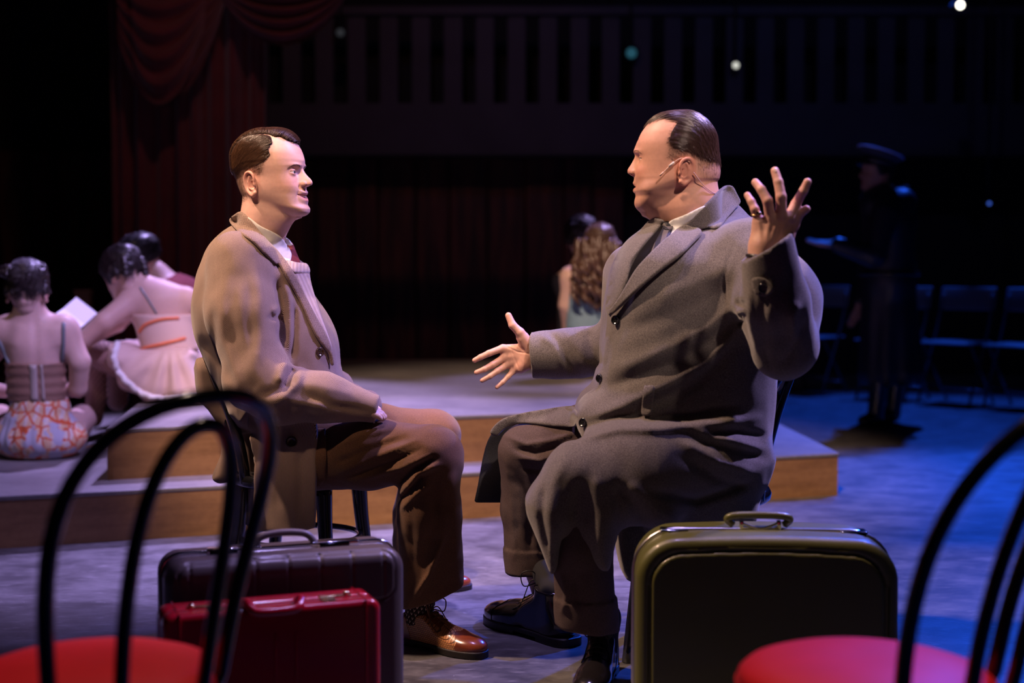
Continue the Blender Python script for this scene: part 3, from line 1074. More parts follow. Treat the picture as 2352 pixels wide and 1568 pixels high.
def button(name, pos, nrm, r, m, parent):
    """a four-hole coat button: dished disc with a raised rim"""
    n = np.asarray(nrm, float); n /= np.linalg.norm(n)
    t = np.cross(n, (0, 0, 1.0)); t /= np.linalg.norm(t); b = np.cross(n, t)
    prof = [(1.0, -0.25), (1.0, 0.15), (0.9, 0.3), (0.74, 0.28), (0.62, 0.12), (0.3, 0.12)]
    V, Q, T = [], [], []
    seg = 20
    for rr, zz in prof:
        for k in range(seg):
            a = 2 * math.pi * k / seg
            V.append(pos + r * (rr * (math.cos(a) * t + math.sin(a) * b) + zz * n))
    for i in range(len(prof) - 1):
        for k in range(seg):
            Q.append((i * seg + k, i * seg + (k + 1) % seg, (i + 1) * seg + (k + 1) % seg, (i + 1) * seg + k))
    V.append(pos + r * 0.12 * n); c = len(V) - 1
    for k in range(seg): T.append((c, (len(prof) - 1) * seg + k, (len(prof) - 1) * seg + (k + 1) % seg))
    o = add_world(name, np.array(V), [T, Q], m, parent)
    hol = []
    Vh, Qh, Th = [], [], []
    for sx, sy in ((1, 1), (1, -1), (-1, -1), (-1, 1)):
        p = pos + r * 0.22 * (sx * t + sy * b) + n * r * 0.10
        v, q, tt = tube_arrays(np.array([p, p + n * r * 0.09]), r * 0.11, 8)
        off = sum(len(x) for x in Vh)
        Vh.append(v); Qh += [tuple(a + off for a in f) for f in q]; Th += [tuple(a + off for a in f) for f in tt]
    add_world('button_hole', np.vstack(Vh), [Qh, Th], mat('button_hole', (0.004, 0.004, 0.004), 0.8), o_parent(o, parent))
    return o

def o_parent(o, parent):
    return o if o.parent is None or o.parent.parent is None else o.parent

FOOT = [(0.0, -0.024), (-0.004, 0), (0.0, 0.024), (0.03, 0.033), (0.08, 0.033), (0.14, 0.037), (0.20, 0.046), (0.245, 0.042), (0.278, 0.024), (0.288, 0.0), (0.282, -0.020), (0.25, -0.037), (0.20, -0.043), (0.14, -0.034), (0.08, -0.031), (0.03, -0.031)]
def shoe(name, heel, toe, parent, mats, L=0.288, lace_loops=True, high=0.0):
    """a lace-up shoe: welted sole and heel, vamp, leather toe cap and heel counter, tongue with laces. heel, toe: floor points"""
    h, t = np.asarray(heel, float), np.asarray(toe, float)
    d = t - h; d[2] = 0
    k = np.linalg.norm(d) / L
    rz = math.atan2(d[1], d[0])
    M = Matrix.Translation(Vector((h[0], h[1], 0))) @ Matrix.Rotation(rz, 4, 'Z') @ Matrix.Scale(k, 4)
    out = poly_d(smooth_path(FOOT, 4, closed=True))
    up = union(0.030, cap((0.036, 0, 0.040), (0.10, 0, 0.048), 0.034, 0.037), cap((0.10, 0, 0.050), (0.18, 0, 0.030), 0.038, 0.036),
               ell((0.215, 0.002, 0.024), (0.074, 0.046, 0.030)), cap((0.055, 0, 0.05), (0.062, 0, 0.085 + high), 0.036, 0.037 + high * 0.1))
    def upper(P):
        f = up(P)
        f = np.maximum(f, out(P[:, :2]) - 0.001)
        f = smax(f, 0.016 - P[:, 2], 0.003)
        top = 0.080 + high + 0.35 * np.maximum(P[:, 0] - 0.07, 0) + 0.25 * np.maximum(0.03 - P[:, 0], 0)
        return smax(f, P[:, 2] - top, 0.004)
    V, Q = surf(upper, (-0.02, -0.06, 0.0), (0.31, 0.06, 0.14 + high), 0.0034)
    R = add_world(name, xform(V, M), [Q], mats['vamp'], parent, uv=np.stack((V[Q][:, :, 0].ravel(), (V[Q][:, :, 2] + np.abs(V[Q][:, :, 1])).ravel()), 1))
    N = vnormals(V, Q)
    if np.mean(np.einsum('ij,ij->i', N, grad(upper, V, 0.001))) < 0: N = -N
    def over(nm, mask, off, m):
        V2, Q2, used = sub_mesh(V, Q, mask)
        if len(Q2): add_world(nm, xform(V2 + N[used] * off, M), [Q2], m, R)
    over('toe_cap', V[:, 0] > 0.205 + 0.9 * np.abs(V[:, 1]) * 0.35 + 0.006 * np.cos(V[:, 1] * 160), 0.0014, mats['cap'])
    over('heel_counter', (V[:, 0] < 0.062 - 0.35 * (V[:, 2] - 0.03)) | ((V[:, 2] < 0.022) & (V[:, 0] < 0.09)), 0.0014, mats['cap'])
    over('lace_facing', (np.abs(V[:, 1]) < 0.026) & (np.abs(V[:, 1]) > 0.007) & (V[:, 0] > 0.088) & (V[:, 0] < 0.165) & (V[:, 2] > 0.055), 0.0016, mats['cap'])
    def sole(P):
        f = out(P[:, :2]) - 0.004
        f = np.maximum(f, np.maximum(P[:, 2] - 0.019, -P[:, 2]))
        arch = np.maximum(0.009 - P[:, 2] + 0, np.maximum(-(P[:, 0] - 0.078), P[:, 0] - 0.15))
        gap = np.maximum(P[:, 2] - 0.008, np.maximum(0.078 - P[:, 0], P[:, 0] - 0.15))
        return smax(f, -gap, 0.002)
    V3, Q3 = surf(sole, (-0.02, -0.06, -0.004), (0.31, 0.06, 0.026), 0.0034)
    add_world('sole', xform(V3, M), [Q3], mats['sole'], R)
    # laces across the facing and a bow
    paths = []
    S = Shape(V, Q)
    def top(x, y):
        l, n, i, dd = S.t.ray_cast(Vector((x, y, 0.3)), Vector((0, 0, -1)))
        return np.array((x, y, (l[2] if l is not None else 0.06) + 0.003))
    for x in (0.10, 0.116, 0.132, 0.148):
        paths.append(smooth_path([top(x, y) for y in (-0.019, -0.008, 0.008, 0.019)], 3))
    b = top(0.104, 0) + np.array((0, 0, 0.004))
    if lace_loops:
        for s in (-1, 1):
            paths.append(smooth_path([b, b + (0.004, s * 0.020, 0.028), b + (0.020, s * 0.038, 0.022), b + (0.022, s * 0.030, -0.006), b + (0.006, s * 0.008, 0.001)], 6))
            paths.append(smooth_path([b, b + (0.012, s * 0.018, 0.006), top(0.134, s * 0.031), top(0.160, s * 0.036)], 6))
    paths = [xform(p, M) for p in paths]
    tubes_obj('laces', paths, 0.0016, mats['lace'], R, 6)
    return R
# ------------------------------------------------------------------ bentwood chairs
BLKW = mat('black_lacquered_bentwood', (0.006, 0.006, 0.008), 0.16, spec=0.6, coat=0.7)
REDV = mat('red_vinyl', (0.66, 0.012, 0.020), 0.5, coat=0.0, spec=0.35, noise=0.06, nscale=12)
def lathe(prof, seg=48):
    V, Q, T = [], [], []
    n = len(prof)
    for r, z in prof:
        for k in range(seg):
            a = 2 * math.pi * k / seg
            V.append((r * math.cos(a), r * math.sin(a), z))
    for i in range(n - 1):
        for k in range(seg):
            Q.append((i * seg + k, i * seg + (k + 1) % seg, (i + 1) * seg + (k + 1) % seg, (i + 1) * seg + k))
    V.append((0, 0, prof[0][1])); V.append((0, 0, prof[-1][1]))
    for k in range(seg):
        T.append((len(V) - 2, (k + 1) % seg, k))
        T.append((len(V) - 1, (n - 1) * seg + k, (n - 1) * seg + (k + 1) % seg))
    return np.array(V), [Q, T]
def bentwood(label, loc, rear_deg, cushion=True, R=0.18, rad=0.0118, lean=0.12, top=0.475, zs=0.375, spread=(58, 24), hr=0.156, back=0.05, group=None, leg_r=0.015):
    """round-seated bentwood chair; REAR_DEG is the heading of its back"""
    t = thing('bentwood_chair', label, 'chair', (loc[0], loc[1], 0), math.radians(rear_deg), group)
    def hoop(sp, h):
        th = np.linspace(0, math.pi, 41)
        e = 0.92
        ph = sp * np.sign(np.cos(th)) * np.abs(np.cos(th)) ** e
        zz = h * np.abs(np.sin(th)) ** e
        r = hr + lean * (zz / top) ** 1.4
        a = np.radians(ph)
        return np.stack((back * np.clip(zz / 0.05, 0, 1) * 0.4 + back * 0.6 + r * np.cos(a), r * np.sin(a), zs - 0.02 + zz), 1)
    tube_obj('outer_hoop', hoop(spread[0], top), rad, BLKW, t, 12, world=False)
    tube_obj('inner_hoop', hoop(spread[1], top * 0.92), rad * 0.92, BLKW, t, 12, world=False)
    V, F = lathe([(R - 0.05, zs - 0.035), (R - 0.004, zs - 0.035), (R + 0.008, zs - 0.026), (R + 0.010, zs - 0.012), (R + 0.004, zs), (R - 0.05, zs)])
    add_obj('seat_frame', new_mesh('seat_frame', V, F), BLKW, t)
    if cushion:
        V, F = lathe([(0.05, zs), (R + 0.002, zs + 0.001), (R + 0.009, zs + 0.008), (R + 0.007, zs + 0.018), (R - 0.004, zs + 0.028), (R - 0.03, zs + 0.037), (R - 0.08, zs + 0.044), (0.06, zs + 0.047), (0.02, zs + 0.047)])
        cu = add_obj('cushion', new_mesh('cushion', V, F), REDV, t)
        th = np.linspace(0, 2 * math.pi, 49)[:-1]
        tube_obj('piping', np.stack(((R + 0.0085) * np.cos(th), (R + 0.0085) * np.sin(th), np.full(48, zs + 0.0045)), 1), 0.004, REDV, cu, 8, closed=True, world=False)
    else:
        V, F = lathe([(0.05, zs - 0.01), (R - 0.03, zs - 0.01), (R - 0.03, zs + 0.004), (0.06, zs - 0.002), (0.02, zs - 0.003)])
        add_obj('seat_panel', new_mesh('seat_panel', V, F), BLKW, t)
    for a, out in ((38, 1.28), (-38, 1.28), (140, 1.16), (-140, 1.16)):
        c, s = math.cos(math.radians(a)), math.sin(math.radians(a))
        p = smooth_path([((R - 0.02) * c, (R - 0.02) * s, zs - 0.03), ((R - 0.008) * c, (R - 0.008) * s, zs * 0.6), (R * out * c, R * out * s, 0.0)], 6)
        tube_obj('leg', p, np.linspace(leg_r * 1.25, leg_r * 0.85, len(p)), BLKW, t, 10, world=False)
    th = np.linspace(0, 2 * math.pi, 49)[:-1]
    tube_obj('stretcher_ring', np.stack(((R - 0.02) * np.cos(th), (R - 0.02) * np.sin(th), np.full(48, zs * 0.56)), 1), 0.009, BLKW, t, 8, closed=True, world=False)
    return t
def near(px, Y): return (at(px, 700, Y)[0], Y)
bentwood('black bentwood chair with a red round seat, in front of the grey and red cases', near(199, 2.08), -45, group='empty bentwood chairs at the front')
bentwood('black bentwood chair with a red round seat, in front of the olive green suitcase', near(2000, 2.08), -45, group='empty bentwood chairs at the front')
bentwood('black bentwood chair under the young man in the brown coat', (near(688, 3.97)[0], 3.97), 160, False, R=0.185, leg_r=0.019, rad=0.015, hr=0.18, back=0.0, lean=0.09, spread=(62, 28), zs=0.43, top=0.40, group='chairs the two men sit on')
bentwood('black bentwood chair under the heavyset man in the grey coat', (near(1600, 3.66)[0], 3.66), -8, False, R=0.185, leg_r=0.019, rad=0.017, zs=0.43, top=0.36, lean=0.07, hr=0.18, back=0.0, spread=(62, 28), group='chairs the two men sit on')

# ------------------------------------------------------------------ suitcases
CHROME = mat('chrome', (0.75, 0.75, 0.78), 0.12, 1.0)
GREYC = mat('grey_brown_moulded_shell', (0.085, 0.066, 0.058), 0.33, coat=0.15, bump=0.35, bscale=700)
def rbox(hx, hz, hy, rc, ry, cy=0.0, bow=0.0):
    """case shell in its own frame: x across, z up from 0 to 2 hz, thickness y; corner radius rc, edge rounding ry"""
    def f(P):
        x, y, z = P[:, 0], P[:, 1] - cy, P[:, 2] - hz
        z = z + bow * (x / hx) ** 2 * (z > 0); x = x * (1 + bow * 0.35 * (z / hz) ** 2)
        qx, qz = np.abs(x) - hx + rc, np.abs(z) - hz + rc
        d2 = np.minimum(np.maximum(qx, qz), 0) + np.sqrt(np.maximum(qx, 0) ** 2 + np.maximum(qz, 0) ** 2) - rc
        ax, ay = d2 + ry, np.abs(y) - hy + ry
        return np.minimum(np.maximum(ax, ay), 0) + np.sqrt(np.maximum(ax, 0) ** 2 + np.maximum(ay, 0) ** 2) - ry
    return f
def rim_path(hx, hz, rc, y, bow=0.0, n=9):
    pts = []
    for cx, cz, a0 in ((hx - rc, hz - rc, 0), (-hx + rc, hz - rc, 90), (-hx + rc, -hz + rc, 180), (hx - rc, -hz + rc, 270)):
        for k in range(n):
            a = math.radians(a0 + 90 * k / (n - 1))
            x, z = cx + rc * math.cos(a), cz + rc * math.sin(a)
            x = x / (1 + bow * 0.35 * (z / hz) ** 2)
            if z > 0: z = z - bow * (x / hx) ** 2
            pts.append((x, y, z + hz))
    out = []
    for i in range(len(pts)):
        a, b = np.array(pts[i]), np.array(pts[(i + 1) % len(pts)])
        m = max(1, int(np.linalg.norm(b - a) / 0.04))
        out += [a + (b - a) * j / m for j in range(m)]
    return np.array(out)
def local_surf(name, f, lo, hi, h, m, parent):
    V, Q = surf(f, lo, hi, h)
    return add_obj(name, new_mesh(name, V, [Q]), m, parent)
def bar(name, pts, r, m, parent, sides=10):
    return tube_obj(name, np.array(pts, float), r, m, parent, sides, world=False)
def bx(name, lo, hi, m, parent, bevel=0.003):
    bm = bmesh.new(); box(bm, lo, hi)
    return bm_obj(name, bm, m, parent, True, bevel, 2)

# grey moulded case
a, b = np.array((-0.719, 2.88)), np.array((-0.253, 3.05))
yaw = math.atan2(b[1] - a[1], b[0] - a[0]); W = np.linalg.norm(b - a)
gc = thing('suitcase', 'grey-brown moulded hard suitcase standing behind the red briefcase', 'suitcase', ((a + b)[0] / 2, (a + b)[1] / 2, 0), yaw)
hx, hz = W / 2, 0.204
def gshell(s):
    fb = rbox(hx, hz, 0.044, 0.045, 0.030, s * 0.044)
    def f(P):
        d = fb(P)
        if s < 0:
            x, z = P[:, 0], P[:, 2]
            # raised panel with upright grooves
            qx, qz = np.abs(x) - hx + 0.024 + 0.03, np.abs(z - 0.352) - 0.050 + 0.03
            e = np.minimum(np.maximum(qx, qz), 0) + np.hypot(np.maximum(qx, 0), np.maximum(qz, 0)) - 0.03
            inside = e < 0
            d = d + 0.0030 * np.exp(-(e / 0.0028) ** 2)
            g = np.abs((x / 0.0665 + 0.5) % 1 - 0.5) * 0.0665
            d = d + 0.0028 * np.exp(-(g / 0.0024) ** 2) * inside
        return d
    return f
for s, nm in ((-1, 'front_shell'), (1, 'back_shell')):
    local_surf(nm, gshell(s), (-hx - 0.01, -0.10, -0.01), (hx + 0.01, 0.10, 2 * hz + 0.01), 0.0042, GREYC, gc)
tube_obj('metal_rim', rim_path(hx + 0.001, hz + 0.001, 0.046, 0.0), 0.0045, CHROME, gc, 8, closed=True, world=False)
zt = 2 * hz
for x0, x1 in ((-0.155, -0.072), (0.075, 0.165)):
    la = bx('latch', (x0, -0.016, zt - 0.004), (x1, 0.012, zt + 0.009), CHROME, gc, 0.003)
    bx('latch_lever', (x0 + 0.004, -0.020, zt - 0.010), (x1 - 0.022, -0.013, zt + 0.006), mat('dark_chrome', (0.05, 0.05, 0.06), 0.1, 1.0), la, 0.002)
hp = smooth_path([(-0.052, 0, zt + 0.004), (-0.048, 0, zt + 0.020), (-0.030, 0, zt + 0.029), (0.010, 0, zt + 0.032), (0.050, 0, zt + 0.027), (0.068, 0, zt + 0.012), (0.070, 0, zt + 0.003)], 6)
bar('handle', hp, 0.0075, mat('grey_handle_plastic', (0.13, 0.105, 0.10), 0.45), gc)
for x in (-0.052, 0.070): bx('handle_mount', (x - 0.008, -0.010, zt - 0.002), (x + 0.008, 0.010, zt + 0.008), CHROME, gc, 0.002)

# red briefcase
a, b = np.array((-0.685, 2.703)), np.array((-0.295, 2.85))
yaw = math.atan2(b[1] - a[1], b[0] - a[0]); W = np.linalg.norm(b - a)
nrm = np.array((math.sin(yaw), -math.cos(yaw)))
c = (a + b) / 2 + nrm * 0.057
rc_ = thing('briefcase', 'glossy red briefcase with brass latches, nearest of the stacked-up cases', 'briefcase', (c[0], c[1], 0), yaw)
hx, hz = W / 2, 0.176
REDC = mat('glossy_red_vinyl', (0.42, 0.006, 0.016), 0.22, coat=0.6, bump=0.2, bscale=500)
for s, nm in ((-1, 'front_shell'), (1, 'back_shell')):
    local_surf(nm, rbox(hx, hz, 0.0275, 0.022, 0.012, s * 0.0285), (-hx - 0.01, -0.08, -0.01), (hx + 0.01, 0.08, 2 * hz + 0.01), 0.004, REDC, rc_)
zt = 2 * hz
BRASS = mat('brass', (0.85, 0.66, 0.34), 0.2, 1.0)
for s in (-1, 1):
    x0, x1 = sorted((s * 0.095, s * 0.160))
    la = bx('latch', (x0, -0.014, zt - 0.003), (x1, -0.002, zt + 0.0035), BRASS, rc_, 0.0015)
    bx('latch_plate', (min(s * 0.095, s * 0.122), -0.046, zt - 0.003), (max(s * 0.095, s * 0.122), -0.012, zt + 0.003), BRASS, la, 0.0015)
    bar('latch_knob', [(s * 0.150, -0.008, zt + 0.002), (s * 0.150, -0.008, zt + 0.008)], 0.006, BRASS, la, 12)
    bx('corner_strip', (s * 0.178 - 0.0015, -0.0585, 0.02), (s * 0.178 + 0.0015, 0.0585, zt + 0.0012), REDC, rc_, 0.0008)
    bx('front_ridge', (s * 0.020 + 0.02 - 0.002, -0.0583, 0.02), (s * 0.020 + 0.02 + 0.002, -0.0560, zt - 0.05), REDC, rc_, 0.0008)
hp = smooth_path([(-0.050, -0.030, zt + 0.004), (-0.050, -0.044, zt + 0.010), (-0.045, -0.062, zt + 0.002), (-0.030, -0.068, zt - 0.004), (0.030, -0.068, zt - 0.004), (0.046, -0.062, zt + 0.002), (0.052, -0.044, zt + 0.010), (0.052, -0.030, zt + 0.004)], 6)
bar('handle', hp, 0.009, REDC, rc_)
for x in (-0.050, 0.052): bx('handle_mount', (x - 0.010, -0.036, zt - 0.002), (x + 0.010, -0.022, zt + 0.007), CHROME, rc_, 0.002)

# olive green case
ga, gb = np.array((at(1456, 1400, 3.10)[0], 3.10)), np.array((at(2043, 1400, 3.07)[0], 3.07))
yaw = math.atan2(gb[1] - ga[1], gb[0] - ga[0]); W = np.linalg.norm(gb - ga)
ol = thing('suitcase', 'olive green hard suitcase with rounded corners beside the grey-coated man', 'suitcase', ((ga + gb)[0] / 2, (ga + gb)[1] / 2, 0), yaw)
hx, hz, bow = W / 2, 0.2135, 0.012
OLIVE = mat('olive_green_shell', (0.100, 0.099, 0.022), 0.36, coat=0.2, bump=0.3, bscale=600)
def gfront(P):
    d = rbox(hx, hz, 0.05, 0.085, 0.020, -0.052, bow)(P)
    i = rbox(hx - 0.030, hz - 0.030, 0.2, 0.065, 0.02, 0, bow)(P * np.array((1, 1, 1)) - np.array((0, 0, 0.030)))
    return d + 0.006 * np.clip((0.004 - np.abs(i)) / 0.004, 0, 1) * (P[:, 1] < -0.07) - 0.004 * (i < -0.004) * (P[:, 1] < -0.07)
local_surf('front_shell', gfront, (-hx - 0.02, -0.12, -0.01), (hx + 0.02, 0.01, 2 * hz + 0.01), 0.0045, OLIVE, ol)
local_surf('back_shell', rbox(hx, hz, 0.05, 0.085, 0.020, 0.052, bow), (-hx - 0.02, -0.01, -0.01), (hx + 0.02, 0.12, 2 * hz + 0.01), 0.0045, OLIVE, ol)
RIMM = mat('brushed_pale_metal', (0.70, 0.68, 0.66), 0.28, 1.0)
tube_obj('metal_rim', rim_path(hx + 0.001, hz + 0.001, 0.086, -0.004, bow), 0.0055, RIMM, ol, 8, closed=True, world=False)
zt = 2 * hz
for x0, x1, dz in ((-0.222, -0.160, -0.0075), (0.168, 0.226, -0.0075)):
    la = bx('latch', (x0, -0.022, zt - 0.004 + dz), (x1, 0.020, zt + 0.006 + dz), CHROME, ol, 0.004)
    bx('latch_lever', (x0 + 0.018, -0.025, zt - 0.010 + dz), (x1 - 0.004, -0.019, zt + 0.004 + dz), mat('dark_chrome', (0.05, 0.05, 0.06), 0.1, 1.0), la, 0.002)
hp = smooth_path([(-0.062, 0.012, zt + 0.005), (-0.074, 0.010, zt + 0.018), (-0.058, 0.006, zt + 0.026), (0.0, 0.004, zt + 0.028), (0.046, 0.006, zt + 0.026), (0.062, 0.010, zt + 0.018), (0.050, 0.012, zt + 0.005)], 6)
bar('handle', hp, 0.0085, OLIVE, ol)
vp = smooth_path([(-0.045, -0.010, zt + 0.014), (-0.030, -0.014, zt + 0.008), (-0.005, -0.016, zt + 0.002), (0.020, -0.014, zt + 0.008), (0.036, -0.010, zt + 0.015)], 5)
bar('handle_bail', vp, 0.003, CHROME, ol, 8)
bx('handle_plate', (-0.046, -0.018, zt - 0.004), (0.036, 0.016, zt + 0.004), OLIVE, ol, 0.003)
for x in (-0.045, 0.036): bx('handle_mount', (x - 0.004, -0.014, zt), (x + 0.004, 0.004, zt + 0.018), CHROME, ol, 0.001)

# ------------------------------------------------------------------ folding chairs at the back right
STEEL = mat('blue_grey_steel', (0.10, 0.10, 0.115), 0.35, 0.6)
SEATP = mat('dark_grey_seat_plastic', (0.16, 0.16, 0.17), 0.42)
def folding_chair(label, loc, rz, first=None):
    if first is not None:
        r = first.copy(); COL.objects.link(r); r.location = (*loc, 0); r.rotation_euler = (0, 0, rz); r['label'] = label
        for ch in first.children:
            k = ch.copy(); COL.objects.link(k); k.parent = r
        return r
    t = thing('folding_chair', label, 'chair', (*loc, 0), rz, 'folding chairs at the back of the hall')
    for s in (-1, 1):
        bar('front_leg', smooth_path([(-0.17, s * 0.20, 0.0), (0.05, s * 0.20, 0.42), (0.14, s * 0.20, 0.62), (0.19, s * 0.19, 0.80)], 4), 0.011, STEEL, t, 8)
        bar('rear_leg', [(0.24, s * 0.185, 0.0), (-0.12, s * 0.185, 0.43)], 0.010, STEEL, t, 8)
    bar('cross_bar', [(-0.10, -0.20, 0.14), (-0.10, 0.20, 0.14)], 0.007, STEEL, t, 8)
    bar('cross_bar', [(0.17, -0.185, 0.09), (0.17, 0.185, 0.09)], 0.007, STEEL, t, 8)
    bm = bmesh.new(); box(bm, (-0.21, -0.20, 0.435), (0.17, 0.20, 0.455))
    bm_obj('seat', bm, SEATP, t, True, 0.012, 3)
    bm = bmesh.new(); box(bm, (-0.010, -0.215, -0.085), (0.010, 0.215, 0.085))
    bm.transform(Matrix.Translation((0.185, 0, 0.76)) @ Matrix.Rotation(math.radians(14), 4, 'Y'))
    bm_obj('backrest', bm, SEATP, t, True, 0.012, 3)
    return t
fc = None
for x, y, lb in ((2.85, 10.65, 'dark folding chair half hidden behind the standing officer'), (3.21, 10.29, 'dark folding chair just right of the standing officer'), (3.57, 9.93, 'dark folding chair second from the right frame edge'), (3.93, 9.57, 'dark folding chair cut by the right frame edge'), (2.35, 11.15, 'dark folding chair to the left of the standing officer')):
    o = folding_chair(lb, (x, y), math.radians(45), fc)
    fc = fc or o

# ------------------------------------------------------------------ small lamps in the dark, and one pale shape given a glow
def lamp(name, label, px, py, Y, r, col, strength, hang=True):
    p = at(px, py, Y)
    t = thing(name, label, 'lamp', tuple(p))
    d = np.array((0, -1.0, 0)) + (np.array((0, 0, 0)))
    V, q, tt = tube_arrays(np.array([(0, 0.0, 0), (0, 0.05 + 4 * r, 0.02)]), np.array([r * 1.5, r * 1.1]), 14)
    add_obj('lamp_housing', new_mesh('lamp_housing', V, [q, tt]), BLACKW, t)
    V, F, _ = ico_sphere((0, -r * 0.2, 0), r, 12, 8, (0, -1, 0))
    m = mat('lamp_glow_%s' % name + '%d' % px, (0, 0, 0), 0.5)
    m.node_tree.nodes['Principled BSDF'].inputs['Emission Color'].default_value = (*col, 1)
    m.node_tree.nodes['Principled BSDF'].inputs['Emission Strength'].default_value = strength
    add_obj('bulb', new_mesh('bulb', V, F), m, t)
    if hang:
        bar('hanging_rod', [(0, 0.03, 0.0), (0, 0.03, 5.98 - p[2])], 0.012, BLACKW, t, 6)
    return t
lamp('stage_lantern', 'small bright lantern hanging high above the officer', 2205, 12, 11.0, 0.028, (1.0, 0.95, 0.82), 6)
lamp('stage_lantern', 'small pale lamp shining through the balcony railing above the grey-coated man', 1690, 150, 12.32, 0.026, (0.95, 0.95, 0.85), 0.9)
lamp('stage_lantern', 'dim teal lamp on the balcony, left of the grey-coated man\'s head', 1450, 122, 12.32, 0.045, (0.10, 0.45, 0.65), 0.16)
lamp('stage_lantern', 'tiny blue lamp in the dark right of the officer', 2272, 467, 11.5, 0.014, (0.08, 0.2, 1.0), 0.7)
lamp('stage_lantern', 'faint white lamp above the red curtain\'s right edge', 782, 75, 12.32, 0.035, (0.75, 0.78, 0.9), 0.03)  # pale upright shape on the balcony, no lamp; its glow is added
# ------------------------------------------------------------------ the young man in the brown herringbone overcoat
SKIN = mat('skin', rough=0.5, sss=0.10, tint=True, noise=0.06, nscale=120, bump=0.08, bscale=900, spec=0.4)
L_SPEC = dict(
    Fb=[(131, 10), (129, 37), (121, 60), (105, 78), (93, 86.5), (77, 95.5), (60, 101.5), (48, 103.5), (36, 103), (28, 102), (10, 101), (-10, 103), (-24, 107), (-32, 108), (-45, 107.5), (-60, 109), (-68, 111.5), (-74, 116.5), (-80, 120), (-87, 119.5), (-92, 115), (-96, 108), (-100, 95)],
    B=[(131, -10), (125, -37), (108, -67), (87, -89), (60, -99), (30, -97), (6, -86), (-15, -76), (-35, -58), (-50, -22), (-62, 8), (-76, 36), (-86, 56), (-94, 78), (-100, 93)],
    W=[(131, 6), (128, 30), (120, 47), (108, 60), (90, 71), (66, 77.5), (35, 78), (10, 74), (-10, 71), (-28, 67), (-45, 62), (-60, 55), (-75, 47), (-86, 36), (-95, 23), (-100, 12)],
    nose=[(66, 0), (58, 1.6), (48, 3.2), (36, 2.6), (28.5, 4), (16.5, 11.5), (6, 20.5), (-1.5, 27.5), (-8.4, 30.2), (-15, 27), (-19.2, 12.5), (-24, 5), (-28, 1.5), (-32, 0)],
    nw=[(66, 26), (48, 22), (38, 13), (28, 8.5), (10, 10), (-5, 13), (-12, 15), (-32, 12)],
    lip=[(-26, 0), (-31, 4.5), (-36.6, 9.2), (-42.6, 6.8), (-46.5, 5), (-52, 8.2), (-57, 9.6), (-63.6, 5.5), (-68, 1.5), (-73, 0)],
    eye=(29.5, 16.5, 85), bz=36, mouth=(-47, 27, 5.5, 4.0), mx=113, ala=(112, 12.5, -12.5),
    ear=(-8, -15, 21, 31.5, -14, 75), socket=8.5, brow=4.0, cheek=3.5, fold=1.8, slit=(4.4, 3.8), lid=13.3,
    neck=([(-2, 0, -42), (-4, 0, -100), (-30, 0, -190)], [63, 62, 68]), nk=32,
    extra=chain([(92, 0, -78), (40, 0, -88)], [20, 37], 20),
)
L_M = Matrix.Translation(Vector(at(612.6, 413, 3.85))) @ Matrix.Rotation(math.radians(-16), 4, 'Z')
LP = [(-1.5, 0)]
left_man = thing('person', 'young man with side-parted hair in a brown herringbone overcoat, seated facing a man in grey', 'person', (at(640, 1400, 3.9)[0], 3.9, 0))
lf, LV, LQ, Lmm = build_head(L_SPEC, L_M)

def crop_l(cx, cy, n=66): return (((cx - 520) * 0.3005 + n * 0.2756) / 0.961, (600 - cy) * 0.3005)
L_HAIR = [crop_l(*p) for p in ((590, 240), (612, 290), (590, 350), (608, 400), (575, 440), (480, 452), (400, 450), (330, 470), (262, 512), (205, 548), (120, 560), (90, 300), (300, 60, 0), (700, 60, 0), (860, 200, 0), (800, 285, 0), (740, 262, 15), (680, 236, 35))]
L_FADE = [crop_l(*p) for p in ((540, 380), (552, 470), (528, 552), (500, 566), (480, 540), (430, 520), (365, 530), (335, 600), (345, 700), (350, 790), (300, 850), (200, 850), (90, 560), (150, 450), (300, 440))]
def poly_mask(poly, soft):
    pd = poly_d(poly)
    return lambda P: np.clip(0.5 - pd(P[:, (0, 2)]) / soft, 0, 1)

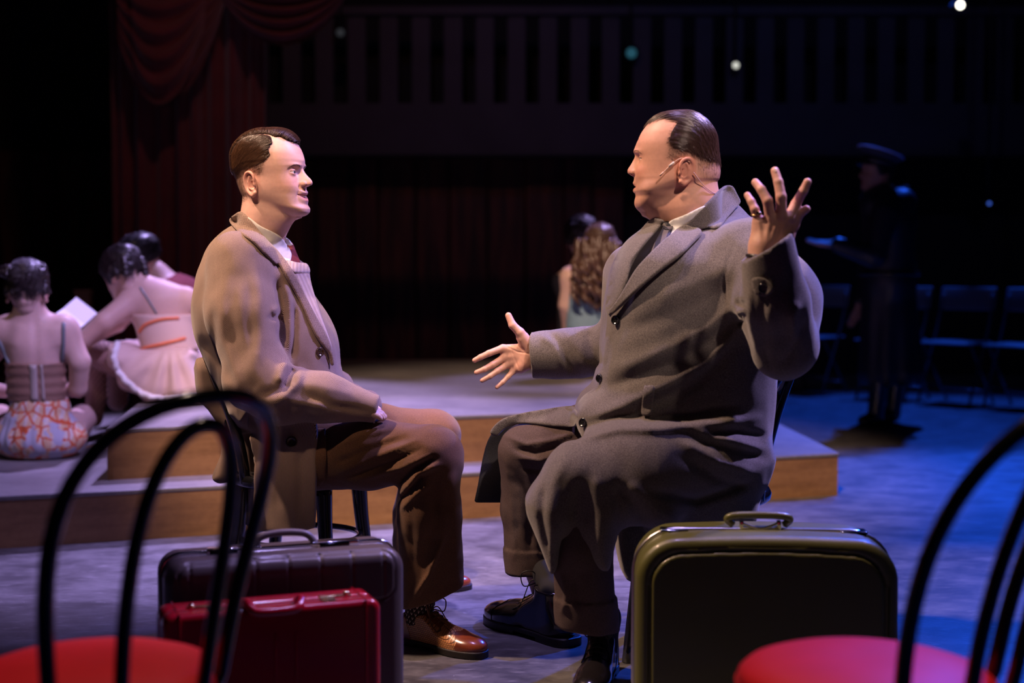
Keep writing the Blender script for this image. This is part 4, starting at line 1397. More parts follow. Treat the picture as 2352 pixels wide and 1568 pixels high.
def skin_tint(mm, base, lipc, S, red=0.10, stubble=None, fade=None, fadec=(0.10, 0.055, 0.03)):
    c = np.tile(np.array(base), (len(mm), 1))
    x, y, z = mm[:, 0], np.abs(mm[:, 1]), mm[:, 2]
    mz, mw, sm, mo = S['mouth']
    def lerp(col, f):
        nonlocal c
        c = c * (1 - f[:, None]) + np.array(col) * f[:, None]
    front = np.clip((x - 30) / 30, 0, 1)
    ck = np.exp(-((y - 45) / 20) ** 2 - ((z + 12) / 20) ** 2) * front + 0.8 * np.exp(-(y / 14) ** 2 - ((z + 10) / 9) ** 2) * (x > 108)
    lerp((base[0] * 0.95, base[1] * 0.72, base[2] * 0.66), np.clip(ck, 0, 1) * red * 5)
    er = np.clip((y - 70) / 6, 0, 1) * (np.abs(x - S['ear'][0]) < 26) * (np.abs(z - S['ear'][1]) < 38)
    lerp((base[0] * 0.95, base[1] * 0.66, base[2] * 0.60), er * 0.55)
    if stubble is not None:
        j = np.clip((-22 - z) / 18, 0, 1) * np.clip((z + 118) / 20, 0, 1) * np.clip((x + 8) / 20, 0, 1)
        lerp(stubble[0], j * stubble[1])
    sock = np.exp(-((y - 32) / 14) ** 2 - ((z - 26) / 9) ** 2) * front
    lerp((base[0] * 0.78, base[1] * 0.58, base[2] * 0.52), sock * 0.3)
    zl = z - sm * np.clip(y / mw, 0, 1.3) ** 2
    tp = 1 - (y / mw) ** 2
    u = np.clip((mz + 1.5 + 9.5 * tp - zl) / 2.0, 0, 1) * np.clip((zl - (mz - 1.5 - 13 * tp)) / 2.5, 0, 1) * (y < mw) * (x > 70)
    lerp(lipc, u * 0.85)
    ex_, ey_, ez_ = S['eye'][2], S['eye'][0], S['eye'][1]
    qy, qz, qx = y - ey_, z - ez_, x - ex_
    hu, hl = S.get('slit', (4.2, 3.4)); cup = 1 - (qy / 12.5) ** 2
    edge = np.exp(-((qz - hu * cup - 0.06 * qy - 0.5) / 0.9) ** 2) * (np.abs(qy) < 13) * (qx > 2) * (qx < 16)
    lerp((0.06, 0.028, 0.02), np.clip(edge, 0, 1) * S.get('lash', 0.85))
    edge = np.exp(-((qz + hl * cup + 0.6) / 0.7) ** 2) * (np.abs(qy) < 12) * (qx > 2) * (qx < 16)
    lerp((0.30, 0.13, 0.10), np.clip(edge, 0, 1) * 0.6)
    ins = (x < S['mx'] - 7 - 0.008 * y * y) & (np.abs(zl - mz) < mo + 3) & (y < mw) & (x > 60) & (np.abs(zl - mz) < mo * np.clip(tp, 0, 1) + 1.0)
    c[ins] = (0.03, 0.006, 0.006)
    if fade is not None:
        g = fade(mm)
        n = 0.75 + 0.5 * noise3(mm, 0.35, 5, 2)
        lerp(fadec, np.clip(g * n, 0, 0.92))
    return c

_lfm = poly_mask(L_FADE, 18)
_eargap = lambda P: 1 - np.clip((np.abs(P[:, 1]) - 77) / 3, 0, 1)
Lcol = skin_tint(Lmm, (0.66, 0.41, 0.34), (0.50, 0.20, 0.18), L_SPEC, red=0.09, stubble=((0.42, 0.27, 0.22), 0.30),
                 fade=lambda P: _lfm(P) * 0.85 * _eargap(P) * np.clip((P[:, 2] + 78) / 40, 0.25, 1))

# hair: combed scalp cap and strands
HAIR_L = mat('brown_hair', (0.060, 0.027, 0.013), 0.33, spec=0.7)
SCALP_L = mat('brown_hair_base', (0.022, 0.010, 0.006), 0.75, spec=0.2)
_lhm = poly_mask(L_HAIR, 5)
def l_mask(P):
    part = 1 - np.exp(-((P[:, 1] + 52) / 1.8) ** 4) * (P[:, 2] > 78) * (P[:, 0] > -66)
    return part * _lhm(P) * np.clip((P[:, 2] + 40) / 10, 0, 1) * _eargap(P)
def l_part(P):   # side of the parting: > 0 top, < 0 near side
    return P[:, 1] + 40
def l_thick(P):
    top = np.clip((P[:, 2] - 60) / 50, 0, 1)
    t = 3.0 + 6.0 * top
    pt = np.exp(-((P[:, 1] + 52) / 3.0) ** 2) * (P[:, 2] > 80) * (P[:, 0] > -70)
    fr = np.clip((P[:, 0] - 20) / 40, 0, 1) * np.clip((P[:, 1] + 48) / 10, 0, 1)
    return t * (1 - 0.7 * pt) + 3.5 * fr
def l_flow(P):
    v = np.zeros_like(P)
    r = np.stack((P[:, 0] + 8, P[:, 2] + 16), 1)
    r /= np.linalg.norm(r, axis=1)[:, None] + 1e-9
    side = P[:, 1] < -52
    v[:, 0] = np.where(side, -r[:, 1] * 0.75 - 0.25, -0.28)
    v[:, 2] = np.where(side, r[:, 0] * 0.5 - 0.75, 0.0)
    v[:, 1] = np.where(side, -0.35, 1.0)
    far = P[:, 1] > 45
    v[far] = (-0.5, 0.3, -0.8)
    return v
hair_l = None
V2, Q2 = hair_cap(lf, Lmm, LQ, lambda P: np.clip(l_mask(P) * 1.6 - 0.6, 0, 1), lambda P: l_thick(P) * 0.55)
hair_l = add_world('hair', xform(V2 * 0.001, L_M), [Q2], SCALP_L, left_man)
ok = l_mask(Lmm)[LQ].min(1) > 0.15
roots = sample_faces(Lmm, LQ, ok, 9500, RNG)
roots = roots[roots[:, 2] < 127]
Pp, Nn = grow(lf, roots, l_flow, 7, 6.0 * np.clip((roots[:, 2] + 5) / 60, 0.3, 1) * RNG.uniform(0.75, 1.25, len(roots)), lambda P, t: l_thick(P) * (0.55 + 0.45 * math.sin(math.pi * min(1, t * 0.9 + 0.1))) * np.clip(l_mask(P) + 0.35, 0, 1) + 0.7 + 0.5 * noise3(P, 0.06, 3, 2), RNG, 0.05)
V2, q2 = strand_mesh(Pp, Nn, RNG.uniform(0.22, 0.42, len(Pp)))
add_world('hair_strands', xform(V2 * 0.001, L_M), [q2], HAIR_L, hair_l)
# short clipped hair above and behind the ear
okf = (_lfm(Lmm) * _eargap(Lmm) * np.clip((Lmm[:, 2] + 85) / 30, 0, 1))[LQ].min(1) > 0.3
roots = sample_faces(Lmm, LQ, okf, 5000, RNG)
gd = np.clip((roots[:, 2] + 80) / 110, 0.1, 1)
roots = roots[RNG.random(len(roots)) < gd + 0.1]
Pp, Nn = grow(lf, roots, l_flow, 3, 2.2, lambda P, t: 0.2 + 1.3 * t, RNG, 0.2)
V2, q2 = strand_mesh(Pp, Nn, 0.16)
add_world('clipped_hair', xform(V2 * 0.001, L_M), [q2], mat('clipped_brown_hair', (0.10, 0.05, 0.026), 0.5), hair_l)
brow_strands(L_SPEC, lf, L_M, left_man, (0.06, 0.03, 0.018), [(12, 32), (23, 36), (37, 35.5), (50, 26)], 130, RNG, 8, 0.13)
eyes(L_SPEC, L_M, (0.96, 0.12, 0.0), left_man, (0.06, 0.085, 0.12))
# upper teeth
tv = []
for i in range(8):
    a = (i - 3.5) / 3.5
    w = 4.0
    y = a * 17.5
    x = 110.5 - 0.018 * y * y
    tv.append((x, y))
bm = bmesh.new()
for (x, y) in tv:
    v = box(bm, (x - 3, y - 2.3, -47.5), (x, y + 2.3, -40 + 0.2 * abs(y) * 0.3))
bm.transform(Matrix.Scale(0.001, 4)); bm.transform(L_M)
bm_obj('teeth', bm, mat('tooth_enamel', (0.75, 0.70, 0.62), 0.25), left_man, True, 0.0006, 2, world=True)

# ---- body under the clothes, in one mesh with the head and the near hand
def W3(px, py, Y): return at(px, py, Y)
torso_l = union(0.06, cap(W3(585, 600, 3.88), W3(620, 900, 3.95), 0.095, 0.11), cap(W3(570, 605, 3.76), W3(595, 605, 4.02), 0.045))
tb = union(0.03, torso_l, chain([W3(556, 610, 3.71), W3(600, 885, 3.66), W3(840, 940, 3.68)], [0.036, 0.036, 0.026]),
           chain([W3(590, 610, 4.08), W3(640, 890, 4.12), W3(830, 930, 3.95)], [0.036, 0.036, 0.026]),
           chain([W3(690, 1030, 3.84), W3(1000, 1035, 3.62), W3(968, 1400, 3.755)], [0.066, 0.040, 0.030]),
           chain([W3(700, 1010, 4.08), W3(1005, 1000, 4.25), W3(935, 1340, 4.29)], [0.066, 0.040, 0.030]))
bV, bQ = surf(tb, (-0.95, 3.45, 0.05), (0.05, 4.5, 1.2), 0.016, newton=1)
# near hand lying on the thigh, only its back shows beyond the cuff
lhJ = dict(index=[W3(864, 944, 3.700), W3(876, 950, 3.700), W3(883, 956, 3.705)], middle=[W3(863, 946, 3.680), W3(875, 952, 3.680), W3(882, 958, 3.685)],
           ring=[W3(861, 948, 3.660), W3(873, 954, 3.660), W3(879, 960, 3.665)], pinky=[W3(858, 951, 3.645), W3(868, 956, 3.645), W3(874, 961, 3.650)],
           thumb=[W3(848, 935, 3.740), W3(858, 936, 3.740), W3(868, 942, 3.730)])
lhf = hand_fn(lhJ, (W3(811, 928, 3.710), W3(836, 940, 3.700), 0.022), [(W3(831, 938, 3.720), W3(863, 946, 3.700), 0.015, 0.012), (W3(831, 941, 3.680), W3(858, 951, 3.655), 0.015, 0.012)])
hV, hQ = surf(lhf, (-0.48, 3.58, 0.50), (-0.20, 3.82, 0.74), 0.0025)
def join(parts):
    Vs, Fs, Cs, off = [], [], [], 0
    for V, Q, c in parts:
        Vs.append(V); Fs.append(Q + off); Cs.append(np.tile(np.array(c), (len(V), 1)) if np.ndim(c) == 1 else c)
        off += len(V)
    return np.vstack(Vs), np.vstack(Fs), np.vstack(Cs)
BV, BQ, BC = join([(LV, LQ, Lcol), (bV, bQ, (0.6, 0.4, 0.32)), (hV, hQ, (0.66, 0.43, 0.35))])
add_world('body', BV, [BQ], SKIN, left_man, col=BC)

# ---- overcoat
HERR = mat('herringbone_wool', rough=0.9, spec=0.2, sheen=0.25, build=herringbone((0.028, 0.015, 0.010), (0.51, 0.36, 0.295), 0.0080, 0.0034))
YL = 3.9
Tl = pchip([0.4, 0.56, 0.75, 0.98, 1.05, 1.09, 1.125, 1.2], [0.20, 0.20, 0.20, 0.225, 0.205, 0.15, 0.085, 0.075])
tpoly = [(556, 487), (530, 506), (505, 536), (484, 575), (468, 620), (456, 665), (450, 710), (454, 765), (470, 805), (494, 855), (520, 905), (540, 960), (570, 990), (700, 990), (775, 930), (790, 890), (777, 840), (773, 790), (760, 750), (738, 712), (716, 680), (706, 645), (700, 612), (668, 585), (625, 545), (590, 512)]
tp = np.array([at(p[0], p[1], YL)[[0, 2]] for p in tpoly])
torso = slab(smooth_path(tp, 3, closed=True), lambda P: YL + 0.0 * P[:, 0], lambda P: Tl(P[:, 2]), 0.165)
armN = chain([W3(552, 606, 3.74), W3(556, 720, 3.70), W3(590, 868, 3.665), W3(640, 905, 3.66), W3(745, 912, 3.665), W3(852, 936, 3.675)], [0.088, 0.092, 0.082, 0.074, 0.061, 0.038], 0.03)
armF = chain([W3(600, 606, 4.05), W3(640, 880, 4.10), W3(790, 925, 3.98), W3(840, 930, 3.95)], [0.085, 0.075, 0.055, 0.045], 0.03)
pan = slab(np.array([at(p[0], p[1], 3.68)[[0, 2]] for p in ((566, 930), (570, 1080), (588, 1222), (660, 1226), (722, 1214), (727, 985), (722, 955), (650, 930))]), lambda P: 3.69 + 0.012 * np.sin(P[:, 0] * 46) * np.clip((0.62 - P[:, 2]) * 4, 0, 1), 0.013, 0.006)
tail = slab(smooth_path(np.array([at(p[0], p[1], 4.0)[[0, 2]] for p in ((462, 820), (464, 905), (490, 935), (512, 985), (516, 1040), (497, 1088), (515, 1102), (540, 1110), (552, 1175), (575, 1205), (598, 1215), (612, 1120), (618, 1000), (600, 900), (540, 850))]), 3, closed=True), lambda P: 4.0 + 0.02 * np.sin(P[:, 0] * 60 + P[:, 2] * 9), 0.085, 0.04)
flapL = slab(smooth_path(np.array([at(p[0], p[1], 4.02)[[0, 2]] for p in ((768, 790), (776, 845), (796, 862), (808, 880), (810, 900), (780, 900), (740, 870))]), 3, closed=True), 4.02, 0.05, 0.02)
LCR = creases([
    ([(636, 640), (648, 690), (650, 740), (646, 790)], 9, -0.016), ([(655, 650), (668, 720), (668, 820)], 9, 0.010), ([(676, 700), (676, 760), (670, 830)], 7, -0.016),
    ([(622, 716), (640, 708), (652, 716)], 8, 0.006), ([(620, 730), (640, 728), (650, 735)], 6, -0.010),
    ([(540, 640), (530, 740), (560, 860), (600, 910)], 16, -0.005), ([(585, 620), (600, 700), (600, 780), (585, 840)], 15, 0.006), ([(575, 640), (570, 740), (580, 820)], 12, -0.003),
    ([(660, 828), (648, 850), (640, 880)], 10, 0.012), ([(676, 845), (664, 865), (650, 890)], 7, -0.012), ([(692, 850), (684, 880), (660, 905), (640, 920)], 10, 0.011),
    ([(600, 905), (640, 895), (670, 880)], 9, -0.007), ([(610, 925), (660, 918), (700, 925), (760, 935)], 11, 0.006), ([(700, 905), (760, 930), (850, 945)], 8, -0.006), ([(690, 880), (750, 890), (820, 910)], 12, 0.004),
     ([(465, 780), (500, 830), (530, 880)], 10, -0.004),
    ([(485, 700), (500, 790), (540, 880)], 10, -0.006), ([(505, 690), (515, 790), (555, 890)], 12, 0.004),
    ([(630, 1000), (620, 1100), (630, 1200)], 14, 0.005), ([(690, 1030), (690, 1200)], 12, -0.005), ([(590, 1020), (600, 1200)], 10, -0.005),
    ([(520, 960), (560, 990), (590, 1000)], 8, -0.010), ([(560, 1000), (580, 1060), (570, 1150)], 12, -0.012)], 3.86)
def coat_l(P):
    d = torso(P)
    d = smin(d, armF(P), 0.03)
    a = armN(P)
    a = np.maximum(a, (P - W3(866, 940, 3.675)) @ np.array((0.97, 0.0, -0.2)))
    d = smin(d, a, 0.014)
    d = smin(d, tail(P), 0.03); d = smin(d, pan(P), 0.006); d = smin(d, flapL(P), 0.01)
    w = np.clip((0.04 - np.abs(d)) / 0.03, 0, 1)
    d = d - LCR(P) * w - 0.0022 * noise3(P * np.array((1, 1, 0.6)), 9, 11, 2) * w
    return d
cV, cQ = surf(coat_l, (-0.95, 3.52, 0.28), (-0.25, 4.30, 1.19), 0.0062)
_u = lambda p, q, r, o=0.0: (p, q, r, o)
ctr = W3(600, 700, YL)
uvl = cloth_uv(cV, cQ, [_u((ctr[0], YL, 0.4), (ctr[0] - 0.03, YL, 1.15), 0.2), _u(W3(552, 606, 3.74), W3(590, 868, 3.665), 0.088, -0.01), _u(W3(600, 890, 3.665), W3(862, 938, 3.675), 0.06, -0.01),
                        _u(W3(600, 606, 4.05), W3(640, 880, 4.10), 0.08), _u((W3(650, 1000, 4.69)[0], 4.69, 0.30), (W3(650, 1000, 4.69)[0], 4.69, 0.57), 1.0, 0.0)])
lcoat = add_world('overcoat', cV, [cQ], HERR, left_man, uv=uvl)
SL = Shape(BV, BQ); SCo = Shape(cV, cQ)
# sweater, shirt collar, tie and lapels laid over one another
def cloth_patch(name, shapes, poly, off, thick, m, parent, step=5, curve=True, ang=0, scale=0.00117, **k):
    V, F, px = patch(shapes, poly, off, thick, step, curve, **k)
    return add_world(name, V, F, m, parent, uv=flow_uv(F, px, ang, scale))
def rib(c1, c2, w=0.0045):
    def build(m, nt, N, L, b, tc):
        uv = N.new('ShaderNodeUVMap'); uv.uv_map = 'cloth'
        sp = N.new('ShaderNodeSeparateXYZ'); L.new(uv.outputs[0], sp.inputs[0])
        pp = mnode(N, L, 'DIVIDE', mnode(N, L, 'PINGPONG', sp.outputs[0], w), w)
        n = N.new('ShaderNodeTexNoise'); n.inputs['Scale'].default_value = 500
        L.new(tc.outputs['Object'], n.inputs['Vector'])
        f = mnode(N, L, 'ADD', mnode(N, L, 'MULTIPLY', pp, 0.6), mnode(N, L, 'MULTIPLY', n.outputs['Fac'], 0.5))
        L.new(mixc(N, L, f, c1, c2), b.inputs['Base Color'])
        bp = N.new('ShaderNodeBump'); bp.inputs['Strength'].default_value = 0.5; bp.inputs['Distance'].default_value = 0.002
        L.new(f, bp.inputs['Height']); L.new(bp.outputs['Normal'], b.inputs['Normal'])
    return build
SWEAT = mat('oatmeal_knit', rough=0.95, sheen=0.3, build=rib((0.36, 0.24, 0.19), (0.66, 0.52, 0.46)))
SHIRT = mat('white_cotton', (0.64, 0.63, 0.60), 0.8, noise=0.03)
TIEL = mat('burgundy_knit_tie', (0.16, 0.012, 0.018), 0.75, noise=0.5, nscale=260, bump=0.6, bscale=420)
cloth_patch('sweater', [SCo, SL], [(655, 602), (685, 606), (702, 609), (708, 622), (712, 648), (723, 686), (737, 728), (750, 765), (760, 797), (760, 830), (745, 790), (720, 745), (695, 690), (675, 645), (660, 620)], 0.003, 0.004, SWEAT, left_man, ang=-24)
cloth_patch('sweater_neckband', [SCo, SL], [(655, 601), (680, 605), (702, 608), (708, 626), (690, 627), (668, 625)], 0.007, 0.004, SWEAT, left_man, ang=5)
cloth_patch('necktie', [SCo, SL], [(656, 558), (669, 560), (678, 580), (688, 608), (672, 608), (660, 604), (664, 580)], 0.004, 0.005, TIEL, left_man)
lshirt = cloth_patch('shirt_collar', [SL, SCo], [(572, 499), (600, 519), (630, 534), (645, 545), (655, 561), (666, 580), (668, 592), (662, 606), (644, 596), (624, 574), (598, 541), (578, 515)], 0.006, 0.003, SHIRT, left_man, relax=6)
cloth_patch('shirt_collar', [SL, SCo], [(652, 544), (661, 549), (670, 562), (657, 561)], 0.004, 0.003, SHIRT, left_man)
LAPL = [(556, 486), (573, 500), (598, 531), (624, 564), (644, 588), (662, 611), (682, 645), (703, 689), (726, 732), (746, 768), (758, 798), (764, 832), (758, 838), (750, 810), (733, 787), (715, 758), (697, 716), (676, 675), (652, 634), (639, 610), (629, 606), (603, 583), (578, 558), (552, 539), (533, 519), (529, 508), (540, 496)]
cloth_patch('lapel', [SCo, SL], LAPL, 0.006, 0.006, HERR, lcoat, step=4, n=3, ang=52, relax=4)
BTL = mat('dark_brown_button', (0.05, 0.024, 0.014), 0.25, coat=0.5)
for px, py, r in ((733, 808, 0.0125), (670, 1015, 0.0150)):
    l, n = SCo.ray(px, py)
    nn = n if px > 700 else np.array((0.1, -1.0, 0.12))
    if px > 700: nn = np.array((0.62, -0.75, 0.1))
    button('button', l + n * 0.003, nn, r, BTL, lcoat)

# ---- trousers, socks, shoes
TRL = mat('brown_flannel', rough=0.9, spec=0.2, sheen=0.15, build=tweed((0.055, 0.025, 0.014), (0.20, 0.100, 0.052), 800))
thN = chain([W3(670, 1040, 3.84), W3(850, 1040, 3.74), W3(1000, 1042, 3.64)], [0.105, 0.092, 0.070], 0.03)
shN = chain([W3(990, 1052, 3.64), W3(986, 1180, 3.66), W3(994, 1400, 3.71)], [0.076, 0.080, 0.086], 0.02)
thF = chain([W3(690, 1010, 4.08), W3(860, 1000, 4.17), W3(1000, 1000, 4.25)], [0.10, 0.09, 0.075], 0.03)
shF = chain([W3(990, 1005, 4.25), W3(960, 1180, 4.27), W3(955, 1320, 4.29)], [0.076, 0.072, 0.078], 0.02)
TCR = creases([
    ([(760, 1030), (830, 1000), (900, 985)], 6, 0.0043), ([(770, 1065), (840, 1035), (930, 1005)], 7, -0.0065), ([(780, 1085), (860, 1050), (960, 1010)], 6, 0.0054), ([(800, 1095), (890, 1065), (970, 1030)], 6, -0.0076),
    ([(830, 1100), (920, 1075), (985, 1045)], 6, 0.0065), ([(920, 1108), (950, 1075), (1000, 1050)], 5, -0.0119), ([(925, 1130), (960, 1090), (1010, 1065)], 6, 0.0108), ([(918, 1150), (950, 1115), (975, 1085)], 5, -0.0108),
    ([(920, 1170), (950, 1140), (985, 1110)], 6, 0.0065), ([(1000, 1090), (1000, 1200), (960, 1330)], 13, -0.0086), ([(1040, 1080), (1048, 1200), (1050, 1330)], 11, 0.0065), ([(945, 1180), (950, 1280), (945, 1370)], 10, -0.0043), ([(1020, 1230), (985, 1320), (945, 1378)], 6, 0.0086)], 3.95)
def trousers_l(P):
    a = smin(thN(P), shN(P), 0.03); b = smin(thF(P), shF(P), 0.03)
    hem = (P - W3(1000, 1364, 3.71)) @ np.array((0.36, 0.0, -0.93))
    a = smax(a, hem, 0.006)
    b = smax(b, (P - W3(950, 1312, 4.29)) @ np.array((-0.2, 0, -0.98)), 0.006)
    d = smin(a, b, 0.02)
    w = np.clip((0.04 - np.abs(d)) / 0.03, 0, 1)
    return d - TCR(P) * w - 0.0015 * noise3(P, 12, 21, 2) * w
tV, tQ = surf(trousers_l, (-0.68, 3.48, 0.10), (0.02, 4.45, 0.72), 0.0062)
ltr = add_world('trousers', tV, [tQ], TRL, left_man)
STr = Shape(tV, tQ)
cloth_patch('jacket_hem', [STr], [(724, 985), (748, 985), (751, 1050), (748, 1100), (735, 1116), (722, 1120)], 0.004, 0.004, TRL, left_man, curve=False)
def vsock(m, nt, N, L, b, tc):
    uv = N.new('ShaderNodeUVMap'); uv.uv_map = 'cloth'
    sp = N.new('ShaderNodeSeparateXYZ'); L.new(uv.outputs[0], sp.inputs[0])
    row = mnode(N, L, 'DIVIDE', sp.outputs[1], 0.011)
    odd = mnode(N, L, 'MULTIPLY', mnode(N, L, 'MODULO', mnode(N, L, 'FLOOR', row), 2.0), 0.5)
    u = mnode(N, L, 'SUBTRACT', mnode(N, L, 'FRACT', mnode(N, L, 'ADD', mnode(N, L, 'DIVIDE', sp.outputs[0], 0.014), odd)), 0.5)
    v = mnode(N, L, 'SUBTRACT', mnode(N, L, 'FRACT', row), 0.5)
    dd = mnode(N, L, 'ABSOLUTE', mnode(N, L, 'SUBTRACT', v, mnode(N, L, 'SUBTRACT', mnode(N, L, 'MULTIPLY', mnode(N, L, 'ABSOLUTE', u), 2.4), 0.25)))
    on = mnode(N, L, 'MULTIPLY', mnode(N, L, 'LESS_THAN', dd, 0.16), mnode(N, L, 'LESS_THAN', mnode(N, L, 'ABSOLUTE', u), 0.2))
    L.new(mixc(N, L, on, (0.030, 0.012, 0.010), (0.72, 0.58, 0.46)), b.inputs['Base Color'])
SOCK = mat('brown_sock_with_v_pattern', rough=0.95, build=vsock)
LEATH = dict(cap=mat('chestnut_leather', (0.21, 0.045, 0.016), 0.25, coat=0.5, noise=0.3, nscale=30), sole=mat('dark_shoe_sole', (0.012, 0.008, 0.007), 0.6), lace=mat('brown_lace', (0.16, 0.06, 0.025), 0.7))
def weave(m, nt, N, L, b, tc):
    uv = N.new('ShaderNodeUVMap'); uv.uv_map = 'cloth'
    mp = N.new('ShaderNodeMapping'); mp.inputs['Scale'].default_value = (1, 1, 1); L.new(uv.outputs[0], mp.inputs[0])
    br = N.new('ShaderNodeTexBrick'); br.inputs['Scale'].default_value = 1.0; br.inputs['Brick Width'].default_value = 0.0075; br.inputs['Row Height'].default_value = 0.0052
    br.inputs['Mortar Size'].default_value = 0.0007; br.inputs['Mortar Smooth'].default_value = 0.6
    br.inputs['Color1'].default_value = (0.62, 0.28, 0.10, 1); br.inputs['Color2'].default_value = (0.50, 0.20, 0.07, 1); br.inputs['Mortar'].default_value = (0.09, 0.028, 0.010, 1)
    L.new(mp.outputs[0], br.inputs['Vector']); L.new(br.outputs['Color'], b.inputs['Base Color'])
    bp = N.new('ShaderNodeBump'); bp.inputs['Strength'].default_value = 0.8; bp.inputs['Distance'].default_value = 0.001; bp.invert = True
    L.new(br.outputs['Fac'], bp.inputs['Height']); L.new(bp.outputs['Normal'], b.inputs['Normal'])
LEATH['vamp'] = mat('woven_tan_leather', rough=0.35, coat=0.2, build=weave)
def sock(pts, rs, parent):
    f = chain(pts, rs, 0.02)
    P = np.array(pts); lo, hi = P.min(0) - 0.07, P.max(0) + 0.07
    V, Q = surf(lambda p: f(p) - 0.0012 * np.sin(p[:, 2] * 420 + 6 * np.sin(p[:, 0] * 30)) * np.clip((0.2 - p[:, 2]) * 20, 0, 1), lo, hi, 0.004)
    return add_world('sock', V, [Q], SOCK, parent, uv=cloth_uv(V, Q, [(pts[-1], pts[0], rs[0])]))
nh, nt_ = on_floor(922, 1470), on_floor(1112, 1512)
fh, ft = on_floor(905, 1366), on_floor(1080, 1350)
nd = (nt_ - nh) / np.linalg.norm(nt_ - nh); fd = (ft - fh) / np.linalg.norm(ft - fh)
an, af = nh + nd * 0.062, fh + fd * 0.062
sock([W3(985, 1330, 3.71), an + (0.004, 0, 0.125), an + (0, 0, 0.07)], [0.043, 0.037, 0.036], left_man)
sock([W3(950, 1290, 4.29), af + (0, 0, 0.125), af + (0, 0, 0.07)], [0.043, 0.037, 0.036], left_man)
shoe('shoe', nh, nt_, left_man, LEATH)
shoe('shoe', fh, ft, left_man, LEATH, lace_loops=False)
# ------------------------------------------------------------------ the heavier man in the grey overcoat
R_SPEC = dict(
    Fb=[(136, -16), (133.5, 22), (124, 55), (105, 77), (99, 82), (75, 97), (55, 103.5), (41, 105), (30, 104.5), (22, 104), (10, 104), (-8, 106), (-20, 107), (-28, 108), (-45, 106), (-58, 106), (-66, 102), (-74, 98), (-82, 100), (-90, 101), (-98, 98), (-106, 89), (-112, 78)],
    B=[(136, -18), (133, -36), (122, -56), (95, -82), (74, -92), (41, -97), (11, -100), (-11, -99), (-30, -90), (-46, -40), (-58, -10), (-72, 10), (-88, 36), (-100, 58), (-112, 76)],
    W=[(136, 4), (132, 36), (122, 54), (104, 69), (80, 79), (50, 83), (15, 82), (-10, 80), (-30, 79), (-50, 76), (-66, 70), (-80, 60), (-94, 46), (-104, 32), (-112, 16)],
    nose=[(66, 0), (55, 2.2), (42, 5.0), (30, 3.6), (15, 9.7), (3, 16), (-8, 20.5), (-14, 19.5), (-19.5, 12), (-24, 4), (-28, 2), (-33, 0)],
    nw=[(66, 28), (44, 24), (35, 13), (28, 9), (10, 11), (-5, 14.5), (-12, 17), (-33, 13)],
    lip=[(-28, 0), (-34, 3.5), (-40, 6.5), (-45, 4), (-49, 1.5), (-53, 4), (-57, 6.0), (-62, 5.5), (-67, 1), (-72, 0)],
    eye=(33, 17, 83), bz=36, mouth=(-49, 24, -2.0, 1.6), mx=110, ala=(107, 14, -13),
    ear=(-19, -17, 20, 31, -10, 80), flare=30, socket=8.0, brow=5.0, cheek=4.0, fold=1.8, slit=(3.6, 3.2), lid=13.6,
    neck=([(-24, 0, -40), (-26, 0, -100), (-42, 0, -190)], [72, 75, 66]), nk=31, ek=26,
    extra=union(20, ell((40, 0, -94), (58, 56, 36)), cap((78, 0, -84), (30, 0, -110), 23, 40)),
)
R_M = Matrix.Translation(Vector(at(1558.5, 383, 3.55))) @ Matrix.Rotation(math.radians(180 + 9 - 0), 4, 'Z').inverted()
right_man = thing('person', 'heavyset man with slicked-back hair in a grey wool overcoat, seated, both hands raised in talk', 'person', (at(1600, 1400, 3.62)[0], 3.62, 0))
rf, RV, RQ, Rmm = build_head(R_SPEC, R_M)
_rs = math.sin(math.radians(9)); _rc = math.cos(math.radians(9))
def crop_r(cx, cy, n=76): return (((700 - cx) * 0.2773 - n * _rs) / _rc, (600 - cy) * 0.2773)
R_HAIR = [crop_r(*p) for p in ((402, 236, 0), (432, 222, 20), (520, 188, 50), (600, 200, 60), (655, 225), (600, 320), (580, 400), (620, 455), (690, 440), (760, 455), (850, 500), (920, 545), (1000, 560), (1120, 590), (1150, 300), (900, 20), (600, 0), (400, 120, 0))]
R_FADE = [crop_r(*p) for p in ((575, 380), (590, 470), (570, 540), (625, 560), (690, 520), (760, 500), (835, 560), (850, 640), (900, 720), (950, 770), (1050, 775), (1150, 780), (1150, 420), (900, 380), (700, 330))]
_rhm, _rfm = poly_mask(R_HAIR, 20), poly_mask(R_FADE, 22)
_eargr = lambda P: 1 - np.clip((np.abs(P[:, 1]) - 83) / 3, 0, 1)
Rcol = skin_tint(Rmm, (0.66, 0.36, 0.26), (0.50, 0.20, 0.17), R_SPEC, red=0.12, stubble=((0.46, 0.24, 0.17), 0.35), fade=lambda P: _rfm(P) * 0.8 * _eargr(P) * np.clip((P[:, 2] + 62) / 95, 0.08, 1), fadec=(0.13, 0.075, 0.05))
HAIR_R = mat('dark_slick_hair', (0.060, 0.029, 0.022), 0.33, spec=0.9)
SCALP_R = mat('dark_hair_base', (0.030, 0.015, 0.011), 0.7, spec=0.3)
r_mask = lambda P: _rhm(P) * _eargr(P) * np.clip((P[:, 2] + 30) / 10, 0, 1)
r_thick = lambda P: 2.2 + 1.6 * np.clip((P[:, 2] - 40) / 50, 0, 1)
def r_flow(P):
    r = np.stack((P[:, 0] - 5, P[:, 2] - 5), 1); r /= np.linalg.norm(r, axis=1)[:, None] + 1e-9
    v = np.zeros_like(P)
    v[:, 0] = -r[:, 1] * 0.9 - 0.25; v[:, 2] = r[:, 0] * 0.9 - 0.10; v[:, 1] = 0.08 * np.sign(P[:, 1])
    return v
V2, Q2 = hair_cap(rf, Rmm, RQ, lambda P: np.clip(r_mask(P) * 1.8 - 0.7, 0, 1), lambda P: r_thick(P) * 0.5)
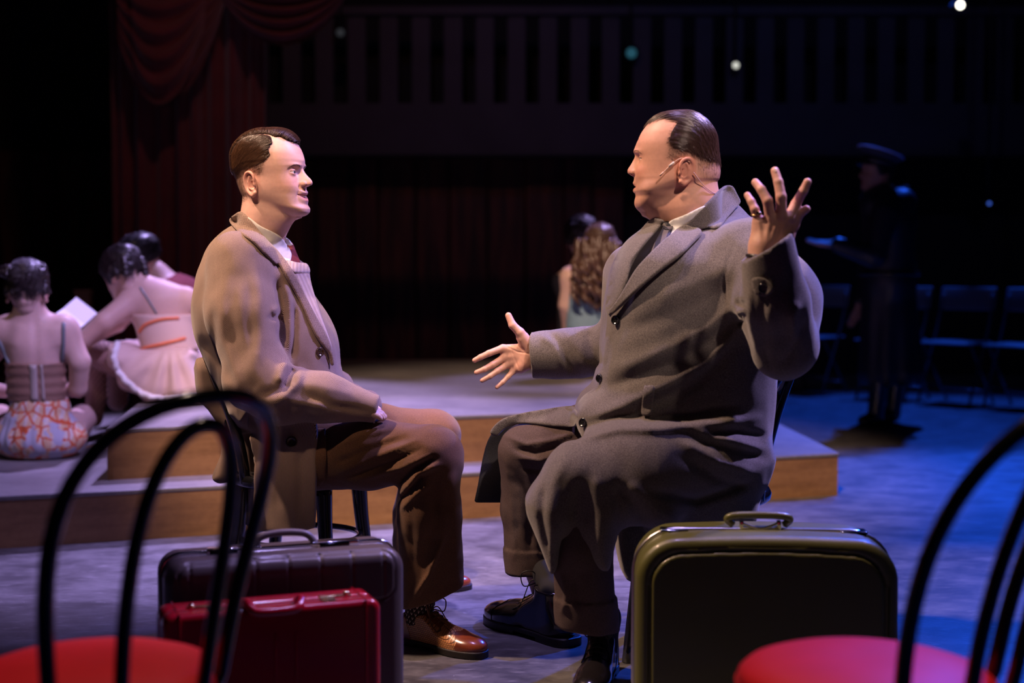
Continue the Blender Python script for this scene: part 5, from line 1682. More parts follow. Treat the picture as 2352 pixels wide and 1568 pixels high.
hair_r = add_world('hair', xform(V2 * 0.001, R_M), [Q2], SCALP_R, right_man)
ok = r_mask(Rmm)[RQ].min(1) > 0.12
roots = sample_faces(Rmm, RQ, ok, 9000, RNG)
kp = RNG.random(len(roots)) < np.clip(r_mask(roots) * 1.3, 0, 1); roots = roots[kp]
roots = roots[roots[:, 2] < 134]
Pp, Nn = grow(rf, roots, r_flow, 7, 7.0 * np.clip((roots[:, 2] - 5) / 60, 0.22, 1) * RNG.uniform(0.75, 1.25, len(roots)), lambda P, t: r_thick(P) * (0.45 + 0.5 * math.sin(math.pi * min(1, t * 0.9 + 0.1))) + 0.5 + 0.9 * noise3(P * np.array((0.12, 1, 0.6)), 0.16, 3, 2), RNG, 0.035)
V2, q2 = strand_mesh(Pp, Nn, RNG.uniform(0.22, 0.40, len(Pp)))
add_world('hair_strands', xform(V2 * 0.001, R_M), [q2], HAIR_R, hair_r)
okf = (_rfm(Rmm) * _eargr(Rmm))[RQ].min(1) > 0.35
roots = sample_faces(Rmm, RQ, okf, 5500, RNG)
roots = roots[RNG.random(len(roots)) < np.clip((roots[:, 2] + 58) / 100, 0.05, 1) ** 1.5]
Pp, Nn = grow(rf, roots, lambda P: r_flow(P) + np.array((0, 0, -0.5)), 3, 2.0, lambda P, t: 0.15 + 1.0 * t, RNG, 0.2)
V2, q2 = strand_mesh(Pp, Nn, 0.14)
add_world('clipped_hair', xform(V2 * 0.001, R_M), [q2], mat('clipped_dark_hair', (0.10, 0.055, 0.038), 0.5), hair_r)
brow_strands(R_SPEC, rf, R_M, right_man, (0.20, 0.11, 0.07), [(13, 33), (24, 38), (38, 39), (50, 32)], 110, RNG, 7, 0.12)
eyes(R_SPEC, R_M, (-0.98, 0.02, 0.0), right_man, (0.10, 0.06, 0.035))

# ---- hands
def hj(pts, ox, oy, k): return [W3(ox + p[0] / k, oy + p[1] / k, p[2]) for p in pts]
yF = 3.93
farJ = {k: hj(v, 1060, 690, 6.815) for k, v in dict(
    thumb=[(1000, 640, yF - 0.012), (915, 500, yF - 0.024), (800, 385, yF - 0.026), (735, 235, yF - 0.022)],
    index=[(640, 745, yF - 0.004), (430, 825, yF - 0.016), (300, 885, yF - 0.020), (205, 935, yF - 0.020)],
    middle=[(655, 900, yF), (485, 1005, yF - 0.014), (355, 1075, yF - 0.020), (235, 1125, yF - 0.022)],
    ring=[(705, 1010, yF + 0.002), (560, 1105, yF - 0.014), (445, 1185, yF - 0.022), (325, 1250, yF - 0.024)],
    pinky=[(825, 1090, yF + 0.004), (725, 1195, yF - 0.010), (645, 1280, yF - 0.018), (555, 1355, yF - 0.022)]).items()}
def cp(x, y, Y): return W3(1060 + x / 6.815, 690 + y / 6.815, Y)
farf = hand_fn(farJ, (cp(1060, 870, yF), cp(1300, 850, yF + 0.004), 0.027, 0.029), [
    (cp(1000, 760, yF), cp(660, 760, yF), 0.016, 0.0125), (cp(1010, 850, yF), cp(680, 880, yF + 0.001), 0.017, 0.0125), (cp(1010, 930, yF), cp(730, 985, yF + 0.003), 0.017, 0.012), (cp(1000, 1000, yF), cp(825, 1085, yF + 0.004), 0.016, 0.0115),
    (cp(1040, 740, yF - 0.008), cp(960, 600, yF - 0.016), 0.021, 0.017), (cp(1010, 985, yF - 0.006), cp(930, 1050, yF - 0.004), 0.019, 0.015)], (0.0092, 0.0084, 0.0076), (0.0128, 0.0108, 0.0098))
def far_hand(P):
    d = farf(P)
    px = to_px(P)
    for l, w in (([(1171, 793), (1178, 812), (1192, 848)], 2.0), ([(1168, 798), (1190, 808), (1214, 812)], 1.8), ([(1188, 782), (1194, 796), (1206, 808)], 2.6)):
        l = np.array(l, float)
        q = np.minimum(*[np.linalg.norm(px - l[i] - np.clip(((px - l[i]) @ (l[i + 1] - l[i])) / ((l[i + 1] - l[i]) @ (l[i + 1] - l[i])), 0, 1)[:, None] * (l[i + 1] - l[i]), axis=1) for i in (0, 1)])
        d = d + 0.0013 * np.exp(-(q / w) ** 2) * (P[:, 1] < yF)
    return d + 0.0 * d
fHV, fHQ = surf(far_hand, W3(1076, 905, yF) - (0.0, 0.10, 0.01), W3(1258, 700, yF) + (0.0, 0.08, 0.01), 0.0019)
yN = 3.10
def cn(x, y, Y): return W3(1680 + x / 6.271, 370 + y / 6.271, Y)
nearJ = dict(
    pinky=[cn(395, 885, yN + 0.012), cn(335, 690, yN + 0.004), cn(285, 580, yN + 0.010), cn(230, 490, yN + 0.020)],
    ring=[cn(560, 800, yN), cn(520, 570, yN - 0.014), cn(430, 410, yN - 0.006), cn(345, 305, yN + 0.008)],
    middle=[cn(715, 770, yN - 0.004), cn(715, 510, yN - 0.016), cn(675, 300, yN - 0.010), cn(625, 140, yN - 0.002)],
    index=[cn(835, 800, yN + 0.004), cn(925, 620, yN + 0.012), cn(1035, 430, yN - 0.006), cn(1095, 300, yN - 0.012)],
    thumb=[cn(760, 1120, yN + 0.012), cn(880, 930, yN + 0.018), cn(975, 760, yN + 0.012), cn(1080, 690, yN + 0.006)])
nearf = hand_fn(nearJ, (cn(470, 1240, yN + 0.012), cn(430, 1480, yN + 0.012), 0.033, 0.031), [
    (cn(400, 1220, yN + 0.014), cn(395, 900, yN + 0.012), 0.0205, 0.0155), (cn(480, 1200, yN + 0.010), cn(560, 840, yN + 0.004), 0.019, 0.014), (cn(570, 1180, yN + 0.010), cn(700, 810, yN + 0.002), 0.019, 0.014), (cn(640, 1160, yN + 0.014), cn(815, 840, yN + 0.006), 0.018, 0.013),
    (cn(560, 1250, yN + 0.018), cn(780, 1100, yN + 0.014), 0.022, 0.016)], (0.0112, 0.0105, 0.0098), (0.0140, 0.0102, 0.0095), 0.012)
def tendons(P):
    d = nearf(P)
    for a, b in ((cn(480, 1150, yN), cn(560, 800, yN - 0.012)), (cn(560, 1130, yN), cn(712, 770, yN - 0.014)), (cn(640, 1120, yN), cn(830, 800, yN - 0.008)), (cn(410, 1150, yN), cn(395, 885, yN - 0.006))):
        c = cap(a, b, 0.0)(P * np.array((1, 0.35, 1)) + np.array((0, 0.65 * yN, 0)))
        d = d - 0.0020 * np.exp(-(c / 0.006) ** 2)
    for k in ('pinky', 'ring', 'middle', 'index'):
        for j, am in ((1, 0.0012), (2, 0.0007)):
            r = np.linalg.norm(P - nearJ[k][j] - np.array((0, -0.008, 0)), axis=1)
            d = d - am * np.exp(-(r / 0.007) ** 2)
    return d
nHV, nHQ = surf(tendons, cn(120, 1560, yN) - (0.0, 0.09, 0.0), cn(1220, 40, yN) + (0.0, 0.11, 0.0), 0.0019)
def hand_tint(V, tips):
    c = np.tile(np.array((0.66, 0.38, 0.29)), (len(V), 1))
    for t in tips:
        w = np.exp(-(np.linalg.norm(V - t, axis=1) / 0.016) ** 2)[:, None] * 0.35
        c = c * (1 - w) + np.array((0.62, 0.28, 0.21)) * w
    return c
fcol = hand_tint(fHV, [v[-1] for v in farJ.values()] + [cp(930, 1040, yF - 0.02), cp(990, 700, yF - 0.02)])
ncol = hand_tint(nHV, [v[-1] for v in nearJ.values()] + [v[1] for v in nearJ.values()])

YR = 3.60
rb = union(0.03, union(0.06, cap(W3(1600, 600, 3.58), W3(1560, 900, YR), 0.13, 0.17), cap(W3(1690, 610, 3.44), W3(1490, 630, 3.76), 0.03)),
           chain([W3(1735, 600, 3.38), W3(1785, 790, 3.20), W3(1757, 600, 3.115)], [0.045, 0.04, 0.03]),
           chain([W3(1470, 640, 3.82), W3(1430, 830, 3.92), W3(1240, 815, 3.94)], [0.045, 0.042, 0.029]),
           chain([W3(1620, 1050, 3.48), W3(1310, 1110, 3.36), W3(1370, 1430, 3.44)], [0.07, 0.05, 0.033]),
           chain([W3(1560, 1020, 3.74), W3(1215, 1040, 3.86), W3(1222, 1280, 3.87), W3(1262, 1405, 3.85)], [0.06, 0.040, 0.032, 0.03]))
rbV, rbQ = surf(rb, (-0.15, 3.0, 0.05), (0.85, 4.1, 1.12), 0.016, newton=1)
RBV, RBQ, RBC = join([(RV, RQ, Rcol), (rbV, rbQ, (0.6, 0.36, 0.28)), (fHV, fHQ, fcol), (nHV, nHQ, ncol)])
add_world('body', RBV, [RBQ], SKIN, right_man, col=RBC)
# nails that show, ring and wrist band
SN = Shape(nHV, nHQ)
NAIL = mat('fingernail', (0.80, 0.56, 0.48), 0.25, coat=0.3)
def nail(px, py, w, h, ang):
    c, s = math.cos(math.radians(ang)), math.sin(math.radians(ang))
    pl = [(px + (a * w * c - b * h * s), py + (a * w * s + b * h * c)) for a, b in [(math.cos(t), math.sin(t)) for t in np.linspace(0, 2 * math.pi, 9)[:-1]]]
    V, F, p2 = patch([SN], pl, 0.0002, 0.0006, 2.0, True, n=3)
    add_world('fingernail', V, F, NAIL, right_man)
nail(1781, 391, 4.2, 5.5, -12)
GOLD = mat('gold', (0.90, 0.62, 0.28), 0.18, 1.0)
a, b = nearJ['pinky'][0], nearJ['pinky'][1]
ax = (b - a) / np.linalg.norm(b - a); c = a + (b - a) * 0.66
e1 = np.cross(ax, (0, 1, 0)); e1 /= np.linalg.norm(e1); e2 = np.cross(ax, e1)
ringp = np.array([c + 0.0098 * (math.cos(t) * e1 + math.sin(t) * e2) for t in np.linspace(0, 2 * math.pi, 25)[:-1]])
ringo = tube_obj('finger_ring', ringp, 0.0018, GOLD, right_man, 8, closed=True)
bm = bmesh.new()
box(bm, (-0.0055, -0.0020, -0.0035), (0.0055, 0.0015, 0.0035))
bm.transform(Matrix.Translation(Vector(c + e2 * 0.0 + np.array((0.004, -0.0100, 0.001)))) @ Matrix.Rotation(math.radians(25), 4, 'Y'))
bm_obj('ring_stone', bm, GOLD, ringo, True, 0.001, 2, world=True)
wa = cn(452, 1390, yN + 0.012); wax = cn(440, 1480, yN + 0.012) - cn(480, 1240, yN + 0.012); wax /= np.linalg.norm(wax)
e1 = np.cross(wax, (0, 1, 0)); e1 /= np.linalg.norm(e1); e2 = np.cross(wax, e1)
wr = np.array([wa + 0.0345 * (math.cos(t) * e1 + math.sin(t) * e2) for t in np.linspace(0, 2 * math.pi, 33)[:-1]])
tube_obj('wrist_strap', wr, 0.0042, mat('black_strap', (0.01, 0.009, 0.009), 0.35), right_man, 8, closed=True)

# ---- overcoat
GREY = mat('grey_wool', rough=0.92, spec=0.2, sheen=0.3, build=tweed((0.052, 0.046, 0.045), (0.235, 0.206, 0.19), 620, 0.38, 0.64))
Tr = pchip([0.4, 0.55, 0.72, 0.9, 1.0, 1.05, 1.09, 1.13, 1.2], [0.22, 0.23, 0.245, 0.245, 0.235, 0.21, 0.16, 0.10, 0.085])
tpr = [(1500, 500), (1476, 526), (1440, 556), (1413, 598), (1400, 640), (1391, 700), (1387, 760), (1380, 820), (1366, 880), (1340, 905), (1324, 930), (1322, 960), (1340, 1000), (1420, 1080), (1500, 1170), (1640, 1190), (1720, 1120), (1745, 1070), (1757, 1000), (1764, 920), (1768, 860), (1782, 760), (1790, 660), (1775, 570), (1735, 500), (1697, 456), (1668, 432), (1640, 440), (1580, 490)]
tqr = np.array([at(p[0], p[1], YR)[[0, 2]] for p in tpr])
# the torso is turned: its far shoulder leads to the left
torsoR = slab(smooth_path(tqr, 3, closed=True), YR, lambda P: Tr(P[:, 2]), 0.15)
uaN = chain([W3(1722, 600, 3.43), W3(1790, 690, 3.30), W3(1800, 795, 3.22)], [0.105, 0.092, 0.078], 0.04)
faN = chain([W3(1803, 792, 3.21), W3(1782, 690, 3.14), W3(1764, 560, 3.105)], [0.074, 0.073, 0.057], 0.02)
faF = chain([W3(1470, 640, 3.80), W3(1440, 800, 3.88), W3(1225, 816, 3.94)], [0.10, 0.074, 0.062], 0.04)
faF2 = cap(W3(1330, 815, 3.92), W3(1190, 816, 3.945), 0.066, 0.063)
thN_ = chain([W3(1612, 1045, 3.46), W3(1470, 1075, 3.40), W3(1330, 1092, 3.36)], [0.140, 0.122, 0.084], 0.05)
drp = slab(smooth_path(np.array([at(p[0], p[1], 3.36)[[0, 2]] for p in ((1300, 1040), (1250, 1085), (1216, 1130), (1208, 1165), (1224, 1210), (1250, 1275), (1266, 1312), (1280, 1292), (1292, 1236), (1330, 1262), (1362, 1292), (1396, 1302), (1412, 1246), (1445, 1200), (1535, 1206), (1560, 1150), (1480, 1060), (1380, 1030))]), 3, closed=True), lambda P: 3.37 + 0.012 * np.sin(P[:, 0] * 44 + 1) * np.clip((0.60 - P[:, 2]) * 4, 0, 1), 0.095, 0.07)
seat = slab(smooth_path(np.array([at(p[0], p[1], 3.58)[[0, 2]] for p in ((1520, 1000), (1735, 1020), (1738, 1075), (1716, 1120), (1714, 1178), (1650, 1198), (1540, 1208), (1470, 1190))]), 3, closed=True), 3.58, 0.21, 0.08)
flp = slab(smooth_path(np.array([at(p[0], p[1], 4.0)[[0, 2]] for p in ((1170, 962), (1136, 985), (1115, 1025), (1098, 1110), (1088, 1176), (1120, 1192), (1165, 1200), (1200, 1150), (1220, 1020), (1215, 970))]), 3, closed=True), lambda P: 3.97 + 0.01 * np.sin(P[:, 2] * 30), 0.014, 0.008)
tlR = slab(smooth_path(np.array([at(p[0], p[1], 3.55)[[0, 2]] for p in ((1400, 1120), (1412, 1230), (1436, 1318), (1500, 1325), (1600, 1300), (1700, 1200), (1650, 1120), (1500, 1080))]), 3, closed=True), 3.55, 0.10, 0.04)
RCR = creases([
    # belly and chest drapes that fall from the raised arm to the lower buttons
    ([(1700, 690), (1640, 745), (1560, 790), (1460, 830), (1400, 850)], 16, 0.007), ([(1690, 730), (1640, 780), (1560, 830), (1470, 865), (1390, 890)], 14, -0.009),
    ([(1690, 760), (1630, 830), (1540, 880), (1450, 920), (1380, 950)], 14, 0.009), ([(1680, 800), (1600, 880), (1500, 930), (1420, 960)], 14, -0.008), ([(1700, 640), (1620, 690), (1520, 730), (1430, 760)], 18, -0.005), ([(1690, 600), (1600, 650), (1500, 690)], 18, 0.004),
    ([(1395, 760), (1388, 820), (1374, 872)], 8, 0.004), ([(1345, 975), (1420, 955), (1500, 960), (1600, 950), (1700, 930)], 10, -0.012), ([(1340, 1005), (1420, 985), (1520, 985), (1620, 975), (1740, 960)], 11, 0.010),
    ([(1620, 1000), (1690, 990), (1755, 1000)], 9, -0.009), ([(1600, 1010), (1680, 1030), (1750, 1050)], 10, -0.009), ([(1590, 985), (1670, 1010), (1755, 1030)], 9, 0.009), ([(1560, 1010), (1650, 1060), (1735, 1085)], 12, 0.009), ([(1560, 1050), (1650, 1100), (1710, 1120)], 11, -0.009),
    ([(1500, 1130), (1600, 1150), (1720, 1110)], 10, -0.016), ([(1520, 1200), (1490, 1150), (1440, 1110)], 14, 0.006), ([(1480, 1200), (1450, 1150), (1420, 1110)], 12, -0.007),
    ([(1300, 1050), (1270, 1110), (1265, 1200), (1285, 1270)], 14, 0.006), ([(1335, 1100), (1325, 1160), (1320, 1240)], 16, -0.010), ([(1370, 1090), (1370, 1160), (1385, 1270)], 14, 0.007), ([(1410, 1120), (1420, 1180), (1410, 1240)], 13, -0.007), ([(1240, 1100), (1225, 1160), (1245, 1240)], 9, 0.004), ([(1250, 1120), (1245, 1190), (1262, 1270)], 8, -0.008),
    ([(1685, 560), (1662, 640), (1668, 700)], 4, -0.004), ([(1690, 692), (1702, 698), (1714, 694)], 6, -0.008), ([(1690, 720), (1702, 714), (1714, 716)], 6, 0.007), ([(1695, 745), (1706, 740), (1716, 744)], 6, -0.007),
    ([(1760, 640), (1752, 720), (1756, 800), (1770, 850)], 9, -0.006), ([(1720, 660), (1722, 740), (1740, 820)], 9, 0.006), ([(1835, 690), (1822, 730), (1830, 790)], 10, 0.008), ([(1845, 740), (1826, 790), (1800, 840)], 9, -0.006), ([(1800, 640), (1790, 720), (1800, 800)], 14, -0.004),
    ([(1240, 770), (1275, 790), (1300, 850)], 9, 0.006), ([(1265, 768), (1290, 800), (1320, 860)], 9, -0.008), ([(1300, 765), (1330, 800), (1350, 850)], 11, 0.007), ([(1350, 760), (1360, 800), (1385, 850)], 10, -0.008)], 4.1)
axN = W3(1760, 585, 3.105) - W3(1803, 792, 3.21); axN /= np.linalg.norm(axN)
def coat_r(P):
    d = torsoR(P)
    d = smin(d, uaN(P), 0.05)
    f1 = np.maximum(faN(P), (P - W3(1770, 563, 3.10)) @ np.array((-0.53, 0.0, 0.85)))
    d = smin(d, f1, 0.008)
    f2 = np.maximum(smin(faF(P), faF2(P), 0.01), (W3(1220, 815, 3.94) - P) @ np.array((0.995, -0.05, 0.09)))
    d = smin(d, f2, 0.03)
    d = smin(d, thN_(P), 0.05); d = smin(d, seat(P), 0.05); d = smin(d, drp(P), 0.03); d = smin(d, tlR(P), 0.02)
    # hollow the sleeve ends
    c1 = cap(W3(1757, 510, 3.09), W3(1771, 610, 3.118), 0.046, 0.040)(P)
    c2 = cap(W3(1190, 816, 3.945), W3(1262, 816, 3.935), 0.055)(P)
    d = smax(d, -np.minimum(c1, c2), 0.007)
    w = np.clip((0.05 - np.abs(d)) / 0.03, 0, 1)
    return d - RCR(P) * w - 0.0022 * noise3(P * np.array((1, 1, 0.7)), 8, 31, 2) * w
rcV, rcQ = surf(coat_r, (-0.14, 2.98, 0.22), (0.80, 4.10, 1.19), 0.0064)
rcoat = add_world('overcoat', rcV, [rcQ], GREY, right_man)
SR, SRc = Shape(RBV, RBQ), Shape(rcV, rcQ)
flV, flQ = surf(flp, (-0.16, 3.90, 0.34), (0.10, 4.04, 0.72), 0.006)
add_world('coat_flap', flV, [flQ], mat('dark_coat_lining_wool', rough=0.9, build=tweed((0.012, 0.012, 0.015), (0.045, 0.045, 0.050), 700)), rcoat)
LINE = mat('black_lining', (0.006, 0.005, 0.006), 0.9, spec=0.1)
RT = mat('brown_grey_suiting', rough=0.85, spec=0.25, build=tweed((0.05, 0.034, 0.032), (0.135, 0.095, 0.088), 700))
cloth_patch('jacket_front', [SRc, SR], [(1528, 508), (1508, 534), (1480, 566), (1455, 605), (1442, 648), (1436, 668), (1470, 625), (1520, 575), (1548, 540), (1545, 515)], 0.003, 0.003, LINE, right_man)
cloth_patch('shirt_front', [SRc, SR], [(1541, 512), (1552, 540), (1536, 560), (1508, 584), (1515, 560), (1530, 535)], 0.007, 0.003, SHIRT, right_man)
cloth_patch('shirt_collar', [SR, SRc], [(1539, 508), (1575, 492), (1614, 473), (1612, 482), (1575, 518), (1546, 548), (1541, 530)], 0.009, 0.003, SHIRT, right_man, relax=6)
def stripes(m, nt, N, L, b, tc):
    uv = N.new('ShaderNodeUVMap'); uv.uv_map = 'cloth'
    sp = N.new('ShaderNodeSeparateXYZ'); L.new(uv.outputs[0], sp.inputs[0])
    s = mnode(N, L, 'FRACT', mnode(N, L, 'DIVIDE', sp.outputs[0], 0.026))
    f = mnode(N, L, 'GREATER_THAN', s, 0.52)
    L.new(mixc(N, L, f, (0.010, 0.011, 0.020), (0.11, 0.095, 0.09)), b.inputs['Base Color'])
TIER = mat('striped_silk_tie', rough=0.6, spec=0.3, build=stripes)
cloth_patch('necktie', [SRc, SR], [(1526, 516), (1538, 518), (1545, 530), (1536, 550), (1518, 572), (1500, 590), (1496, 584), (1508, 556), (1520, 534)], 0.011, 0.004, TIER, right_man, ang=15)
cloth_patch('necktie_knot', [SRc, SR], [(1527, 510), (1541, 511), (1546, 528), (1538, 536), (1524, 530)], 0.013, 0.006, TIER, right_man, ang=-40)
FLAP = [(1500, 501), (1474, 528), (1438, 558), (1413, 600), (1401, 645), (1394, 700), (1403, 722), (1426, 690), (1446, 640), (1453, 604), (1480, 565), (1508, 533), (1527, 508)]
cloth_patch('lapel', [SRc, SR], FLAP, 0.003, 0.005, GREY, rcoat, relax=3)
LAP = [(1613, 541), (1590, 565), (1559, 594), (1530, 615), (1501, 638), (1470, 666), (1444, 692), (1410, 722), (1404, 716), (1428, 680), (1460, 624), (1488, 592), (1517, 564), (1545, 540), (1571, 516), (1590, 520), (1603, 526)]
cloth_patch('lapel', [SRc, SR], LAP, 0.010, 0.007, GREY, rcoat, step=4, n=3, relax=4)
CLR = [(1648, 438), (1662, 430), (1680, 431), (1690, 448), (1698, 466), (1688, 480), (1670, 503), (1651, 528), (1625, 526), (1602, 526), (1585, 522), (1571, 516), (1590, 500), (1611, 476), (1632, 455)]
cloth_patch('coat_collar', [SRc, SR], CLR, 0.006, 0.006, GREY, rcoat, step=4, n=3, relax=6)
POCK = [(1480, 890), (1486, 886), (1503, 888), (1500, 920), (1496, 950), (1476, 952), (1474, 930)]
cloth_patch('pocket_welt', [SRc], POCK, 0.003, 0.004, GREY, rcoat, step=4)
TABP = [(1728, 642), (1742, 636), (1758, 640), (1772, 652), (1778, 664), (1768, 676), (1752, 680), (1734, 672)]
cloth_patch('cuff_tab', [SRc], TABP, 0.003, 0.004, GREY, rcoat, step=4)
BTR = mat('black_button', (0.012, 0.012, 0.013), 0.18, coat=0.6)
for px, py, r, nn in ((1415, 735, 0.0118, (-0.55, -0.8, 0.1)), (1378, 868, 0.0105, (-0.7, -0.7, -0.1)), (1340, 970, 0.0115, (-0.6, -0.75, 0.2)), (1753, 660, 0.0115, None)):
    l, n = SRc.ray(px, py)
    nn = n if nn is None else np.array(nn)
    button('button', l + np.array((0, -0.004, 0)) + nn * 0.003, nn, r, BTR, rcoat)

# ---- headset microphone
MIC = mat('beige_microphone', (0.62, 0.40, 0.30), 0.4)
def on_head(px, py, off=0.003):
    l, n = SR.ray(px, py); return l + n * off
wire = [on_head(1648, 448, 0.002), on_head(1632, 441, 0.003), on_head(1616, 428, 0.004), on_head(1603, 410, 0.005), on_head(1592, 396, 0.006)]
boom = [on_head(1586, 372, 0.002), on_head(1568, 364, 0.003), on_head(1556, 368, 0.006), on_head(1540, 381, 0.008), on_head(1530, 392, 0.009), on_head(1519, 403, 0.010)]
mic = tube_obj('headset_microphone', smooth_path(boom, 5), 0.0014, MIC, right_man, 8)
tube_obj('microphone_wire', smooth_path(wire, 5), 0.0010, MIC, mic, 6)
tube_obj('microphone_capsule', np.array([on_head(1526, 396, 0.0095), on_head(1518, 404, 0.0105)]), 0.0024, MIC, mic, 8)
tube_obj('microphone_tape', np.array([on_head(1549, 373, 0.007), on_head(1538, 382, 0.008)]), 0.0032, mat('clear_tape', (0.75, 0.66, 0.60), 0.15, coat=0.5), mic, 8)

# ---- trousers, socks, shoes
tnr = chain([W3(1310, 1110, 3.36), W3(1335, 1250, 3.37), W3(1350, 1450, 3.40)], [0.062, 0.072, 0.074], 0.02)
tfr = union(0.03, chain([W3(1540, 1010, 3.74), W3(1350, 1015, 3.80), W3(1212, 1035, 3.86)], [0.115, 0.098, 0.074], 0.03), chain([W3(1206, 1040, 3.86), W3(1206, 1170, 3.88), W3(1220, 1330, 3.87)], [0.068, 0.064, 0.067], 0.02))
RTC = creases([([(1160, 1000), (1210, 1020), (1270, 1010), (1330, 990)], 6, 0.006), ([(1180, 1030), (1230, 1040), (1300, 1020)], 6, -0.008), ([(1190, 1050), (1240, 1058), (1290, 1040)], 6, 0.007), ([(1200, 1075), (1235, 1080), (1270, 1070)], 6, -0.008),
               ([(1160, 1060), (1175, 1150), (1180, 1280)], 7, 0.005), ([(1190, 1100), (1210, 1150), (1220, 1280)], 8, -0.006), ([(1290, 1320), (1300, 1370), (1290, 1410)], 6, 0.006), ([(1320, 1320), (1330, 1400)], 10, -0.006)])
def trousers_r(P):
    a = smax(tnr(P), (W3(1340, 1436, 3.40) - P) @ np.array((0.10, 0, 0.99)), 0.006)
    b = smax(tfr(P), (W3(1205, 1311, 3.87) - P) @ np.array((-0.06, 0, 0.99)), 0.006)
    d = smin(a, b, 0.02)
    # turn-ups
    d = d - 0.004 * ((P[:, 2] - (W3(1205, 1258, 3.87)[2]) < 0) & (P[:, 1] > 3.65)) * 1.0 - 0.004 * ((P[:, 2] < W3(1340, 1368, 3.40)[2]) & (P[:, 1] < 3.65))
    w = np.clip((0.04 - np.abs(d)) / 0.03, 0, 1)
    return d - RTC(P) * w - 0.0012 * noise3(P, 12, 41, 2) * w
trV, trQ = surf(trousers_r, (-0.10, 3.22, 0.10), (0.52, 4.02, 0.72), 0.0062)
rtr = add_world('trousers', trV, [trQ], RT, right_man)
SRt = Shape(trV, trQ)
cloth_patch('coat_front_edge', [SRt, SRc], [(1326, 937), (1250, 944), (1182, 957), (1150, 970), (1128, 995), (1142, 1003), (1165, 984), (1205, 975), (1270, 980), (1326, 978)], 0.006, 0.006, GREY, rcoat, relax=4)
BLK = dict(cap=mat('black_leather', (0.012, 0.010, 0.012), 0.2, coat=0.5), vamp=mat('black_leather', ), sole=mat('black_rubber_sole', (0.01, 0.009, 0.009), 0.5), lace=mat('black_lace', (0.012, 0.011, 0.012), 0.6))
h1, t1 = on_floor(1312, 1484), on_floor(1128, 1422)
h2, t2 = np.array((at(1395, 1470, 3.50)[0], 3.50, 0)), np.array((at(1345, 1560, 3.23)[0], 3.23, 0))
d1, d2 = (t1 - h1) / np.linalg.norm(t1 - h1), (t2 - h2) / np.linalg.norm(t2 - h2)
SOCK_PLAIN = mat('black_sock', (0.010, 0.010, 0.014), 0.9)
def psock(pts, rs, parent, m):
    f = chain(pts, rs, 0.02)
    P = np.array(pts); V, Q = surf(f, P.min(0) - 0.07, P.max(0) + 0.07, 0.006)
    return add_world('sock', V, [Q], m, parent)
psock([W3(1232, 1285, 3.86), h1 + d1 * 0.066 + (0, 0, 0.13), h1 + d1 * 0.06 + (0, 0, 0.07)], [0.034, 0.034, 0.035], right_man, SOCK_PLAIN)
psock([W3(1350, 1400, 3.40), h2 + d2 * 0.062 + (0, 0, 0.14), h2 + d2 * 0.06 + (0, 0, 0.07)], [0.046, 0.040, 0.037], right_man, SOCK_PLAIN)
shoe('shoe', h1, t1, right_man, BLK, high=0.03)
shoe('shoe', h2, t2, right_man, BLK, high=0.03)
# ------------------------------------------------------------------ the people further back
B_SPEC = dict(L_SPEC)
B_SPEC.update(mouth=(-46, 24, 1.0, 0.6), neck=([(-2, 0, -40), (8, 0, -62)], [50, 42]), nk=24, lid=13.6)
B_SPEC.pop('extra')
def place_head(px, py, Y, yaw, pitch=0, roll=0, k=1.0):
    """head whose ear level is at the pixel; yaw: heading of the face in degrees (0 = photo right, 90 = away)"""
    return Matrix.Translation(Vector(at(px, py, Y))) @ Matrix.Rotation(math.radians(yaw), 4, 'Z') @ Matrix.Rotation(math.radians(pitch), 4, 'Y') @ Matrix.Rotation(math.radians(roll), 4, 'X') @ Matrix.Scale(k, 4)
def bg_head(M, skin, h=4.5, zlow=-130):
    f = head_fn(B_SPEC)
    V, Q = surf(f, (-125, -100, zlow), (150, 100, 150), h, newton=1)
    c = skin_tint(V, skin, (skin[0] * 0.8, skin[1] * 0.5, skin[2] * 0.5), B_SPEC, 0.08)
    return f, xform(V * 0.001, M), Q, V, c
def bg_hair(f, V, Q, M, parent, m, line, thick, n=2600, seg=9, nseg=6, flow=None, rad=0.7, name='hair'):
    V2, Q2 = hair_cap(f, V, Q, line, thick)
    o = add_world(name, xform(V2 * 0.001, M), [Q2], m, parent)
    ok = line(V)[Q].min(1) > 0.3
    r = sample_faces(V, Q, ok, n, RNG)
    if flow is None: flow = lambda P: np.stack((-P[:, 2] * 0.01 - 0.6, np.sign(P[:, 1]) * 0.2, np.where(P[:, 0] < -20, -0.9, 0.1)), 1)
    P, N = grow(f, r, flow, nseg, seg, lambda p, t: (thick(p) if callable(thick) else thick) * (0.8 + 0.5 * noise3(p, 0.05, 9, 2)) + 0.8, RNG, 0.12)
    V3, q3 = strand_mesh(P, N, rad)
    add_world('hair_strands', xform(V3 * 0.001, M), [q3], m, o)
    return o
def solid(name, f, lo, hi, h, m, parent, uv=None, col=None):
    V, Q = surf(f, lo, hi, h, newton=1)
    return add_world(name, V, [Q], m, parent, uv=uv(V, Q) if uv else None, col=col), V, Q
DARKH = mat('dark_brown_stage_hair', (0.016, 0.009, 0.009), 0.4, spec=0.6)
FULL = lambda fx, fz: (lambda P: np.clip((P[:, 2] + fz - 0.0 * P[:, 0]) / 12, 0, 1) * np.clip((fx + 40 * np.clip(P[:, 2] / 120, 0, 1) - P[:, 0]) / 12, 0, 1))
SK1, SK2 = (0.62, 0.42, 0.35), (0.58, 0.38, 0.31)

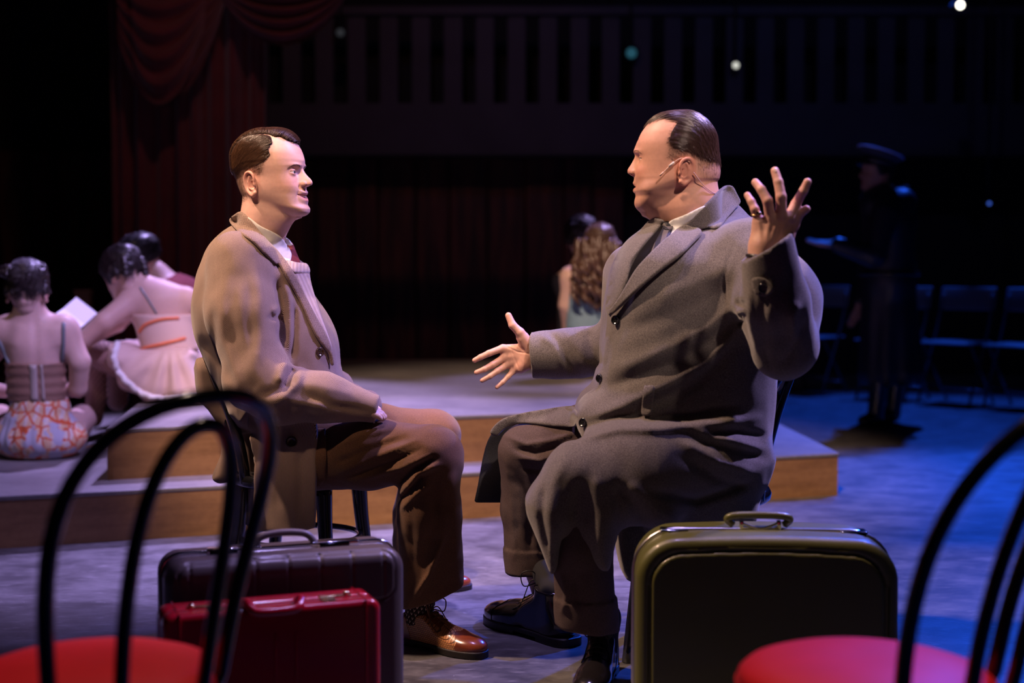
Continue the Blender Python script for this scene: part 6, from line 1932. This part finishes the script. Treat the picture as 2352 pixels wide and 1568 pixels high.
# ---- woman in a corset top and patterned shorts, seated with her back to us
wy = 6.0
P6 = lambda px, py, Y=wy: at(px, py, Y)
w1 = thing('person', 'woman in brown corset and orange-patterned bloomers, back turned, hair in two buns', 'person', (P6(90, 1050)[0], wy, ZL))
M1 = place_head(62, 668, 5.92, 100, 14)
f1, hV1, hQ1, hm1, hc1 = bg_head(M1, SK1)
tors = union(0.05, cap(P6(90, 960, 6.0), P6(84, 900, 5.98), 0.105, 0.095), cap(P6(84, 900, 5.98), P6(80, 800, 5.96), 0.105, 0.120), cap(P6(22, 760, 5.96), P6(140, 760, 5.96), 0.072, 0.072), cap(P6(76, 775, 5.96), P6(66, 705, 5.93), 0.080, 0.050), cap(P6(66, 715, 5.94), P6(62, 680, 5.90), 0.050, 0.046))
def flat1(f, c, k):
    def g(P):
        Q = P.copy(); Q[:, 1] = c + (Q[:, 1] - c) / k
        return f(Q) * min(1, k)
    return g
tors = flat1(tors, 5.98, 0.82)
arms1 = union(0.02, chain([P6(150, 762, 5.98), P6(183, 830, 5.97), P6(180, 892, 6.02), P6(120, 900, 6.28)], [0.056, 0.044, 0.036, 0.026]), chain([P6(8, 765, 5.98), P6(-32, 830, 5.97), P6(-36, 892, 6.02), P6(30, 900, 6.28)], [0.056, 0.044, 0.036, 0.026]))
legs1 = union(0.04, chain([P6(130, 1010, 6.05), P6(190, 960, 6.45), P6(170, 1020, 6.75)], [0.085, 0.06, 0.045]), chain([P6(45, 1010, 6.05), P6(0, 960, 6.45), P6(20, 1020, 6.75)], [0.085, 0.06, 0.045]))
back_dip = creases([([(80, 720), (82, 800), (88, 940)], 9, -0.006), ([(45, 740), (30, 800)], 16, 0.006), ([(118, 745), (132, 800)], 16, 0.006)])
body1 = lambda P: smin(smin(tors(P), arms1(P), 0.03), legs1(P), 0.04) - back_dip(P)
bV1, bQ1 = surf(body1, (-2.6, 5.75, 0.2), (-1.6, 6.9, 0.98), 0.012, newton=1)
X1, Y1, C1 = join([(hV1, hQ1, hc1), (bV1, bQ1, SK1)])
add_world('body', X1, [Y1], SKIN, w1, col=C1)
hr1 = bg_hair(f1, hm1, hQ1, M1, w1, DARKH, FULL(58, 18), lambda P: 7 + 3 * noise3(P, 0.02, 2, 2))
for s, nm in ((1, 'hair_bun'), (-1, 'hair_bun')):
    bc = np.array((-42, s * 66, 70))
    bf = union(12, *[ell(bc + RNG.normal(size=3) * 12, np.array((22, 20, 22)) * RNG.uniform(0.7, 1.1)) for _ in range(6)])
    bVb, bQb = surf(lambda P: bf(P) - 3 * noise3(P, 0.05, 4, 2), bc - 60, bc + 60, 5.0, newton=1)
    o = add_world(nm, xform(bVb * 0.001, M1), [bQb], DARKH, hr1)
cors = mat('brown_corset_satin', (0.26, 0.15, 0.105), 0.5, noise=0.15, nscale=20)
def shell_over(f, off, cut):
    return lambda P: np.maximum(f(P) - off, cut(P))
def band(lo_px, hi_px, Y):
    (x0, y0), (x1, y1) = lo_px, hi_px
    zt, zb_ = at(x1, y1, Y)[2], at(x0, y0, Y)[2]
    return lambda P: np.maximum(P[:, 2] - zt, zb_ - P[:, 2])
ct1 = band((80, 922), (80, 834), 5.9)
co, _, _ = solid('corset', lambda P: np.maximum(tors(P) - 0.008 - 0.002 * np.sin(P[:, 2] * 150), ct1(P)), (-2.4, 5.7, 0.4), (-1.7, 6.3, 0.75), 0.009, cors, w1)
S1 = Shape(bV1, bQ1)
cloth_patch('corset_panel', [S1], [(67, 836), (84, 837), (88, 920), (72, 921)], 0.012, 0.003, mat('grey_corset_strip', (0.40, 0.34, 0.30), 0.6), co, curve=False, step=8)
cloth_patch('corset_panel', [S1], [(92, 837), (98, 836), (104, 919), (96, 920)], 0.012, 0.003, mat('grey_corset_strip'), co, curve=False, step=8)
STRAP = mat('grey_green_strap', (0.16, 0.19, 0.20), 0.5)
for pl in ([(-10, 770), (8, 800), (22, 834)], [(146, 742), (145, 790), (142, 832)]):
    pts = []
    for p in smooth_path([np.array(q, float) for q in pl], 4):
        l, n = S1.ray(p[0], p[1])
        if l is not None: pts.append(l + n * 0.003)
    if len(pts) > 2: tube_obj('shoulder_strap', np.array(pts), 0.008, STRAP, co, 6)
def pattern(m, nt, N, L, b, tc):
    v = N.new('ShaderNodeTexVoronoi'); v.inputs['Scale'].default_value = 20; v.feature = 'DISTANCE_TO_EDGE'; L.new(tc.outputs['Object'], v.inputs['Vector'])
    w = N.new('ShaderNodeTexWave'); w.inputs['Scale'].default_value = 7; w.inputs['Distortion'].default_value = 9; w.inputs['Detail'].default_value = 2; L.new(tc.outputs['Object'], w.inputs['Vector'])
    n = N.new('ShaderNodeTexNoise'); n.inputs['Scale'].default_value = 15; L.new(tc.outputs['Object'], n.inputs['Vector'])
    c = mixc(N, L, mnode(N, L, 'GREATER_THAN', w.outputs['Fac'], 0.62), (0.60, 0.40, 0.24), (0.62, 0.54, 0.48))
    c = mixc(N, L, mnode(N, L, 'LESS_THAN', v.outputs['Distance'], 0.07), c, (0.55, 0.10, 0.03))
    c = mixc(N, L, mnode(N, L, 'GREATER_THAN', n.outputs['Fac'], 0.55), c, (0.42, 0.42, 0.50))
    L.new(c, b.inputs['Base Color'])
PATT = mat('orange_paisley_cotton', rough=0.8, build=pattern)
sk = ell(P6(92, 1005, 6.02), (0.195, 0.17, 0.105))
solid('bloomers', lambda P: np.maximum(smin(sk(P), cap(P6(90, 960, 6.0), P6(92, 940, 6.0), 0.135, 0.125)(P), 0.05) - 0.006 * np.sin(np.arctan2(P[:, 1] - 6.02, P[:, 0] - P6(92, 1000)[0]) * 26) * np.clip((P[:, 2] - 0.22) * 8, 0, 1) * np.clip((0.36 - P[:, 2]) * 12, 0.2, 1), ZL + 0.004 - P[:, 2]), (-2.4, 5.75, 0.17), (-1.6, 6.35, 0.45), 0.009, PATT, w1)

# ---- woman in a pale dress and fishnet tights, bent over a paper
w2y = 6.45
P7 = lambda px, py, Y=w2y: at(px, py, Y)
w2 = thing('person', 'woman in a pale pink sundress with orange ribbons and fishnet tights, bent forward', 'person', (P7(390, 915)[0], w2y, ZU))
M2 = place_head(288, 628, 6.45, 140, 38, 0)
f2, hV2, hQ2, hm2, hc2 = bg_head(M2, SK2)
tor2 = flat1(union(0.05, cap(P7(400, 840), P7(385, 770), 0.125, 0.105), cap(P7(385, 770), P7(360, 700), 0.105, 0.115), cap(P7(308, 690), P7(425, 690), 0.062, 0.065), cap(P7(365, 700), P7(318, 655), 0.09, 0.052), cap(P7(318, 658), P7(296, 638), 0.050, 0.046)), 6.45, 0.8)
arm2 = union(0.02, chain([P7(305, 690, 6.42), P7(240, 738, 6.35), P7(196, 778, 6.36), P7(270, 745, 6.50), P7(292, 728, 6.55)], [0.055, 0.044, 0.040, 0.034, 0.028]), chain([P7(424, 690, 6.5), P7(448, 745, 6.6), P7(400, 770, 6.75)], [0.058, 0.046, 0.036]))
leg2 = union(0.03, chain([P7(370, 860, 6.45), P7(215, 810, 6.55), P7(222, 905, 6.62), P7(215, 960, 6.66)], [0.085, 0.064, 0.046, 0.040]), chain([P7(400, 870, 6.6), P7(270, 820, 6.85), P7(270, 920, 6.9)], [0.085, 0.06, 0.045]))
bd2 = lambda P: smin(smin(tor2(P), arm2(P), 0.03), leg2(P), 0.03)
bV2, bQ2 = surf(bd2, (-2.15, 6.1, 0.22), (-1.1, 7.1, 1.05), 0.012, newton=1)
X2, Y2, C2 = join([(hV2, hQ2, hc2), (bV2, bQ2, SK2)])
add_world('body', X2, [Y2], SKIN, w2, col=C2)
hr2 = bg_hair(f2, hm2, hQ2, M2, w2, DARKH, FULL(56, 30), lambda P: 9 + 3 * noise3(P, 0.025, 2, 2))
for s in (-1, 1):
    p0 = np.array((-60, s * 30, 60))
    pts = smooth_path([p0, (-80, s * 45, 20), (-78, s * 50, -20), (-60, s * 52, -60)], 6)
    tube_obj('braid', xform(np.array([p + (0, 3 * math.sin(i * 1.6), 0) for i, p in enumerate(pts)]) * 0.001, M2), 0.016 + 0.004 * np.sin(np.arange(len(pts)) * 2.0), DARKH, hr2, 8)
def checks(m, nt, N, L, b, tc):
    sp = N.new('ShaderNodeSeparateXYZ'); L.new(tc.outputs['Object'], sp.inputs[0])
    f = mnode(N, L, 'GREATER_THAN', mnode(N, L, 'FRACT', mnode(N, L, 'MULTIPLY', sp.outputs[2], 70)), 0.5)
    L.new(mixc(N, L, mnode(N, L, 'MULTIPLY', f, 0.5), (0.66, 0.49, 0.42), (0.56, 0.38, 0.31)), b.inputs['Base Color'])
DRESS = mat('pale_pink_gingham', rough=0.75, sheen=0.2, build=checks)
ctB = band((390, 802), (390, 722), 6.4)
bo, bvo, bqo = solid('dress_bodice', lambda P: np.maximum(tor2(P) - 0.010, ctB(P)), (-1.9, 6.15, 0.5), (-1.2, 6.8, 0.9), 0.009, DRESS, w2)
skp = np.array([P7(*p)[[0, 2]] for p in ((335, 800), (440, 795), (462, 850), (474, 918), (400, 922), (335, 912), (285, 870), (262, 822), (266, 786), (300, 786))])
skf = slab(smooth_path(skp, 3, closed=True), 6.47, 0.20, 0.09)
def skirt2(P):
    px = to_px(P)
    a = np.arctan2(px[:, 0] - 390, px[:, 1] - 770)
    d = skf(P)
    return np.maximum(d - 0.012 * np.sin(a * 15 + 0.6 * np.sin(a * 5)) * np.clip((px[:, 1] - 800) / 60, 0, 1) * np.clip((0.06 - np.abs(d)) / 0.04, 0, 1), ZU + 0.003 - P[:, 2])
so, svo, sqo = solid('dress_skirt', skirt2, (-2.0, 6.15, 0.37), (-1.2, 6.85, 0.70), 0.009, DRESS, w2)
SK_ = Shape(svo, sqo); SB_ = Shape(bvo, bqo)
LACE = mat('white_lace', (0.80, 0.78, 0.78), 0.9, bump=1.0, bscale=120)
def ribbon(name, shp, pl, r, m, parent, off=0.006, wob=0.0):
    pts = []
    for i, p in enumerate(smooth_path([np.array(q, float) for q in pl], 8)):
        best = None
        for s_ in shp:
            l, n = s_.ray(p[0], p[1])
            if l is not None and (best is None or l[1] < best[0][1]): best = (l, n)
        if best is not None: pts.append(best[0] + best[1] * (off + wob * math.sin(i * 1.9)))
    if len(pts) > 2: return tube_obj(name, np.array(pts), r, m, parent, 8)
ribbon('lace_trim', [SK_], [(270, 790), (264, 825), (284, 866), (330, 903), (380, 914), (430, 912), (466, 908)], 0.014, LACE, so, 0.004, 0.006)
ORB = mat('orange_ribbon', (0.85, 0.22, 0.08), 0.5)
ribbon('ribbon', [SB_, SK_], [(322, 762), (335, 745), (370, 733), (410, 730)], 0.006, ORB, bo)
ribbon('ribbon', [SB_, SK_], [(326, 800), (350, 794), (390, 785), (425, 776)], 0.006, ORB, bo)
SB2 = Shape(bV2, bQ2)
ribbon('shoulder_strap', [SB2], [(322, 660), (342, 690), (360, 720)], 0.004, mat('grey_green_strap'), bo, 0.002)
def net(m, nt, N, L, b, tc):
    sp = N.new('ShaderNodeSeparateXYZ'); L.new(tc.outputs['Object'], sp.inputs[0])
    a_ = mnode(N, L, 'FRACT', mnode(N, L, 'MULTIPLY', mnode(N, L, 'ADD', sp.outputs[0], mnode(N, L, 'MULTIPLY', sp.outputs[2], 0.8)), 48))
    c_ = mnode(N, L, 'FRACT', mnode(N, L, 'MULTIPLY', mnode(N, L, 'SUBTRACT', sp.outputs[0], mnode(N, L, 'MULTIPLY', sp.outputs[2], 0.8)), 48))
    f = mnode(N, L, 'MAXIMUM', mnode(N, L, 'LESS_THAN', a_, 0.18), mnode(N, L, 'LESS_THAN', c_, 0.18))
    L.new(mixc(N, L, f, (0.46, 0.27, 0.20), (0.05, 0.02, 0.02)), b.inputs['Base Color'])
solid('fishnet_tights', lambda P: leg2(P) - 0.003, (-2.2, 6.2, 0.22), (-1.2, 7.1, 0.72), 0.011, mat('fishnet_over_skin', rough=0.6, build=net), w2)

# ---- man in a dark red t-shirt behind her
w3 = thing('person', 'dark-haired man in a dark red t-shirt leaning behind the woman in the pale dress', 'person', (at(400, 800, 7.0)[0], 7.0, ZU))
M3 = place_head(330, 600, 7.0, 205, 22)
f3, hV3, hQ3, hm3, hc3 = bg_head(M3, SK2)
P8 = lambda px, py, Y=7.0: at(px, py, Y)
tor3 = union(0.06, cap(P8(440, 860, 7.1), P8(425, 720), 0.15, 0.15), cap(P8(395, 680, 6.9), P8(440, 690, 7.2), 0.085, 0.085), cap(P8(405, 680), P8(362, 635), 0.075, 0.056), cap(P8(362, 638), P8(340, 612), 0.055, 0.052))
arm3 = chain([P8(395, 690, 6.86), P8(360, 790, 6.80), P8(300, 800, 6.72)], [0.06, 0.046, 0.036])
leg3 = chain([P8(440, 860, 7.1), P8(300, 830, 7.2), P8(300, 862, 7.2)], [0.10, 0.07, 0.05])
bV3, bQ3 = surf(lambda P: smin(smin(tor3(P), arm3(P), 0.03), leg3(P), 0.04), (-2.2, 6.5, 0.36), (-1.2, 7.5, 1.06), 0.014, newton=1)
X3, Y3, C3 = join([(hV3, hQ3, hc3), (bV3, bQ3, SK2)])
add_world('body', X3, [Y3], SKIN, w3, col=C3)
bg_hair(f3, hm3, hQ3, M3, w3, mat('black_short_hair', (0.010, 0.008, 0.010), 0.4), FULL(60, 12), lambda P: 6 + 8 * np.clip((P[:, 2] - 50) / 60, 0, 1), flow=lambda P: np.stack((np.full(len(P), -0.5), P[:, 1] * 0.01, np.full(len(P), 0.2)), 1), nseg=3)
neckcut = lambda P: (P - P8(380, 655)) @ np.array((-0.70, 0.0, 0.72)) - 0.0
solid('t_shirt', lambda P: smax(smin(tor3(P), cap(P8(395, 690, 6.86), P8(372, 750, 6.82), 0.066, 0.066)(P), 0.03) - 0.010 - 0.004 * noise3(P, 6, 8, 2), neckcut(P), 0.006), (-2.1, 6.5, 0.40), (-1.2, 7.5, 1.05), 0.012, mat('dark_red_jersey', (0.20, 0.020, 0.026), 0.85), w3)
solid('jeans', lambda P: leg3(P) - 0.012, (-2.2, 6.8, 0.37), (-1.2, 7.5, 0.75), 0.014, mat('dark_denim', (0.02, 0.025, 0.045), 0.85), w3)

# ---- paper in their hands, pencil and blue-lit box
pp = thing('paper', 'white folded paper held out by the woman in the pale dress', 'paper', tuple(at(170, 727, 6.42)))
M = Matrix.Translation(Vector(at(170, 727, 6.42))) @ Matrix.Rotation(math.radians(38), 4, 'Y') @ Matrix.Rotation(math.radians(28), 4, 'X')
bm = bmesh.new(); box(bm, (-0.060, -0.09, -0.002), (0.060, 0.0, 0.002), M); bm_obj('page', bm, mat('white_paper', (0.8, 0.8, 0.8), 0.8), pp, world=True)
bm = bmesh.new(); box(bm, (-0.060, 0.0, -0.002), (0.060, 0.09, 0.002), M @ Matrix.Rotation(math.radians(16), 4, 'X')); bm_obj('page', bm, mat('white_paper'), pp, world=True)
pe = on_floor(200, 1028, ZL + 0.006)
pen = thing('pencil', 'pale wooden pencil lying on the low platform right of the woman in bloomers', 'pencil', tuple(pe))
tube_obj('pencil_shaft', np.array([pe, pe + (0.075, 0.02, 0)]), 0.005, mat('pencil_wood', (0.55, 0.33, 0.18), 0.5), pen, 6)
tube_obj('pencil_tip', np.array([pe + (0.075, 0.02, 0), pe + (0.092, 0.0245, 0)]), np.array([0.005, 0.001]), mat('pencil_wood_tip', (0.75, 0.55, 0.36), 0.5), pen, 6)
bb = on_floor(252, 922, ZL)
bb[1] += 0.10
cr = thing('crate', 'crate coloured as if lit blue, standing between the two seated women', 'crate', (bb[0], bb[1], ZL))
BLUE_LIT = mat('blue_lit_box', (0.02, 0.10, 0.55), 0.4)  # blue light falling on the box is put into its base colour
bm = bmesh.new(); box(bm, (-0.09, -0.08, 0.0), (0.09, 0.08, 0.10)); bm_obj('crate_body', bm, BLUE_LIT, cr, True, 0.008)
bm = bmesh.new(); box(bm, (-0.096, -0.086, 0.100), (0.096, 0.086, 0.116)); bm_obj('crate_lid', bm, BLUE_LIT, cr, True, 0.005)

po = thing('wooden_post', 'short brown wooden post standing in the dark behind the seated women', 'post', (at(192, 690, 8.6)[0], 8.6, ZL))
bm = bmesh.new(); box(bm, (-0.043, -0.04, 0.0), (0.043, 0.04, 0.64)); bm_obj('post_shaft', bm, RISER, po, bevel=0.004)
bm = bmesh.new(); box(bm, (-0.05, -0.047, 0.64), (0.05, 0.047, 0.67)); bm_obj('post_cap', bm, RISER, po, bevel=0.006)

# ---- woman with long curled hair on the upper deck, and the dark-haired one behind her
w4y = 7.8
P9 = lambda px, py, Y=w4y: at(px, py, Y)
w4 = thing('person', 'woman with long curled brown hair and blue bodice, seated back turned on the deck', 'person', (P9(1355, 860)[0], w4y, ZU))
M4 = place_head(1378, 568, 7.72, 78, 8, k=0.97)
f4, hV4, hQ4, hm4, hc4 = bg_head(M4, SK1)
tor4 = flat1(union(0.05, cap(P9(1350, 810), P9(1352, 745), 0.115, 0.095), cap(P9(1352, 745), P9(1356, 665), 0.105, 0.115), cap(P9(1312, 636), P9(1404, 640), 0.062, 0.062), cap(P9(1360, 650), P9(1372, 605), 0.07, 0.047), cap(P9(1372, 610), P9(1378, 580, 7.74), 0.047, 0.045)), 7.8, 0.8)
arm4 = union(0.02, chain([P9(1311, 640), P9(1300, 700, 7.82), P9(1306, 748, 7.9), P9(1335, 770, 8.1)], [0.050, 0.041, 0.036, 0.028]), chain([P9(1406, 642), P9(1428, 700, 7.82), P9(1424, 750, 7.9), P9(1390, 770, 8.1)], [0.050, 0.041, 0.036, 0.028]))
leg4 = union(0.03, chain([P9(1370, 815), P9(1405, 790, 8.25), P9(1400, 822, 8.5)], [0.09, 0.065, 0.05]), chain([P9(1335, 815), P9(1310, 790, 8.25), P9(1320, 822, 8.5)], [0.09, 0.065, 0.05]))
bV4, bQ4 = surf(lambda P: smin(smin(tor4(P), arm4(P), 0.03), leg4(P), 0.03), (0.15, 7.5, 0.37), (0.75, 8.65, 1.05), 0.013, newton=1)
X4, Y4, C4 = join([(hV4, hQ4, hc4), (bV4, bQ4, SK1)])
add_world('body', X4, [Y4], SKIN, w4, col=C4)
CURL = mat('curled_brown_hair', (0.10, 0.055, 0.038), 0.34, spec=0.6)
hr4 = bg_hair(f4, hm4, hQ4, M4, w4, CURL, FULL(60, 25), lambda P: 9 + 3 * noise3(P, 0.02, 2, 2))
paths, rads = [], []
for i in range(46):
    u = (i % 12) / 11.0
    px0 = 1326 + 94 * u + RNG.normal() * 3
    py0 = 545 + 30 * abs(u - 0.5) + RNG.normal() * 6
    layer = i // 12
    ln = RNG.uniform(125, 168) * (1 - 0.25 * abs(u - 0.5))
    n = 26
    fr, ph0, am = RNG.uniform(2.2, 3.4), RNG.random() * 6.28, RNG.uniform(0.013, 0.022)
    pts = []
    for k in range(n):
        t = k / (n - 1)
        w = at(px0 + (px0 - 1370) * 0.12 * math.sin(t * 2.5), py0 + ln * t, 7.70 - 0.02 * layer - 0.03 * math.sin(math.pi * t))
        a = ph0 + fr * 2 * math.pi * t
        c_ = am * np.clip(t * 2.2 - 0.25, 0, 1)
        pts.append(w + np.array((math.cos(a), math.sin(a), 0.0)) * c_)
    paths.append(np.array(pts)); rads.append(np.interp(np.linspace(0, 1, n), (0, 0.3, 0.8, 1), (0.016, 0.015, 0.015, 0.006)))
tubes_obj('long_curls', paths, rads, CURL, hr4, 7)
ctD = band((1350, 757), (1350, 672), 7.7)
solid('bodice', lambda P: np.maximum(tor4(P) - 0.009, ctD(P)), (0.2, 7.5, 0.55), (0.7, 8.1, 0.95), 0.010, mat('blue_grey_denim', (0.20, 0.33, 0.42), 0.7, noise=0.1, nscale=30), w4)
solid('cream_skirt', lambda P: np.maximum(np.maximum(smin(tor4(P), leg4(P), 0.05) - 0.012, P[:, 2] - at(1350, 778, 7.7)[2]), ZU + 0.003 - P[:, 2]), (0.1, 7.4, 0.36), (0.8, 8.7, 0.75), 0.012, mat('cream_cotton', (0.62, 0.54, 0.46), 0.8), w4)
w5 = thing('person', 'dark-haired person sitting behind the curly-haired woman, only the crown of the head showing', 'person', (at(1338, 860, 8.4)[0], 8.4, ZU))
M5 = place_head(1336, 548, 8.4, 95, 4)
f5, hV5, hQ5, hm5, hc5 = bg_head(M5, SK2, 5.0)
tor5 = flat1(union(0.06, cap(at(1336, 794, 8.4), at(1336, 680, 8.4), 0.13, 0.13), cap(at(1296, 645, 8.4), at(1376, 645, 8.4), 0.06, 0.06), cap(at(1336, 660, 8.4), at(1336, 600, 8.4), 0.08, 0.05), cap(at(1336, 605, 8.4), at(1336, 565, 8.4), 0.05, 0.046)), 8.4, 0.8)
bV5, bQ5 = surf(tor5, (0.1, 8.1, 0.38), (0.8, 8.7, 1.0), 0.018, newton=1)
X5, Y5, C5 = join([(hV5, hQ5, hc5), (bV5, bQ5, SK2)])
add_world('body', X5, [Y5], SKIN, w5, col=C5)
bg_hair(f5, hm5, hQ5, M5, w5, DARKH, FULL(60, 30), lambda P: 14 + 5 * noise3(P, 0.02, 2, 2))
solid('dark_top', lambda P: np.maximum(tor5(P) - 0.012, P[:, 2] - at(1336, 630, 8.4)[2]), (0.1, 8.05, 0.386), (0.8, 8.75, 1.0), 0.016, mat('black_jersey', (0.012, 0.010, 0.018), 0.8), w5)

# ---- officer in a dark greatcoat and peaked cap
oy = 8.95
PO = lambda px, py, Y=oy: at(px, py, Y)
of = thing('person', 'officer in a dark greatcoat and peaked cap, standing with one palm held out', 'person', (PO(2035, 975)[0], oy, 0))
M6 = place_head(2020, 398, oy, 186, 4)
f6, hV6, hQ6, hm6, hc6 = bg_head(M6, (0.45, 0.25, 0.18))
torO = flat1(union(0.06, cap(PO(2042, 640), PO(2042, 520), 0.15, 0.165), cap(PO(2012, 468), PO(2068, 468), 0.10, 0.10), cap(PO(2040, 480), PO(2030, 440), 0.10, 0.06)), oy, 1.25)
coO = union(0.06, cap(PO(2042, 640), PO(2048, 850), 0.155, 0.20))
armO1 = chain([PO(2028, 490, oy - 0.22), PO(2010, 590, oy - 0.28), PO(1925, 562, oy - 0.30)], [0.082, 0.066, 0.048], 0.02)
armO2 = chain([PO(2040, 490, oy + 0.22), PO(2000, 600, oy + 0.26), PO(1978, 690, oy + 0.15)], [0.082, 0.066, 0.048], 0.02)
NAVY = mat('dark_navy_leather_coat', (0.018, 0.020, 0.032), 0.42, spec=0.6, bump=0.3, bscale=30)
def greatcoat(P):
    d = smin(torO(P), coO(P), 0.06)
    d = smax(d, PO(2045, 880)[2] - P[:, 2], 0.01)
    d = smin(d, np.minimum(armO1(P), armO2(P)), 0.03)
    a = np.arctan2(P[:, 1] - oy, P[:, 0] - PO(2045, 700)[0])
    return d - 0.010 * np.sin(a * 9) * np.clip((0.85 - P[:, 2]) * 2, 0, 1) - 0.006 * noise3(P * np.array((1, 1, 0.5)), 4, 51, 2)
solid('greatcoat', greatcoat, (1.9, 8.4, 0.15), (2.9, 9.5, 1.5), 0.016, NAVY, of)
legsO = union(0.02, chain([PO(2020, 860, oy - 0.08), PO(2010, 960, oy - 0.08), PO(1985, 968, oy - 0.1)], [0.06, 0.05, 0.042]), chain([PO(2060, 860, oy + 0.10), PO(2050, 950, oy + 0.1), PO(2025, 958, oy + 0.08)], [0.06, 0.05, 0.042]))
solid('boots', lambda P: np.maximum(legsO(P), 0.002 - P[:, 2]), (1.8, 8.6, -0.02), (2.9, 9.3, 0.45), 0.014, mat('polished_black_boots', (0.008, 0.008, 0.01), 0.2, coat=0.6), of)
def small_hand(wrist, dirv, up, k=1.0):
    w, d, u = np.asarray(wrist, float), np.asarray(dirv, float), np.asarray(up, float)
    d /= np.linalg.norm(d); s = np.cross(d, u); s /= np.linalg.norm(s); u = np.cross(s, d)
    fs = []
    for j, (o, l) in enumerate(((-0.030, 0.075), (-0.010, 0.085), (0.010, 0.080), (0.030, 0.064))):
        a = w + d * 0.085 * k + s * o * k
        fs.append([a, a + d * l * 0.5 * k + u * 0.006, a + d * l * k + u * 0.016])
    th = [w + d * 0.03 * k - s * 0.035 * k, w + d * 0.07 * k - s * 0.062 * k + u * 0.01, w + d * 0.10 * k - s * 0.070 * k + u * 0.02]
    J = dict(index=fs[0], middle=fs[1], ring=fs[2], pinky=fs[3], thumb=th)
    pal = [(w + d * 0.02, w + d * 0.085 * k + s * o * k, 0.018, 0.012) for o in (-0.03, -0.01, 0.01, 0.03)]
    f = hand_fn(J, (w - d * 0.06, w, 0.027, 0.026), pal)
    return surf(f, w - 0.17, w + 0.22, 0.006, newton=1)
oh1V, oh1Q = small_hand(PO(1915, 560, oy - 0.30), (-1, 0.0, 0.05), (0, -0.35, 1))
oh2V, oh2Q = small_hand(PO(1974, 700, oy + 0.14), (-0.35, -0.1, -0.9), (-0.8, -0.5, 0.2), 0.9)
inn = union(0.04, cap(PO(2042, 640), PO(2040, 470), 0.10, 0.08), cap(PO(2040, 470), PO(2024, 405), 0.085, 0.07), cap(PO(2042, 640), PO(2020, 940, oy - 0.06), 0.08, 0.03), cap(PO(2042, 640), PO(2052, 930, oy + 0.09), 0.08, 0.03), armO1, armO2)
iV, iQ = surf(lambda P: inn(P) + 0.02, (1.9, 8.5, 0.05), (2.9, 9.4, 1.5), 0.022, newton=1)
OV, OQ, OC = join([(hV6, hQ6, hc6), (iV, iQ, (0.4, 0.24, 0.18)), (oh1V, oh1Q, (0.62, 0.42, 0.36)), (oh2V, oh2Q, (0.55, 0.32, 0.26))])
add_world('body', OV, [OQ], SKIN, of, col=OC)
bg_hair(f6, hm6, hQ6, M6, of, DARKH, FULL(40, 20), 5.0, n=900)
# cap: band, flared crown with piping and peak, in head millimetres
capM = M6 @ Matrix.Scale(0.001, 4) @ Matrix.Translation((2, 0, 62)) @ Matrix.Rotation(math.radians(-16), 4, 'Y')
def ring_lathe(prof, ax=1.18):
    V, F = lathe(prof, 40); V = V.copy(); V[:, 0] *= ax; return V, F
V, F = ring_lathe([(84, -12), (88, -12), (88, 26), (84, 26)])
cp_ = add_world('cap_band', xform(V, capM), F, NAVY, of)
V, F = ring_lathe([(86, 24), (100, 40), (122, 62), (124, 68), (118, 74), (60, 84), (10, 86)])
V[:, 2] += V[:, 0] * 0.10
add_world('cap_crown', xform(V, capM), F, mat('navy_cap_cloth', (0.03, 0.035, 0.07), 0.6), cp_)
th = np.linspace(0, 2 * math.pi, 49)[:-1]
pp_ = np.stack((124 * 1.18 * np.cos(th), 124 * np.sin(th), 69 + 124 * 1.18 * np.cos(th) * 0.10), 1)
tube_obj('cap_piping', xform(pp_, capM), 0.0042, mat('pale_blue_piping', (0.55, 0.62, 0.85), 0.5), cp_, 8, closed=True)
bm = bmesh.new()
ri, ro = [], []
for k in range(17):
    a = math.radians(-62 + 124 * k / 16)
    ri.append((88 * 1.18 * math.cos(a), 88 * math.sin(a), -10)); ro.append(((88 * 1.18 + 48 * math.cos(a * 1.3)) * math.cos(a), (88 + 10) * math.sin(a), -24 - 6 * math.cos(a)))
vs = [[bm.verts.new(Vector(p) + Vector((0, 0, dz))) for p in r] for r in (ri, ro) for dz in (0, -4)]
for k in range(16):
    for A, B in ((vs[0], vs[2]), (vs[3], vs[1]), (vs[2], vs[3]), (vs[1], vs[0])): bm.faces.new((A[k], B[k], B[k + 1], A[k + 1]))
bm.transform(capM)
bm_obj('cap_peak', bm, mat('polished_black_boots'), cp_, True, world=True)
tube_obj('belt', np.array([(PO(2042, 628)[0] + 0.185 * math.cos(t), oy + 0.21 * math.sin(t), PO(2042, 628)[2]) for t in th]), 0.014, mat('polished_black_boots'), of, 8, closed=True)
for sgn in (-1, 1):
    bm = bmesh.new(); box(bm, (-0.05, sgn * 0.15 - 0.03, -0.006), (0.05, sgn * 0.15 + 0.03, 0.006), Matrix.Translation(Vector(PO(2052, 432))))
    bm_obj('epaulette', bm, NAVY, of, True, 0.003, world=True)
